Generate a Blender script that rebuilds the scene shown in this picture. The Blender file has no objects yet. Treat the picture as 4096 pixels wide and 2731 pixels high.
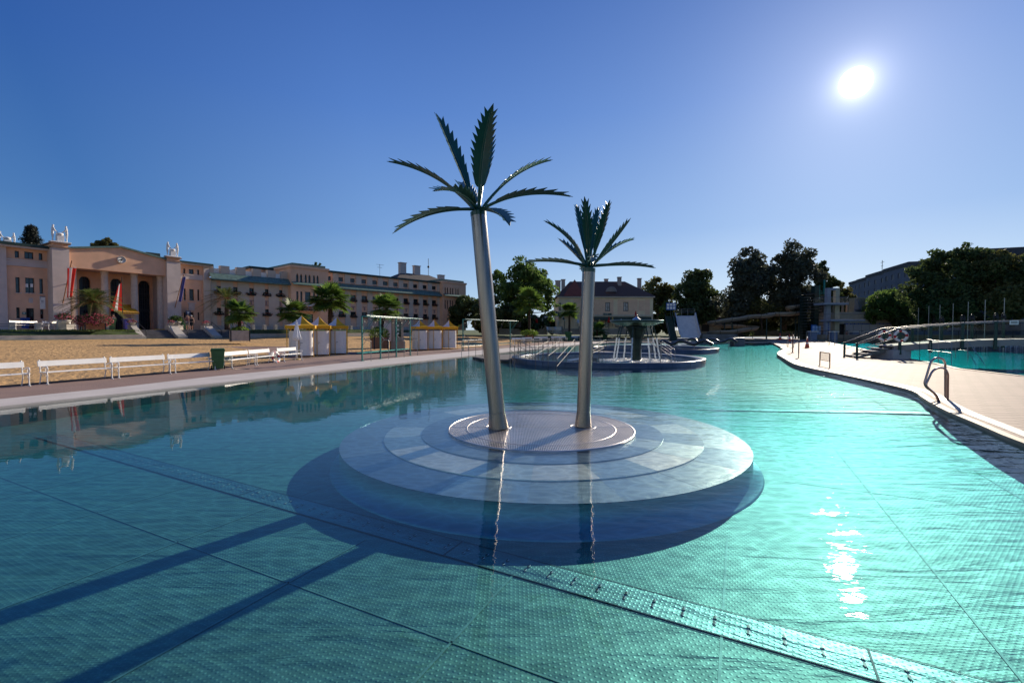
import bpy, bmesh, math, random
from mathutils import Vector, Matrix, geometry
sc = bpy.context.scene
C = sc.collection
R_ = math.radians
rnd = random.Random(7)
# ------------------------------------------------------------ camera, world, sun, exposure
CAMZ = 2.05
FPX = 1820.44                      # focal length in pixels of the 4096 wide photograph (16 mm on 36 mm)
PITCH = math.atan((1365.5 - 1319.4) / FPX)
cam = bpy.data.objects.new('camera', bpy.data.cameras.new('camera'))
C.objects.link(cam)
cam.data.lens = 16.0; cam.data.sensor_width = 36.0
cam.data.clip_start = 0.05; cam.data.clip_end = 3000
cam.location = (0, 0, CAMZ); cam.rotation_euler = (R_(90) - PITCH, 0, 0)
sc.camera = cam
sc.view_settings.view_transform = 'Standard'; sc.view_settings.look = 'None'
sc.view_settings.exposure = 0.55; sc.view_settings.gamma = 1.0
SUN = Vector((0.755, 1.014, 0.5425)).normalized()
SEL = math.asin(SUN.z); SAZ = math.atan2(SUN.x, SUN.y)
w = bpy.data.worlds.new('World'); sc.world = w; w.use_nodes = True
nt = w.node_tree; nt.nodes.clear()
def N(t, tree=None, **k):
    n = (tree or nt).nodes.new(t)
    for a, b in k.items(): setattr(n, a, b)
    return n
def ma(op, a, b=None, tree=None, clamp=False, c=None):
    n = N('ShaderNodeMath', tree, operation=op, use_clamp=clamp); t = tree or nt
    for i, v in enumerate((a, b, c)):
        if v is None: continue
        if isinstance(v, (int, float)): n.inputs[i].default_value = v
        else: t.links.new(v, n.inputs[i])
    return n.outputs[0]
sky = N('ShaderNodeTexSky', sky_type='NISHITA', sun_disc=False)
sky.sun_elevation = SEL; sky.sun_rotation = SAZ
sky.air_density = 1.0; sky.dust_density = 0.35; sky.ozone_density = 3.0; sky.altitude = 200
tc = N('ShaderNodeTexCoord')
dt = N('ShaderNodeVectorMath', operation='DOT_PRODUCT'); nt.links.new(tc.outputs['Generated'], dt.inputs[0])
dt.inputs[1].default_value = SUN
ang = ma('ARCCOSINE', ma('MINIMUM', dt.outputs['Value'], 0.9999999))
sz = N('ShaderNodeSeparateXYZ'); nt.links.new(tc.outputs['Generated'], sz.inputs[0])
def ramp(fac, stops):
    r = N('ShaderNodeValToRGB'); e = r.color_ramp.elements
    while len(e) < len(stops): e.new(0.5)
    for el, (p, c) in zip(e, stops): el.position = p; el.color = (*c, 1)
    nt.links.new(fac, r.inputs[0]); return r.outputs[0]
# clear deep-blue late-summer sky: blue by height above the horizon, paler round the sun, deepest at right angles to it; opposite the sun raised and warmed as added fill light
re = ramp(ma('MAXIMUM', sz.outputs['Z'], 0.0), [(0.0, (.36,.54,.76)), (0.08, (.26,.44,.71)), (0.20, (.135,.29,.62)), (0.42, (.062,.175,.53)), (0.62, (.027,.098,.39)), (1.0, (.025,.08,.33))])
ra = ramp(ma('DIVIDE', ang, math.pi), [(0.0, (1.25,1.1,1.02)), (0.14, (1.12,1.02,.98)), (0.28, (.80,.84,.90)), (0.42, (.20,.41,.60)), (0.55, (.38,.52,.62)), (0.74, (1.35,1.05,.80)), (1.0, (2.2,1.55,1.05))])
tn = N('ShaderNodeMix', data_type='RGBA', blend_type='MULTIPLY'); tn.inputs[0].default_value = 1; nt.links.new(re, tn.inputs[6]); tn.inputs[7].default_value = (1.10, .97, .85, 1); re = tn.outputs[2]
gm = N('ShaderNodeMix', data_type='RGBA', blend_type='MULTIPLY'); gm.inputs[0].default_value = 1
nt.links.new(re, gm.inputs[6]); nt.links.new(ra, gm.inputs[7])
nsk = N('ShaderNodeVectorMath', operation='SCALE'); nt.links.new(sky.outputs[0], nsk.inputs[0]); nsk.inputs['Scale'].default_value = 0.08
smx = N('ShaderNodeMix', data_type='RGBA'); smx.inputs[0].default_value = 0.15
nt.links.new(gm.outputs[2], smx.inputs[6]); nt.links.new(nsk.outputs[0], smx.inputs[7])
bg = N('ShaderNodeBackground'); bg.inputs[1].default_value = 1.0
nt.links.new(smx.outputs[2], bg.inputs[0])
core = ma('MULTIPLY', ma('SUBTRACT', 1.0, ma('DIVIDE', ma('SUBTRACT', ang, R_(0.7)), R_(0.6), clamp=True)), 45.0)
g1 = ma('MULTIPLY', ma('POWER', 2.718, ma('DIVIDE', ang, -R_(0.85))), 1.5)
g2 = ma('MULTIPLY', ma('POWER', 2.718, ma('DIVIDE', ang, -R_(7.0))), 0.17)
bg2 = N('ShaderNodeBackground'); bg2.inputs[0].default_value = (1.0, 0.97, 0.93, 1)
nt.links.new(ma('ADD', core, ma('ADD', g1, g2)), bg2.inputs[1])
ad = N('ShaderNodeAddShader'); nt.links.new(bg.outputs[0], ad.inputs[0]); nt.links.new(bg2.outputs[0], ad.inputs[1])
wo = N('ShaderNodeOutputWorld'); nt.links.new(ad.outputs[0], wo.inputs[0])
sl = bpy.data.lights.new('sun_lamp', 'SUN'); sl.energy = 4.2; sl.angle = R_(0.53); sl.color = (1.0, 0.88, 0.70)
so = bpy.data.objects.new('sun_lamp', sl); C.objects.link(so); so.rotation_euler = SUN.to_track_quat('Z', 'Y').to_euler()
sc.cycles.max_bounces = 7; sc.cycles.transparent_max_bounces = 12; sc.cycles.glossy_bounces = 4
sc.cycles.sample_clamp_indirect = 6; sc.cycles.caustics_reflective = False; sc.cycles.caustics_refractive = False
sc.cycles.use_denoising = True
try: sc.cycles.denoiser = 'OPENIMAGEDENOISE'
except Exception: pass

# ------------------------------------------------------------ rays through measured photo points, used to find real positions
RG = {0:(0,0,4096/2352),2:(0,860,860/2352),3:(800,1000,1100/2352),4:(0,1250,1250/2352),5:(1100,1230,1000/2352),6:(1950,1080,800/2352),
      7:(2600,920,900/2352),8:(3200,940,896/2007),9:(2850,1300,1246/2352),10:(1750,1250,1200/2352),11:(1500,400,1150/2352),
      12:(1150,1540,2000/2352),14:(2000,2000,2096/2352),15:(0,1550,1500/1992),20:(2040,1230,660/2352),21:(3180,1060,460/2121),
      22:(2900,1280,500/2352),23:(1400,1180,400/2323),24:(0,1380,480/2352),25:(2400,1320,600/2352),1:(0,880,360/1176)}
cP, sP = math.cos(PITCH), math.sin(PITCH)
def ray(r, x, y):
    a, b, s = RG[r]; u = (a + x*s - 2048)/FPX; v = (1365.5 - (b + y*s))/FPX
    return Vector((u, cP + v*sP, -sP + v*cP))
def G(r, x, y, z=0.05):
    d = ray(r, x, y); t = (z - CAMZ)/d.z
    return Vector((d.x*t, d.y*t, z))
def V(r, x, y, D):
    d = ray(r, x, y); t = D/d.y
    return Vector((d.x*t, D, CAMZ + d.z*t))
class Frame:                      # vertical plane: x along, -y towards the viewer, z up
    def __init__(s, x, y, az, z=0.0):
        s.o = Vector((x, y, z)); s.rot = math.pi/2 - R_(az)
        s.u = Vector((math.sin(R_(az)), math.cos(R_(az)), 0)); s.n = Vector((-s.u.y, s.u.x, 0))
    def hit(s, r, x, y, off=0.0):
        d = ray(r, x, y); c = Vector((0, 0, CAMZ))
        t = ((s.o + s.n*off - c).dot(s.n))/d.dot(s.n); p = c + d*t
        q = p - s.o
        return q.dot(s.u), q.z
    def rect(s, r, x0, y0, x1, y1, off=0.0):
        u0, za = s.hit(r, x0, y0, off); u1, zb = s.hit(r, x1, y1, off)
        _, zc = s.hit(r, x1, y0, off); _, zd = s.hit(r, x0, y1, off)
        return u0, u1, (zb), (za)
    def w(s, u, v, z=0.0): return s.o + s.u*u + s.n*v + Vector((0, 0, z))

# ------------------------------------------------------------ materials
MATS = {}
def mat(name, col, rough=0.6, metal=0.0, var=0.12, scale=3.0, bump=0.0, bscale=30.0, spec=0.4, stretch=None, trans=0.0, alpha=None, bdist=0.02):
    if name in MATS: return MATS[name]
    m = bpy.data.materials.new(name); m.use_nodes = True; t = m.node_tree
    b = t.nodes['Principled BSDF']; L = t.links
    b.inputs['Roughness'].default_value = rough; b.inputs['Metallic'].default_value = metal
    b.inputs['Specular IOR Level'].default_value = spec
    co = N('ShaderNodeTexCoord', t); src = co.outputs['Object']
    if stretch:
        mp = N('ShaderNodeMapping', t); mp.inputs['Scale'].default_value = stretch; L.new(src, mp.inputs[0]); src = mp.outputs[0]
    no = N('ShaderNodeTexNoise', t); no.inputs['Scale'].default_value = scale; no.inputs['Detail'].default_value = 5; L.new(src, no.inputs[0])
    mx = N('ShaderNodeMix', t, data_type='RGBA')
    mx.inputs[6].default_value = (*[max(0, c*(1-var)) for c in col], 1); mx.inputs[7].default_value = (*[min(1, c*(1+var)) for c in col], 1)
    mr = N('ShaderNodeMapRange', t); mr.inputs[1].default_value = 0.3; mr.inputs[2].default_value = 0.7; L.new(no.outputs[0], mr.inputs[0])
    L.new(mr.outputs[0], mx.inputs[0]); L.new(mx.outputs[2], b.inputs['Base Color'])
    if bump:
        n2 = N('ShaderNodeTexNoise', t); n2.inputs['Scale'].default_value = bscale; n2.inputs['Detail'].default_value = 4; L.new(src, n2.inputs[0])
        bp = N('ShaderNodeBump', t); bp.inputs['Strength'].default_value = min(1, bump); bp.inputs['Distance'].default_value = bdist
        L.new(n2.outputs[0], bp.inputs['Height']); L.new(bp.outputs[0], b.inputs['Normal'])
    if trans:
        tr = N('ShaderNodeBsdfTranslucent', t); L.new(mx.outputs[2], tr.inputs[0])
        ms = N('ShaderNodeMixShader', t); ms.inputs[0].default_value = trans
        L.new(b.outputs[0], ms.inputs[1]); L.new(tr.outputs[0], ms.inputs[2]); L.new(ms.outputs[0], t.nodes['Material Output'].inputs[0])
    MATS[name] = m; return m
def water_mat(name, absorb=(0.65, 0.950, 0.985), dens=1.0, calm=False, amp=1.0):
    m = bpy.data.materials.new(name); m.use_nodes = True; t = m.node_tree; t.nodes.clear(); L = t.links
    out = N('ShaderNodeOutputMaterial', t); co = N('ShaderNodeTexCoord', t)
    geo = N('ShaderNodeNewGeometry', t)
    def noise(scale, sx, sy, det=2, rot=0.0):
        mp = N('ShaderNodeMapping', t); mp.inputs['Scale'].default_value = (sx, sy, 1); mp.inputs['Rotation'].default_value = (0, 0, rot)
        L.new(co.outputs['Object'], mp.inputs[0])
        n = N('ShaderNodeTexNoise', t); n.inputs['Scale'].default_value = scale; n.inputs['Detail'].default_value = det
        L.new(mp.outputs[0], n.inputs[0]); return n.outputs[0]
    h1 = noise(1.6, 0.55, 1.5, 2, R_(12)); h2 = noise(5.0, 0.6, 1.3, 2, R_(-8)); h3 = noise(14.0, 0.7, 1.2, 1, R_(20))
    h = ma('ADD', ma('MULTIPLY', h1, 1.0, t), ma('ADD', ma('MULTIPLY', h2, 0.42, t), ma('MULTIPLY', h3, 0.13, t), t), t)
    sx = N('ShaderNodeSeparateXYZ', t); L.new(co.outputs['Object'], sx.inputs[0])
    # breeze: calm on the sheltered left bank, livelier towards the open right and far side
    br = ma('ADD', ma('MULTIPLY', sx.outputs[0], 0.062, t), ma('MULTIPLY', sx.outputs[1], 0.010, t), t)
    br = ma('ADD', br, ma('MULTIPLY', noise(0.16, 1, 1, 2), 0.5, t), t)
    mr = N('ShaderNodeMapRange', t); mr.interpolation_type = 'SMOOTHSTEP'
    mr.inputs[1].default_value = 0.05; mr.inputs[2].default_value = 1.15; mr.inputs[3].default_value = 0.025; mr.inputs[4].default_value = 1.0
    L.new(br, mr.inputs[0])
    strength = ma('MULTIPLY', mr.outputs[0], 0.75*amp, t) if not calm else None
    bp = N('ShaderNodeBump', t); bp.inputs['Distance'].default_value = 0.05
    if strength is None: bp.inputs['Strength'].default_value = 0.5*amp
    else: L.new(strength, bp.inputs['Strength'])
    L.new(h, bp.inputs['Height'])
    fr = N('ShaderNodeFresnel', t); L.new(ma('SUBTRACT', 1.333, ma('MULTIPLY', geo.outputs['Backfacing'], 1.333 - 1/1.333, t), t), fr.inputs[0]); L.new(bp.outputs[0], fr.inputs['Normal'])
    gl = N('ShaderNodeBsdfGlossy', t); gl.inputs['Roughness'].default_value = 0.012; L.new(bp.outputs[0], gl.inputs['Normal'])
    tr = N('ShaderNodeBsdfTransparent', t)
    # caustic light net painted into the transparent colour: darker cells between bright lines
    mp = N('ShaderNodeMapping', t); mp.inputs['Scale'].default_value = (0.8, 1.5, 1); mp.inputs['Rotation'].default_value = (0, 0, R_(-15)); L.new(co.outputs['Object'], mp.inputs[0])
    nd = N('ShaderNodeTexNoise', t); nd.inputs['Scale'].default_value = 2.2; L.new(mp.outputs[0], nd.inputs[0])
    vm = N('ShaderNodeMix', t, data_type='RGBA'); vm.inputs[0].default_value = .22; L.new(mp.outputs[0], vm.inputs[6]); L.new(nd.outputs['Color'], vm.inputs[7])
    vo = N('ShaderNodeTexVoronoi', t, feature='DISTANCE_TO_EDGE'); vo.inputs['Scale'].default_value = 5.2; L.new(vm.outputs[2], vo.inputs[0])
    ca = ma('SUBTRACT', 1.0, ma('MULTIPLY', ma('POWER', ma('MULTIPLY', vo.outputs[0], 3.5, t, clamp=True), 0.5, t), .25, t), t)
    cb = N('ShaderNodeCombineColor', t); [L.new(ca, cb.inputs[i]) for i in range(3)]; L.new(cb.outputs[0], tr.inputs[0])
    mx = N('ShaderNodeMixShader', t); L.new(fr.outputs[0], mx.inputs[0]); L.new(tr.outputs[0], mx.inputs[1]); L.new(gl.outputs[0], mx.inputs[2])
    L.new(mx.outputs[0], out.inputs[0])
    ab = N('ShaderNodeVolumeAbsorption', t); ab.inputs[0].default_value = (*absorb, 1); ab.inputs[1].default_value = dens
    L.new(ab.outputs[0], out.inputs[1])
    return m
def steel_floor(name, col, rough, dots=True, metal=0.85, rot=26.5):
    m = bpy.data.materials.new(name); m.use_nodes = True; t = m.node_tree; L = t.links; b = t.nodes['Principled BSDF']
    b.inputs['Metallic'].default_value = metal; b.inputs['Roughness'].default_value = rough
    co = N('ShaderNodeTexCoord', t); mp = N('ShaderNodeMapping', t); mp.inputs['Rotation'].default_value = (0, 0, R_(rot)); L.new(co.outputs['Object'], mp.inputs[0])
    n1 = N('ShaderNodeTexNoise', t); n1.inputs['Scale'].default_value = 0.6; n1.inputs['Detail'].default_value = 4; L.new(mp.outputs[0], n1.inputs[0])
    mx = N('ShaderNodeMix', t, data_type='RGBA'); mx.inputs[6].default_value = (*[c*0.8 for c in col], 1); mx.inputs[7].default_value = (*[min(1, c*1.15) for c in col], 1)
    L.new(n1.outputs[0], mx.inputs[0]); last = mx.outputs[2]
    # light wobbling on the bottom: soft irregular undulation of the sheet
    n2 = N('ShaderNodeTexNoise', t); n2.inputs['Scale'].default_value = 1.6; n2.inputs['Detail'].default_value = 5; n2.inputs['Distortion'].default_value = 1.5; L.new(mp.outputs[0], n2.inputs[0])
    mp3 = N('ShaderNodeMapping', t); mp3.inputs['Rotation'].default_value = (0, 0, R_(18)); mp3.inputs['Scale'].default_value = (0.45, 2.6, 1); L.new(co.outputs['Object'], mp3.inputs[0])
    n4 = N('ShaderNodeTexNoise', t); n4.inputs['Scale'].default_value = 1.3; n4.inputs['Detail'].default_value = 4; n4.inputs['Distortion'].default_value = 0.8; L.new(mp3.outputs[0], n4.inputs[0])
    h = ma('ADD', ma('MULTIPLY', n2.outputs[0], 0.8, t), ma('MULTIPLY', n4.outputs[0], 4.5 if dots else 0.0, t), t)
    if dots:
        sx = N('ShaderNodeSeparateXYZ', t); L.new(mp.outputs[0], sx.inputs[0])
        PX, PY = 0.047, 0.047
        row = ma('FLOOR', ma('DIVIDE', sx.outputs[1], PY, t), None, t)
        off = ma('MULTIPLY', ma('MODULO', row, 2.0, t), 0.5, t)
        fx = ma('SUBTRACT', ma('FRACT', ma('ADD', ma('DIVIDE', sx.outputs[0], PX, t), off, t), None, t), 0.5, t)
        fy = ma('SUBTRACT', ma('FRACT', ma('DIVIDE', sx.outputs[1], PY, t), None, t), 0.5, t)
        d = ma('SQRT', ma('ADD', ma('MULTIPLY', ma('MULTIPLY', fx, fx, t), 1.0, t), ma('MULTIPLY', fy, fy, t), t), None, t)
        dome = ma('SUBTRACT', 1.0, ma('DIVIDE', d, 0.30, t, clamp=True), t, clamp=True)
        h = ma('ADD', h, ma('MULTIPLY', dome, ma('ADD', 0.12, ma('MULTIPLY', n1.outputs[0], .30, t), t), t), t)
        m2 = N('ShaderNodeMix', t, data_type='RGBA', blend_type='MULTIPLY'); m2.inputs[7].default_value = (1.25, 1.25, 1.25, 1)
        L.new(dome, m2.inputs[0]); L.new(last, m2.inputs[6]); last = m2.outputs[2]
    L.new(last, b.inputs['Base Color'])
    bp = N('ShaderNodeBump', t); bp.inputs['Strength'].default_value = 0.6; bp.inputs['Distance'].default_value = 0.02; L.new(h, bp.inputs['Height'])
    L.new(bp.outputs[0], b.inputs['Normal'])
    return m

# ------------------------------------------------------------ mesh builder
class MB:
    def __init__(s): s.v = []; s.f = []; s.m = []; s.sm = []
    def add(s, vs, fs, mi=0, smooth=False, M=None):
        o = len(s.v)
        s.v += [tuple((M @ Vector(p)) if M else p) for p in vs]
        for f in fs: s.f.append(tuple(i + o for i in f)); s.m.append(mi); s.sm.append(smooth)
        return s
    def box(s, x0, x1, y0, y1, z0, z1, mi=0, M=None):
        vs = [(x0,y0,z0),(x1,y0,z0),(x1,y1,z0),(x0,y1,z0),(x0,y0,z1),(x1,y0,z1),(x1,y1,z1),(x0,y1,z1)]
        return s.add(vs, [(0,3,2,1),(4,5,6,7),(0,1,5,4),(1,2,6,5),(2,3,7,6),(3,0,4,7)], mi, False, M)
    def cbox(s, c, sz, rz=0.0, mi=0, rx=0.0, ry=0.0):
        M = Matrix.Translation(c) @ Matrix.Rotation(rz, 4, 'Z') @ Matrix.Rotation(ry, 4, 'Y') @ Matrix.Rotation(rx, 4, 'X')
        a, b, c2 = sz[0]/2, sz[1]/2, sz[2]/2
        return s.box(-a, a, -b, b, -c2, c2, mi, M)
    def tube(s, pts, r, n=8, mi=0, smooth=True, cap=True, M=None):
        pts = [Vector(p) for p in pts]; rs = r if isinstance(r, (list, tuple)) else [r]*len(pts)
        vs = []; fs = []; up = None
        for i, p in enumerate(pts):
            d = (pts[min(i+1, len(pts)-1)] - pts[max(i-1, 0)])
            if d.length < 1e-9: d = Vector((0,0,1))
            d.normalize()
            if up is None:
                up = Vector((0,0,1)) if abs(d.z) < 0.9 else Vector((1,0,0))
            a = d.cross(up); a.normalize(); b = a.cross(d); up = b
            for k in range(n):
                t = 2*math.pi*k/n; vs.append(p + (a*math.cos(t) + b*math.sin(t))*rs[i])
        for i in range(len(pts)-1):
            for k in range(n):
                k2 = (k+1) % n; fs.append((i*n+k, i*n+k2, (i+1)*n+k2, (i+1)*n+k))
        s.add(vs, fs, mi, smooth, M)
        if cap:
            s.add(vs[:n], [tuple(range(n))], mi, False, M); s.add(vs[-n:], [tuple(reversed(range(n)))], mi, False, M)
        return s
    def lathe(s, prof, n=24, c=(0,0,0), mi=0, smooth=True, M=None, a0=0.0, a1=2*math.pi):
        vs = []; fs = []; full = abs(a1-a0-2*math.pi) < 1e-6; nn = n if full else n+1
        for (r, z) in prof:
            for k in range(nn):
                t = a0 + (a1-a0)*k/n; vs.append((c[0]+r*math.cos(t), c[1]+r*math.sin(t), c[2]+z))
        for i in range(len(prof)-1):
            for k in range(n):
                k2 = (k+1) % nn; fs.append((i*nn+k, i*nn+k2, (i+1)*nn+k2, (i+1)*nn+k))
        return s.add(vs, fs, mi, smooth, M)
    def prism(s, poly, z0, z1, mi=0, M=None, bottom=True):   # polygon in xy, extruded in z
        n = len(poly); vs = [(p[0], p[1], z0) for p in poly] + [(p[0], p[1], z1) for p in poly]
        fs = [tuple(range(n, 2*n))] + [(i, (i+1) % n, n+(i+1) % n, n+i) for i in range(n)]
        if bottom: fs.append(tuple(reversed(range(n))))
        return s.add(vs, fs, mi, False, M)
    def wallprism(s, poly, y0, y1, mi=0):                    # polygon in xz, extruded in y
        n = len(poly); vs = [(p[0], y0, p[1]) for p in poly] + [(p[0], y1, p[1]) for p in poly]
        fs = [tuple(range(n)), tuple(reversed(range(n, 2*n)))] + [((i+1) % n, i, n+i, n+(i+1) % n) for i in range(n)]
        return s.add(vs, fs, mi)
    def wall(s, u0, u1, z0, z1, holes, y=0.0, depth=0.22, mi=0, reveal=True):
        us = sorted({u0, u1, *[h[0] for h in holes], *[h[1] for h in holes]}); zs = sorted({z0, z1, *[h[2] for h in holes], *[h[3] for h in holes]})
        us = [u for u in us if u0 <= u <= u1]; zs = [z for z in zs if z0 <= z <= z1]
        for i in range(len(us)-1):
            for j in range(len(zs)-1):
                cu, cz = (us[i]+us[i+1])/2, (zs[j]+zs[j+1])/2
                if any(h[0] < cu < h[1] and h[2] < cz < h[3] for h in holes): continue
                s.add([(us[i],y,zs[j]),(us[i+1],y,zs[j]),(us[i+1],y,zs[j+1]),(us[i],y,zs[j+1])], [(0,1,2,3)], mi)
        if reveal:
            for a, b, c, d in [h[:4] for h in holes]:
                Y = y + depth
                s.add([(a,y,c),(a,y,d),(a,Y,d),(a,Y,c)], [(0,3,2,1)], mi); s.add([(b,y,c),(b,y,d),(b,Y,d),(b,Y,c)], [(0,1,2,3)], mi)
                s.add([(a,y,d),(b,y,d),(b,Y,d),(a,Y,d)], [(0,3,2,1)], mi); s.add([(a,y,c),(b,y,c),(b,Y,c),(a,Y,c)], [(0,1,2,3)], mi)
        return s
    def sphere(s, c, r, n=10, mi=0, sz=(1,1,1)):
        prof = [(math.sin(math.pi*i/n)*r*sz[0] + 1e-4, -math.cos(math.pi*i/n)*r*sz[2]) for i in range(n+1)]
        return s.lathe(prof, max(8, n), c, mi)
    def build(s, name, mats, parent=None, loc=None, rz=None, bevel=0.0, **props):
        me = bpy.data.meshes.new(name); me.from_pydata([tuple(v) for v in s.v], [], s.f)
        for m in (mats if isinstance(mats, (list, tuple)) else [mats]): me.materials.append(m)
        me.polygons.foreach_set('material_index', s.m); me.polygons.foreach_set('use_smooth', s.sm); me.update()
        o = bpy.data.objects.new(name, me); C.objects.link(o)
        if parent: o.parent = parent
        if loc is not None: o.location = loc
        if rz is not None: o.rotation_euler[2] = rz
        if bevel:
            b = o.modifiers.new('bevel', 'BEVEL'); b.width = bevel; b.segments = 2; b.limit_method = 'ANGLE'
        for k, v in props.items(): o[k] = v
        return o
def empty(name, loc, rz=0.0, label=None, cat=None, group=None):
    o = bpy.data.objects.new(name, None); C.objects.link(o); o.location = loc; o.rotation_euler[2] = rz
    o.empty_display_size = 0.2
    return tag(o, label, cat, group)
def tag(o, label=None, cat=None, group=None, kind=None):
    for k, v in (('label', label), ('category', cat), ('group', group), ('kind', kind)):
        if v: o[k] = v
    return o
def dup(root, loc, rz=None, label=None, group=None, scale=None):
    r = root.copy(); C.objects.link(r); r.location = loc
    if rz is not None: r.rotation_euler[2] = rz
    if label: r['label'] = label
    if group: r['group'] = group
    if scale: r.scale = (scale,)*3 if isinstance(scale, (int, float)) else scale
    for ch in list(root.children):
        c = ch.copy(); C.objects.link(c); c.parent = r
        for g in list(ch.children):
            d = g.copy(); C.objects.link(d); d.parent = c
    return r
def arc(p0, p1, p2, n=8):
    p0, p1, p2 = Vector(p0), Vector(p1), Vector(p2)
    return [p0*(1-t)**2 + p1*2*t*(1-t) + p2*t*t for t in [i/n for i in range(n+1)]]
def bend(pts, r=0.1, n=5):          # polyline with rounded corners
    pts = [Vector(p) for p in pts]; out = [pts[0]]
    for i in range(1, len(pts)-1):
        a, b, c = pts[i-1], pts[i], pts[i+1]; ra = min(r, (a-b).length/2.01, (c-b).length/2.01)
        out += arc(b + (a-b).normalized()*ra, b, b + (c-b).normalized()*ra, n)
    return out + [pts[-1]]
def inpoly(x, y, P):
    c = False; n = len(P)
    for i in range(n):
        x1, y1 = P[i][0], P[i][1]; x2, y2 = P[(i+1) % n][0], P[(i+1) % n][1]
        if (y1 > y) != (y2 > y) and x < (x2-x1)*(y-y1)/(y2-y1)+x1: c = not c
    return c
def dist_line(x, y, P, closed=False):
    best = 1e9; n = len(P)
    for i in range(n if closed else n-1):
        x1, y1 = P[i][0], P[i][1]; x2, y2 = P[(i+1) % n][0], P[(i+1) % n][1]
        dx, dy = x2-x1, y2-y1; t = max(0, min(1, ((x-x1)*dx+(y-y1)*dy)/(dx*dx+dy*dy)))
        best = min(best, math.hypot(x-x1-t*dx, y-y1-t*dy))
    return best
def smooth_poly(P, it=2, closed=False):
    for _ in range(it):
        Q = []; n = len(P)
        for i in range(n if closed else n-1):
            a, b = P[i], P[(i+1) % n]
            Q += [(a[0]*.75+b[0]*.25, a[1]*.75+b[1]*.25), (a[0]*.25+b[0]*.75, a[1]*.25+b[1]*.75)]
        if not closed: Q = [P[0]] + Q + [P[-1]]
        P = Q
    return P

# ------------------------------------------------------------ shared materials
M_STEEL = mat('brushed_steel', (0.62, 0.60, 0.58), 0.28, 1.0, 0.08, 2.0, 0.12, 6, stretch=(1, 1, 12))
M_TRUNK = mat('satin_steel_trunk', (0.27, 0.24, 0.22), 0.27, 1.0, 0.16, 3.0, 0.10, 8, stretch=(8, 8, 0.4))
M_RAIL = mat('rail_steel', (0.27, 0.26, 0.255), 0.40, 1.0, 0.05)
M_BROWNRAIL = mat('ladder_steel', (0.42, 0.33, 0.30), 0.28, 1.0, 0.05)
M_GREENLEAF = mat('painted_green_metal', (0.012, 0.085, 0.055), 0.28, 0.0, 0.15, 4.0, spec=0.6)
M_WHITE = mat('white_paint', (0.82, 0.79, 0.74), 0.38, 0, 0.04, 6)
M_DKSTEEL = mat('dark_steel_plate', (0.10, 0.11, 0.13), 0.32, 0.75, 0.25, 1.2)
M_TEALPAINT = mat('teal_paint', (0.02, 0.16, 0.15), 0.35, 0, 0.15, 5)
M_GREENPLASTIC = mat('green_bin_plastic', (0.045, 0.13, 0.045), 0.45, 0, 0.12, 4)
M_YELLOW = mat('yellow_canvas', (0.78, 0.44, 0.02), 0.7, 0, 0.06, 5, trans=0.25)
M_WHITECANVAS = mat('white_canvas', (0.78, 0.78, 0.80), 0.7, 0, 0.04, 5, trans=0.25)
M_CREAM = mat('cream_panel', (0.74, 0.70, 0.62), 0.5, 0, 0.05, 2)
M_PINK = mat('salmon_render', (0.74, 0.43, 0.27), 0.9, 0, 0.10, 1.1, 0.5, 40)
M_PINK2 = mat('faded_pink_render', (0.46, 0.30, 0.27), 0.9, 0, 0.08, 0.9, 0.4, 40)
M_GREYR = mat('grey_render', (0.56, 0.46, 0.41), 0.9, 0, 0.08, 1.3, 0.5, 40)
M_LBWALL = mat('dusty_pink_wall', (0.72, 0.44, 0.29), 0.9, 0, 0.08, 0.8, 0.4, 40)
M_LBPIL = mat('grey_pilaster', (0.55, 0.46, 0.37), 0.9, 0, 0.08, 0.8, 0.4, 40)
M_COLUMN = mat('pale_column_stone', (0.52, 0.44, 0.37), 0.8, 0, 0.10, 3, 0.3, 30)
M_STATUE = mat('white_statue_stone', (0.72, 0.70, 0.68), 0.7, 0, 0.08, 6, 0.3, 30)
M_COPPER = mat('copper_green_sheet', (0.12, 0.19, 0.16), 0.55, 0.2, 0.3, 3)
M_DKROOF = mat('dark_green_gutter', (0.012, 0.035, 0.03), 0.5, 0, 0.2, 3)
M_GLASS = mat('dark_window_glass', (0.012, 0.018, 0.025), 0.06, 0, 0.2, 2, spec=0.7)
M_FRAME = mat('dark_window_frame', (0.02, 0.022, 0.025), 0.5, 0, 0.1)
M_STONE = mat('pale_stone', (0.42, 0.38, 0.33), 0.85, 0, 0.12, 2.5, 0.4, 25)
M_STEP = mat('worn_grey_step', (0.12, 0.11, 0.11), 0.85, 0, 0.2, 2, 0.3, 20)
M_BLACK = mat('black_iron', (0.015, 0.016, 0.018), 0.45, 0.3, 0.1)
M_RED = mat('red_cloth', (0.58, 0.035, 0.025), 0.75, 0, 0.10, 4, trans=0.35)
M_FLAGW = mat('white_cloth', (0.75, 0.73, 0.72), 0.75, 0, 0.05, 4, trans=0.35)
M_BLUEC = mat('blue_cloth', (0.05, 0.06, 0.25), 0.75, 0, 0.10, 4, trans=0.3)
M_WOOD = mat('slatted_wood', (0.30, 0.13, 0.06), 0.7, 0, 0.25, 5, 0.3, 20)
M_BARK = mat('tree_bark', (0.06, 0.045, 0.035), 0.9, 0, 0.3, 6, 0.6, 20)
M_PALMBARK = mat('palm_bark', (0.05, 0.032, 0.02), 0.95, 0, 0.4, 12, 0.8, 30)
M_BRONZE = mat('green_metal_fountain', (0.035, 0.055, 0.05), 0.35, 0.7, 0.3, 2)
M_FOAM = mat('water_foam', (0.85, 0.88, 0.90), 0.3, 0, 0.05, 8, 0.6, 30, trans=0.45)
M_SKIN = mat('skin', (0.42, 0.22, 0.15), 0.6, 0, 0.08)
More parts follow.
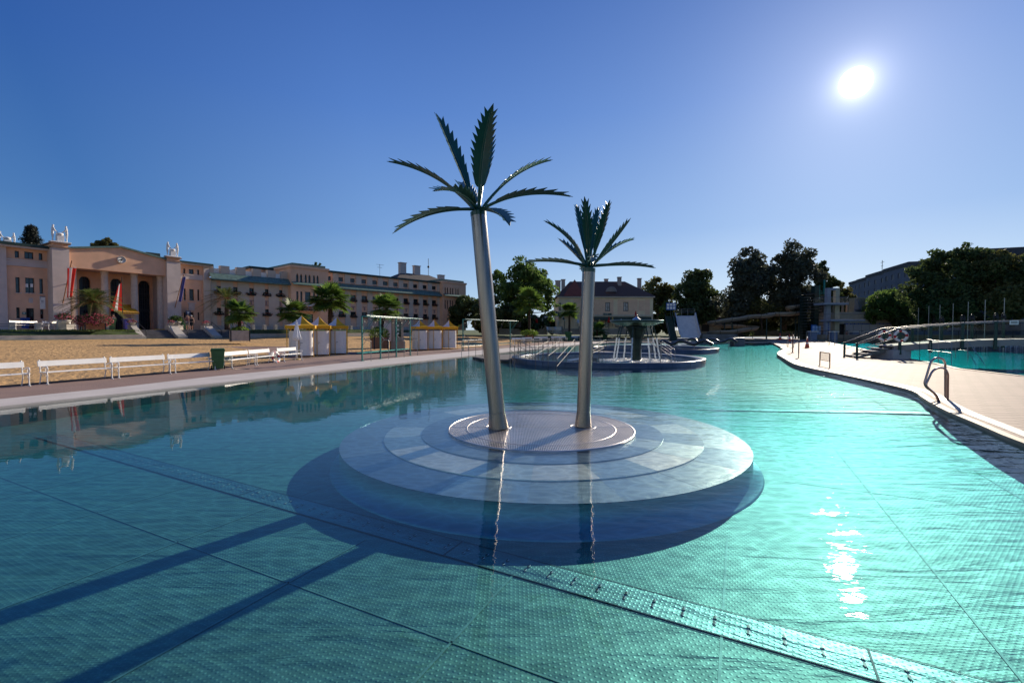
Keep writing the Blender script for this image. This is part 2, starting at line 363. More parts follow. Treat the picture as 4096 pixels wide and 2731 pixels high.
M_HAIR = mat('dark_hair', (0.03, 0.02, 0.015), 0.7); M_GREYHAIR = mat('grey_hair', (0.55, 0.53, 0.5), 0.7)

# ------------------------------------------------------------ outlines of the place (metres)
P1 = [(-21.8,-8),(-13.24,12.2),(-9.35,21.28),(-3.87,34.12),(-2.2,38),(0.2,43.4),(3.4,50),(7.6,59),(11.5,67),(15.5,73),(20,75.5),
      (43,75.5),(38.9,67.3),(33.2,56.3),(31.05,51.9),(30.2,51.1),(28.6,47.5),(25.1,42.5),(22.1,37.7),(19.6,32.6),(17.7,28.8),(16.3,25.8),(15.51,23),(14.8,20),
      (14.1,17.43),(13.51,15.46),(13.0,14.4),(12.06,13.09),(10.81,11.16),(10.0,9.6),(9.17,8.1),(8.3,6),(7.4,3),(6.8,-2),(6.4,-8)]
P2 = [(22.2,19.69),(23.08,23.39),(25.38,27.09),(27.6,31.44),(33.5,42),(40.11,53.52),(53.51,77.76),(60,92),(135,92),(135,-7),(21.2,-7),(21.5,8)]
P3 = [(8.5,78),(45,78),(50,90),(44,97),(12,97)]
SE = [(-27.5,-12),(-19.6,11),(-17.95,15.84),(-16.9,18),(-16.0,20.6),(-15.3,23),(-15.0,26),(-14.9,29),(-14.6,32),(-12.5,37.5),(-9.5,43.4),(-5.6,48.2),(-2.6,54),(0.2,61.5),(3.0,70),(7,80),(13,91),(21,102),(32,108)]
LOOP = SE + [(48,112),(70,112),(150,112),(150,-12)]
PB = [(-24,-10),(-14.84,13.15),(-13.9,15.55),(-12.9,19.57),(-11.3,23.6),(-10.05,28.5),(-8.2,33.5),(-5.6,39),(-3.2,45),(0.4,53),(4.6,62),(8.6,70.5),(12.5,76.5),(13.6,80)]
TEF = Frame(-44, 40, 30.2, 2.06)          # edge of the raised terrace
MBF = Frame(-46.9, 49, 29.5, 2.06)        # entrance building front
LBF = Frame(-40.3, 60.6, 40.0, 2.06)      # long wing front
TZ = 2.06                           # terrace level
def hgt(x, y):
    s = dist_line(x, y, SE)
    wgt = max(0, min(1, (46 - x)/16)); 
    return 0.05 + (0.30 + 0.95*wgt)*min(1, s/30.0)
STX0, STX1 = TEF.hit(4, 985, 165, -2)[0], TEF.hit(4, 1700, 165, -2)[0]
SANDP = [p for p in SE[:-4]] + [(4,90),(-6,94.5),(-14,90)] + [tuple(TEF.w(u, -3.2)[:2]) for u in (54, 40, 20, 0, -30, -60)]
PATHP = [tuple(G(4, 1240, 205, 1.2)[:2]), tuple(G(4, 1760, 203, 1.2)[:2]), tuple(G(4, 1740, 232, .85)[:2]), (-19.5,44), (-15.4,39.5), (-11.6,39.5), (-14.8,31.0), (-16.6,32.2), (-21,37.5), (-24.5,39.5)]
def cdt(polys, pts):
    vs = []; ed = []
    for P in polys:
        o = len(vs); vs += [Vector((p[0], p[1])) for p in P]; ed += [(o+i, o+(i+1) % len(P)) for i in range(len(P))]
    vs += [Vector(p) for p in pts]
    r = geometry.delaunay_2d_cdt(vs, ed, [], 0, 1e-5)
    return [tuple(v) for v in r[0]], r[2]
def region(name, vs, fs, zf, m, label=None, cat=None, kind='structure', smooth=True):
    used = {}; vv = []; ff = []
    for f in fs:
        g = []
        for i in f:
            if i not in used: used[i] = len(vv); vv.append((vs[i][0], vs[i][1], zf(*vs[i])))
            g.append(used[i])
        a, b, c = (Vector(vv[g[0]]), Vector(vv[g[1]]), Vector(vv[g[2]]))
        if (b-a).cross(c-a).z < 0: g.reverse()
        ff.append(g)
    mb = MB(); mb.add(vv, ff, 0, smooth)
    o = mb.build(name, m); o['kind'] = kind
    if label: o['label'] = label; o['category'] = cat
    return o
def cen(vs, f): return (sum(vs[i][0] for i in f)/len(f), sum(vs[i][1] for i in f)/len(f))

M_SAND = mat('beach_sand', (0.47, 0.285, 0.12), 0.95, 0, 0.16, 0.8, 1.0, 4.0, stretch=(1.5, 0.9, 1), bdist=0.16)
M_COPING = mat('pale_coping_stone', (0.52, 0.47, 0.43), 0.75, 0, 0.10, 0.8, 0.2, 15)
M_ASPHALT = mat('brown_asphalt', (0.25, 0.165, 0.135), 0.9, 0, 0.12, 0.5, 0.5, 60)
M_GRASS = mat('lawn_grass', (0.055, 0.085, 0.02), 0.95, 0, 0.35, 1.5, 0.8, 40)
M_TERR = mat('terrace_paving', (0.34, 0.27, 0.23), 0.85, 0, 0.12, 1.0, 0.3, 30)
# tiled deck: rows of narrow tiles
def deck_mat():
    m = bpy.data.materials.new('beige_deck_tiles'); m.use_nodes = True; t = m.node_tree; L = t.links; b = t.nodes['Principled BSDF']
    b.inputs['Roughness'].default_value = 0.72; b.inputs['Specular IOR Level'].default_value = 0.2
    co = N('ShaderNodeTexCoord', t); mp = N('ShaderNodeMapping', t); mp.inputs['Rotation'].default_value = (0, 0, R_(-2)); L.new(co.outputs['Object'], mp.inputs[0])
    br = N('ShaderNodeTexBrick', t); L.new(mp.outputs[0], br.inputs[0]); br.inputs['Scale'].default_value = 1.0
    br.inputs['Brick Width'].default_value = 0.60; br.inputs['Row Height'].default_value = 0.30; br.inputs['Mortar Size'].default_value = 0.018
    br.inputs['Color1'].default_value = (0.31, 0.215, 0.165, 1); br.inputs['Color2'].default_value = (0.36, 0.25, 0.195, 1); br.inputs['Mortar'].default_value = (0.11, 0.08, 0.06, 1)
    no = N('ShaderNodeTexNoise', t); no.inputs['Scale'].default_value = 0.7; no.inputs['Detail'].default_value = 6; L.new(co.outputs['Object'], no.inputs[0])
    mr = N('ShaderNodeMapRange', t); mr.inputs[3].default_value = 0.82; mr.inputs[4].default_value = 1.12; L.new(no.outputs[0], mr.inputs[0])
    mx = N('ShaderNodeVectorMath', t, operation='SCALE'); L.new(br.outputs[0], mx.inputs[0]); L.new(mr.outputs[0], mx.inputs['Scale'])
    L.new(mx.outputs[0], b.inputs['Base Color'])
    n3 = N('ShaderNodeTexNoise', t); n3.inputs['Scale'].default_value = 45; L.new(co.outputs['Object'], n3.inputs[0])
    h = ma('ADD', ma('MULTIPLY', n3.outputs[0], 0.35, t), ma('MULTIPLY', br.outputs['Fac'], -0.4, t), t)
    bp = N('ShaderNodeBump', t); bp.inputs['Strength'].default_value = 0.5; bp.inputs['Distance'].default_value = 0.01; L.new(h, bp.inputs['Height']); L.new(bp.outputs[0], b.inputs['Normal'])
    return m
M_DECK = deck_mat()
PBC = PB + [(12,100),(60,100),(60,-10)]
vs, fs = cdt([P1, P2, P3, LOOP, PBC], [])
left = []; coping = []; deck = []
for f in fs:
    x, y = cen(vs, f)
    if not inpoly(x, y, LOOP) or inpoly(x, y, P1) or inpoly(x, y, P2) or inpoly(x, y, P3): continue
    if x > 22 + 0*y or (x > 7 and y < 60): deck.append(f)
    elif inpoly(x, y, PBC): (coping if y < 77 and x < 16 else left).append(f)
    else: left.append(f)
region('asphalt_path', vs, left, lambda x, y: 0.05, M_ASPHALT)
region('pale_pool_surround', vs, coping, lambda x, y: 0.05, M_COPING)
region('tiled_deck', vs, deck, lambda x, y: 0.05, M_DECK)
# terrain outside the bathing area
pts = []
for i in range(-46, 12):
    for j in range(-8, 64):
        x = i*1.9 + rnd.uniform(-.3, .3); y = j*1.9 + rnd.uniform(-.3, .3)
        if not inpoly(x, y, LOOP) and dist_line(x, y, LOOP, True) > 0.6: pts.append((x, y))
for k in range(60):
    a = 2*math.pi*k/60
    for r in (150, 260, 500, 1000, 2200): pts.append((20 + r*math.cos(a), 60 + r*math.sin(a)))
vs, fs = cdt([LOOP, SANDP, PATHP], pts)
sand = []; lawn = []; path = []
for f in fs:
    x, y = cen(vs, f)
    if inpoly(x, y, LOOP): continue
    if inpoly(x, y, PATHP): path.append(f)
    elif inpoly(x, y, SANDP): sand.append(f)
    else: lawn.append(f)
rs = random.Random(3); bmp = {}
def sandz(x, y):
    s = min(1, dist_line(x, y, SE)/2.0)
    return hgt(x, y)
region('sand_beach', vs, sand, sandz, M_SAND)
region('lawn_ground', vs, lawn, hgt, M_GRASS)
region('paved_path', vs, path, hgt, M_ASPHALT)
# pool basins
M_FLOOR = steel_floor('dimpled_steel_floor', (0.185, 0.345, 0.30), 0.62, metal=0.80)
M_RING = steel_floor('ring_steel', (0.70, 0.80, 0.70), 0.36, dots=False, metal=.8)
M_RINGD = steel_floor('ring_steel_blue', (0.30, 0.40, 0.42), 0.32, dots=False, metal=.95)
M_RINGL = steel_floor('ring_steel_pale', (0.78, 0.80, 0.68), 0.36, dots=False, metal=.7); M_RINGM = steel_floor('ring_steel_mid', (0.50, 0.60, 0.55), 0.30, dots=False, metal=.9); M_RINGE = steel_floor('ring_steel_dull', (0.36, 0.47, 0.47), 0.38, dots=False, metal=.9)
M_SEAM = mat('weld_seam', (0.23, 0.40, 0.36), 0.66, 0.75, 0.1)
M_WALLP = mat('pool_side_wall', (0.10, 0.16, 0.17), 0.5, 0.5, 0.2, 1)
M_FLOOR2 = mat('turquoise_pool_floor', (.10,.52,.50), .5, 0, .12, .5)
def fz_(x, y):
    t = max(0, min(1, (y - 11.4 + 1.5*max(0, x - 6))/11)); t = t*t*(3-2*t); return FZ + .32*t
def basin(P, zf, name):
    xs = [p[0] for p in P]; ys = [p[1] for p in P]; gp = []
    x = min(xs)
    while x < max(xs):
        y = min(ys)
        while y < max(ys):
            if inpoly(x, y, P) and dist_line(x, y, P, True) > .4: gp.append((x, y))
            y += 2.0
        x += 2.0
    vs, fs = cdt([P], gp); fs = [f for f in fs if inpoly(*cen(vs, f), P)]
    region(name + '_floor', vs, fs, (fz_ if zf == FZ else (lambda x, y: zf)), M_FLOOR if name != 'swimming_pool' else M_FLOOR2)
    mb = MB(); n = len(P)
    for i in range(n):
        a, b = P[i], P[(i+1) % n]
        mb.add([(a[0],a[1],zf-.02),(b[0],b[1],zf-.02),(b[0],b[1],.049),(a[0],a[1],.049)], [(0,1,2,3)])
    mb.build(name + '_side', M_WALLP)['kind'] = 'structure'
def water(P, name, m, zb):
    vs, fs = cdt([P], []); fs = [list(f) for f in fs if inpoly(*cen(vs, f), P)]
    mb = MB(); vv = [(v[0], v[1], 0) for v in vs] + [(v[0], v[1], zb) for v in vs]; n = len(vs); ff = []
    for f in fs:
        a, b, c = [Vector(vv[i]) for i in f[:3]]
        if (b-a).cross(c-a).z < 0: f.reverse()
        ff.append(tuple(f)); ff.append(tuple(reversed([i+n for i in f])))
    cnt = {}
    for f in fs:
        for i in range(len(f)): e = (f[i], f[(i+1) % len(f)]); cnt[e] = 1
    for (a, b) in cnt:
        if (b, a) not in cnt: ff.append((b, a, a+n, b+n))
    mb.add(vv, ff); mb.build(name, m)['kind'] = 'structure'
def grow(P, d):
    out = []; n = len(P); A = sum(P[i][0]*P[(i+1) % n][1]-P[(i+1) % n][0]*P[i][1] for i in range(n)); sg = 1 if A > 0 else -1
    for i in range(n):
        a = Vector(P[i-1][:2]); b = Vector(P[i][:2]); c = Vector(P[(i+1) % n][:2])
        e = ((b-a).normalized() + (c-b).normalized()).normalized(); out.append((b.x + e.y*d*sg, b.y - e.x*d*sg))
    return out
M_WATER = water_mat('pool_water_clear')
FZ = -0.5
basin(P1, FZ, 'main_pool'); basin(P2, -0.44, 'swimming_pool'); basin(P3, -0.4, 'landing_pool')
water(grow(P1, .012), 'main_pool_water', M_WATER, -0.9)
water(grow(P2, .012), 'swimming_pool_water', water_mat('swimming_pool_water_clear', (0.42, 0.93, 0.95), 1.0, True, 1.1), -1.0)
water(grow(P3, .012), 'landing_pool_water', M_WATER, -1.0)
# stone edge of the pool: slightly raised rounded rim on the right bank and its drainage channel
def strip(P, off, wd, z0, z1):
    mb = MB(); L = []; 
    for i in range(len(P)):
        a = Vector(P[max(0, i-1)]); c = Vector(P[min(len(P)-1, i+1)]); d = (c-a).normalized(); nrm = Vector((-d.y, d.x)); b = Vector(P[i])
        L.append((b + nrm*off, b + nrm*(off+wd)))
    for i in range(len(L)-1):
        a, b = L[i]; c, d = L[i+1]
        mb.add([(a.x,a.y,z1),(c.x,c.y,z1),(d.x,d.y,z1),(b.x,b.y,z1)], [(0,1,2,3)]); mb.add([(a.x,a.y,z0),(c.x,c.y,z0),(c.x,c.y,z1),(a.x,a.y,z1)], [(0,1,2,3)])
        mb.add([(b.x,b.y,z1),(d.x,d.y,z1),(d.x,d.y,z0),(b.x,b.y,z0)], [(0,1,2,3)])
    return mb
M_RIM = mat('ochre_rim_stone', (0.40, 0.31, 0.20), 0.6, 0, 0.15, 3)
M_GRATE = mat('grey_gutter_grating', (0.30, 0.27, 0.25), 0.5, 0.3, 0.15, 60)
RB = list(reversed(P1[11:]))
RBs = smooth_poly(RB, 1)
strip(RBs, -0.015, 0.16, -0.12, 0.075).build('right_bank_rim', M_RIM)['kind'] = 'structure'
strip(RBs, 0.42 if False else -0.42, 0.24, 0.02, 0.056).build('right_bank_gutter', M_GRATE)['kind'] = 'structure'
strip([(p[0], p[1]) for p in [P2[10], P2[11], *P2[:8]]], -0.0, 0.22, -0.1, 0.075).build('swimming_pool_rim', M_RIM)['kind'] = 'structure'
strip([(p[0], p[1]) for p in P1[:12]], -0.01, 0.10, -0.1, 0.056).build('left_bank_rim', M_COPING)['kind'] = 'structure'
# curb between path and sand
strip(SE, 0.0, 0.10, 0.0, 0.10).build('sand_kerb', mat('dark_kerb', (0.10, 0.085, 0.075), 0.9))['kind'] = 'structure'

# seams of the steel floor
A = R_(26.5); dv = Vector((math.sin(A), math.cos(A))); nv = Vector((math.cos(A), -math.sin(A)))
mb = MB()
def seam(p, q, wd=0.022):
    k = max(1, int((q-p).length/0.5)); run = None
    for i in range(k+1):
        c = p.lerp(q, i/k); ins = inpoly(c.x, c.y, P1) and (c - Vector((.59, 9.55))).length > 4.3 and (c - Vector((6.25, 30.6))).length > 6.3
        if ins and run is None: run = c
        if (not ins or i == k) and run is not None:
            e = p.lerp(q, (i-1)/k if not ins else i/k)
            if (e-run).length > 0.3:
                d = (e-run).normalized(); n = Vector((-d.y, d.x))*wd/2
                kk = max(1, int((e-run).length/1.0))
                for j in range(kk):
                    a_ = run.lerp(e, j/kk); b_ = run.lerp(e, (j+1)/kk); za, zb_ = fz_(*a_)+.006, fz_(*b_)+.006
                    mb.add([(a_.x-n.x,a_.y-n.y,za),(b_.x-n.x,b_.y-n.y,zb_),(b_.x+n.x,b_.y+n.y,zb_),(a_.x+n.x,a_.y+n.y,za)], [(0,1,2,3)])
            run = None
for k in range(-12, 16):
    c = nv*(-0.1 + 1.972*k); seam(c + dv*-25, c + dv*95)
for k in range(-3, 14):
    c = dv*(8.85 + 5.8*k); seam(c + nv*-32, c + nv*45, 0.018)
mb.build('pool_floor_seams', M_SEAM)['kind'] = 'structure'
# floor channel with nozzle slots
def channel(a, b, wd, label):
    a, b = Vector(a), Vector(b); d = (b-a); L = d.length; an = math.atan2(d.y, d.x); r = empty('floor_channel', (a.x, a.y, FZ), an, label, 'floor channel')
    d.normalize()
    def zz(x): p = a + d*x; return fz_(p.x, p.y) - FZ
    mb = MB(); k = int(L/.5)
    def strip_(x0, x1, y0, y1, h, mb):
        za, zb_ = zz(x0)+h, zz(x1)+h; mb.add([(x0,y0,za),(x1,y0,zb_),(x1,y1,zb_),(x0,y1,za)], [(0,1,2,3)])
    for i in range(k): strip_(L*i/k, L*(i+1)/k, -wd/2, wd/2, .008, mb)
    mb.build('cover_plate', M_CHAN, r)
    mb = MB()
    for s in (-1, 1):
        for i in range(k): strip_(L*i/k, L*(i+1)/k, s*wd/2-.006, s*wd/2+.006, .012, mb)
    x = 0.3
    while x < L-.1: strip_(x-.008, x+.008, -wd/2, wd/2, .013, mb); x += 3.9
    mb.build('edge_joint', mat('joint_dark_teal', (.03,.07,.075), .6), r)  # thin dark teal strips along the plate edges and cross joints
    x = 0.12; proto = None; k = 0
    while x < L-.1 and k < 98:
        if proto is None:
            q = MB()
            for s in (-1, 1):
                q.add([(0, s*.012, .018), (.014, s*.035, .017), (0, s*.075, .0165), (-.014, s*.035, .017)], [(0,1,2,3)] if s > 0 else [(3,2,1,0)])
                q.add([(0.010, s*.02, .0195), (.024, s*.045, .0185), (0.008, s*.078, .018)], [(0,1,2)] if s > 0 else [(2,1,0)], 1)
            proto = q.build('nozzle_slot', [M_BLACK, M_WHITE], r); proto.location = (x, 0, zz(x))
        else:
            c = proto.copy(); C.objects.link(c); c.parent = r; c.location = (x, 0, zz(x))
        x += 0.262; k += 1
M_CHAN = steel_floor('channel_steel', (0.22, 0.38, 0.35), 0.52, metal=.88, rot=28)
channel((-11.26, 10.92), (7.02, 1.11), 0.38, 'long perforated channel with nozzle slots crossing the near pool floor below the round island')
channel((5.2, 14.6), (11.6, 12.2), 0.36, 'nozzle channel on the pool floor beyond the round island towards the deck ladder')

# ------------------------------------------------------------ the round island with its steps
ISC = Vector((0.60, 9.55, 0))
isl = empty('round_island', (ISC.x, ISC.y, FZ), 0, 'large round stepped steel island just under the water, carrying two metal palms', 'pool island')
ir = random.Random(12)
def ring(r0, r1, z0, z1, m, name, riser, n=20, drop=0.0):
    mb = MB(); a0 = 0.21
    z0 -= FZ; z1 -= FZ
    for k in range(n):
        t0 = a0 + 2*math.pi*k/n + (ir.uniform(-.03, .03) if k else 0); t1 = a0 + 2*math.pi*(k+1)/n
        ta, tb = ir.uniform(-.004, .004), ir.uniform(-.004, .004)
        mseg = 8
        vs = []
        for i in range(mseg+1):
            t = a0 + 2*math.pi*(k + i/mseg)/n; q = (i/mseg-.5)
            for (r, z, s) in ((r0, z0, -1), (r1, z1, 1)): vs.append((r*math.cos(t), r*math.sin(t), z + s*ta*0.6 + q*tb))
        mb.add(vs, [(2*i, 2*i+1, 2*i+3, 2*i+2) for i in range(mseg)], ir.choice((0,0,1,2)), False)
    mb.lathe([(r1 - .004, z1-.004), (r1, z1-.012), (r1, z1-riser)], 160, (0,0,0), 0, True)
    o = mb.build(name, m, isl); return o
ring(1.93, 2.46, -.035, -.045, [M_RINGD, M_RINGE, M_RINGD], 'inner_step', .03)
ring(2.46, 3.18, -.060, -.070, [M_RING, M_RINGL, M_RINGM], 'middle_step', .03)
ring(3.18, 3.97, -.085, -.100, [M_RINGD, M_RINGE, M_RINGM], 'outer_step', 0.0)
mb = MB(); mb.lathe([(3.97, .40), (3.972, .05), (4.12, .04), (4.14, 0.0)], 180, (0,0,0), 0, True); mb.build('island_side', steel_floor('island_side_steel', (0.24, 0.44, 0.46), 0.42, dots=False), isl)
# round grating with rods
mb = MB(); mb.lathe([(1.93, .485), (1.93, .512), (1.905, .514), (1.90, .500)], 120, mi=0)
mb.lathe([(1.56, .506), (1.56, .5115), (1.53, .5115), (1.53, .506)], 100, mi=0)
n = 62
for k in range(-n, n+1):
    x = k*1.90/n; h = math.sqrt(max(0, 1.90**2 - x*x)); mb.box(x-.0085, x+.0085, -h, h, .497, .509)
mb.box(-1.9, 1.9, -.012, .012, .498, .511)
for cx in (-.88, .9): mb.lathe([(.27, .500), (.27, .513), (.25, .513), (.25, .5)], 40, (cx, .0 if cx < 0 else 0.02, 0))
o = mb.build('grating', mat('grating_steel', (0.66, 0.60, 0.55), 0.35, 0.9, 0.15, 1.5), isl)
o['label'] = 'round grating of thin parallel bars'
mb = MB(); mb.lathe([(.001, .485), (1.55, .485)], 90); mb.lathe([(1.55, .45), (1.93, .45)], 90, mi=1); mb.build('catch_plate', [mat('catch_plate_steel', (0.60, 0.56, 0.52), 0.5, 0.5, 0.25, 1.0), mat('catch_plate_dark', (0.20, 0.20, 0.21), 0.5, 0.6, 0.2, 1.0)], isl)

# ------------------------------------------------------------ metal palms
def frond(root, top, mid, tip, hw, teeth=11, start=0.22, vee=0.45, rib=0.022):
    top, mid, tip = Vector(top), Vector(mid), Vector(tip)
    ctl = mid*2 - (top + tip)*0.5
    pts = arc(top, ctl, tip, 24)
    d = tip - top; side = Vector((-d.y, d.x, 0))
    if side.length < 0.25*d.length: side = Vector((1, -0.15, 0)) if abs(d.x) < abs(d.y) + .3 else Vector((0, 1, 0))
    side.normalize()
    mb = MB(); mb.tube(pts, [rib*1.6 - rib*0.9*i/24 for i in range(25)], 7)
    rb = mb.build('midrib', M_GREENLEAF)
    L = MB()
    def at(t):
        t = max(0, min(1, t)); i = min(23, int(t*24)); q = t*24 - i
        p = pts[i].lerp(pts[i+1], q); tg = (pts[i+1]-pts[i]).normalized(); return p, tg
    hw *= .86; start *= .62; teeth = max(6, teeth-1); step = (1-start)/teeth
    for sgn in (-1, 1):
        for k in range(teeth):
            t0 = start + step*k; t1 = t0 + step
            u = (k+.5)/teeth; wv = hw*(0.30 + 0.80*math.sin(math.pi*min(1, u*0.85+.10)))*(1.08 - .30*u)
            p0, g0 = at(t0); p1, g1 = at(t1)
            n0 = g0.cross(side).normalized()
            if n0.z < 0: n0 = -n0
            sd = (side*sgn*math.cos(vee) + n0*math.sin(vee)).normalized()
            pm, gm_ = at(t0 + step*.35); pt, gt = at(t1 + step*0.85); pn, gn_ = at(t1 + step*.25)
            c0 = p0 + sd*wv*0.30; c1 = pm + sd*wv*0.56; tipv = pt + sd*wv*.98; c2 = pn + sd*wv*0.34
            if k == teeth-1:
                end = p1 + g1*(hw*.30); c1 = pm + sd*wv*.55; L.add([p0, end, c1, c0], [(0,1,2,3) if sgn > 0 else (3,2,1,0)]); continue
            L.add([p0, p1, c2, tipv, c1, c0], [(0,1,2,3,4,5) if sgn > 0 else (5,4,3,2,1,0)])
    lo = L.build('frond', M_GREENLEAF, root); sm = lo.modifiers.new('thickness', 'SOLIDIFY'); sm.thickness = 0.008
    rb.parent = lo
    return lo
def metal_palm(base, topc, rr, fr, label, D, hub):
    r = empty('metal_palm', base, 0, label, 'metal palm', None)
    inv = -Vector(base); b0 = Vector((0,0,0)); tp = Vector(topc) + inv
    ax = tp.normalized()
    mb = MB(); mb.tube([b0 + ax*.0, b0 + ax*.03, b0 + ax*.32, tp], [rr*1.27, rr*1.26, rr*1.02, rr*0.97], 40)
    mb.build('trunk', M_TRUNK, r)
    mb = MB(); mb.tube([ax*.325, ax*.34], rr*1.03, 40); mb.build('trunk_collar', M_TRUNK, r)
    mb = MB(); mb.tube([tp - ax*.06, tp + ax*.02], rr*1.0, 36); mb.tube([tp, tp+ax*.05, tp + ax*.10, tp + ax*hub], [rr*.75, rr*.62, rr*.5, rr*.42], 16)
    mb.build('crown_hub', M_GREENLEAF, r)
    hubp = tp + ax*.07
    for (tx, ty, dd), (mx_, my_), hw, kw in fr:
        tip = V(11, tx, ty, D + dd) + inv; mid = V(11, mx_, my_, D + dd*0.5) + inv
        d = (tip - hubp); d.z = 0
        st = hubp + (d.normalized()*rr*.45 if d.length > .05 else Vector((0,0,.1)))
        frond(r, st, mid, tip, hw, **kw)
    return r
D1 = 9.4
b1 = Vector((-.28, 9.4, 0.015)); t1 = V(11, 845, 925, D1)
metal_palm(b1, t1, 0.165, [
    ((507,125, .9), (660,470), .26, dict(teeth=10, start=.30)),
    ((958, 62,-.9), (880,440), .30, dict(teeth=12, start=.30)),
    ((115,505, .5), (500,640), .22, dict(teeth=9, start=.42)),
    ((1438,493,.7), (1130,630), .20, dict(teeth=9, start=.45)),
    ((1598,788,-.2),(1200,778), .22, dict(teeth=9, start=.30)),
    ((162,1078,-.4),(470,930), .24, dict(teeth=9, start=.25)),
    ((1100,1020,-1.5),(1000,925), .24, dict(teeth=9, start=.12)),
    ((487,742,-1.6),(690,760), .26, dict(teeth=10, start=.15)),
    ((685,672, 1.7),(765,760), .24, dict(teeth=10, start=.25)),
    ((940,240,1.6), (905,500), .26, dict(teeth=11, start=.35))],
    'taller leaning steel palm with green sheet metal fronds, left on the round island', D1, .16)
D2 = 9.57
b2 = Vector((1.5, 9.57, 0.015)); t2 = V(11, 1749, 1385, D2)
metal_palm(b2, t2, 0.150*0.92, [
    ((1395,993,.3), (1600,1150), .19, dict(teeth=10, start=.25)),
    ((1645,858,.8), (1690,1060), .12, dict(teeth=9, start=.3)),
    ((1715,803,-.7),(1738,1060), .15, dict(teeth=9, start=.35)),
    ((1825,880,.9), (1785,1090), .13, dict(teeth=9, start=.35)),
    ((1918,830,-.7),(1850,1070), .14, dict(teeth=10, start=.3)),
    ((2080,982,-.2),(1945,1160), .19, dict(teeth=10, start=.25)),
    ((2113,1140,.5),(1950,1210), .15, dict(teeth=9, start=.3)),
    ((1230,1325,-.6),(1480,1318), .15, dict(teeth=9, start=.3)),
    ((2282,1370,-.3),(2050,1346), .15, dict(teeth=9, start=.3)),
    ((1780,1340,-1.5),(1775,1280), .15, dict(teeth=8, start=.2)),
    ((1510,1140,.9),(1620,1240), .15, dict(teeth=8, start=.3)),
    ((1690,1395,1.3),(1715,1360), .12, dict(teeth=8, start=.2))],
    'shorter upright brushed steel palm with green sheet metal fronds, right one on the round island', D2, .20)

# ------------------------------------------------------------ benches
def bench_proto(L=2.1):
    r = empty('park_bench', (0,0,0), 0, 'x', 'bench')
    mb = MB()
    for i in range(3): mb.cbox((L/2, -.12 - .0 + i*.135, .445 + (.008 if i == 1 else .0)), (L-.02, .122, .03), 0)
    mb.build('seat', M_WHITE, r, bevel=.006)
    mb = MB(); mb.cbox((L/2, .262, .755), (L-.0, .030, .205), 0, rx=-.17); mb.build('backrest', M_WHITE, r, bevel=.006)
    for x in (.06, L-.06):
        mb = MB()
        mb.tube(bend([(x,-.20,0.02),(x,-.175,.2),(x,-.20,.34),(x,-.17,.44)], .08), [.022]*1 + [.02]*12 + [.026] if False else .021, 8)
        mb.tube([(x,-.27,.012),(x,-.17,.03)], [.02,.03], 8)
        mb.tube(bend([(x,.30,.0),(x,.20,.30),(x,.22,.44),(x,.285,.86)], .12), .019, 8)
        mb.tube([(x,.285,.86),(x,.30,.89)], [.025,.03], 8)
        mb.tube(bend([(x,-.18,.43),(x,.22,.43)], .1), .018, 8)
        mb.tube(bend([(x,.24,.58),(x,.10,.60),(x,-.05,.665),(x,-.20,.66),(x,-.23,.56),(x,-.17,.45)], .09), .018, 8)
        mb.tube([(x, -.13+.055*math.cos(t), .555+.06*math.sin(t)) for t in [i*.6 for i in range(12)]], .010, 6)
        mb.tube(bend([(x,-.19,.24),(x,-.05,.38),(x,.1,.40),(x,.23,.28)], .1), .011, 6)
        mb.build('side_frame', M_WHITE, r)
    return r
BL = 2.1
bp0 = bench_proto(BL); used = [False]
def bench(a, b, label, group='white benches along the sand', z=.05):
    a = Vector((a[0], a[1])); b = Vector((b[0], b[1])); d = b - a; rz = math.atan2(d.y, d.x); s = d.length/BL
    # local -y must face the water: a is the end nearer the camera; front offset .2
    n = Vector((d.y, -d.x)).normalized(); o = a - n*0.20
    if not used[0]: used[0] = True; bp0.location = (o.x, o.y, z); bp0.rotation_euler[2] = rz; bp0['label'] = label; bp0['group'] = group; bp0.scale = (s, 1, 1)
    else: dup(bp0, (o.x, o.y, z), rz, label, group, (s, 1, 1))
bench((-17.85,14.2), (-17.12,16.18), 'white cast iron bench cut off at the left edge of the photo, beside the sand')
bench((-16.98,16.52), (-16.26,18.55), 'nearest complete white cast iron bench facing the pool, with a gap on its left')
bench((-16.22,18.66), (-15.52,20.72), 'white bench touching the nearest complete bench, second full bench from the left')
bench((-15.48,20.82), (-14.78,22.72), 'white bench directly left of the green wheeled bin by the pool')
bench((-14.42,23.35), (-14.40,25.55), 'white bench directly right of the green wheeled bin by the pool')
bench((-14.44,25.7), (-14.36,27.75), 'white bench second right of the green bin, life ring leaning behind it')
bench((-14.15,28.2), (-13.92,30.2), 'white bench in front of the nearest changing cabin and closed parasol')

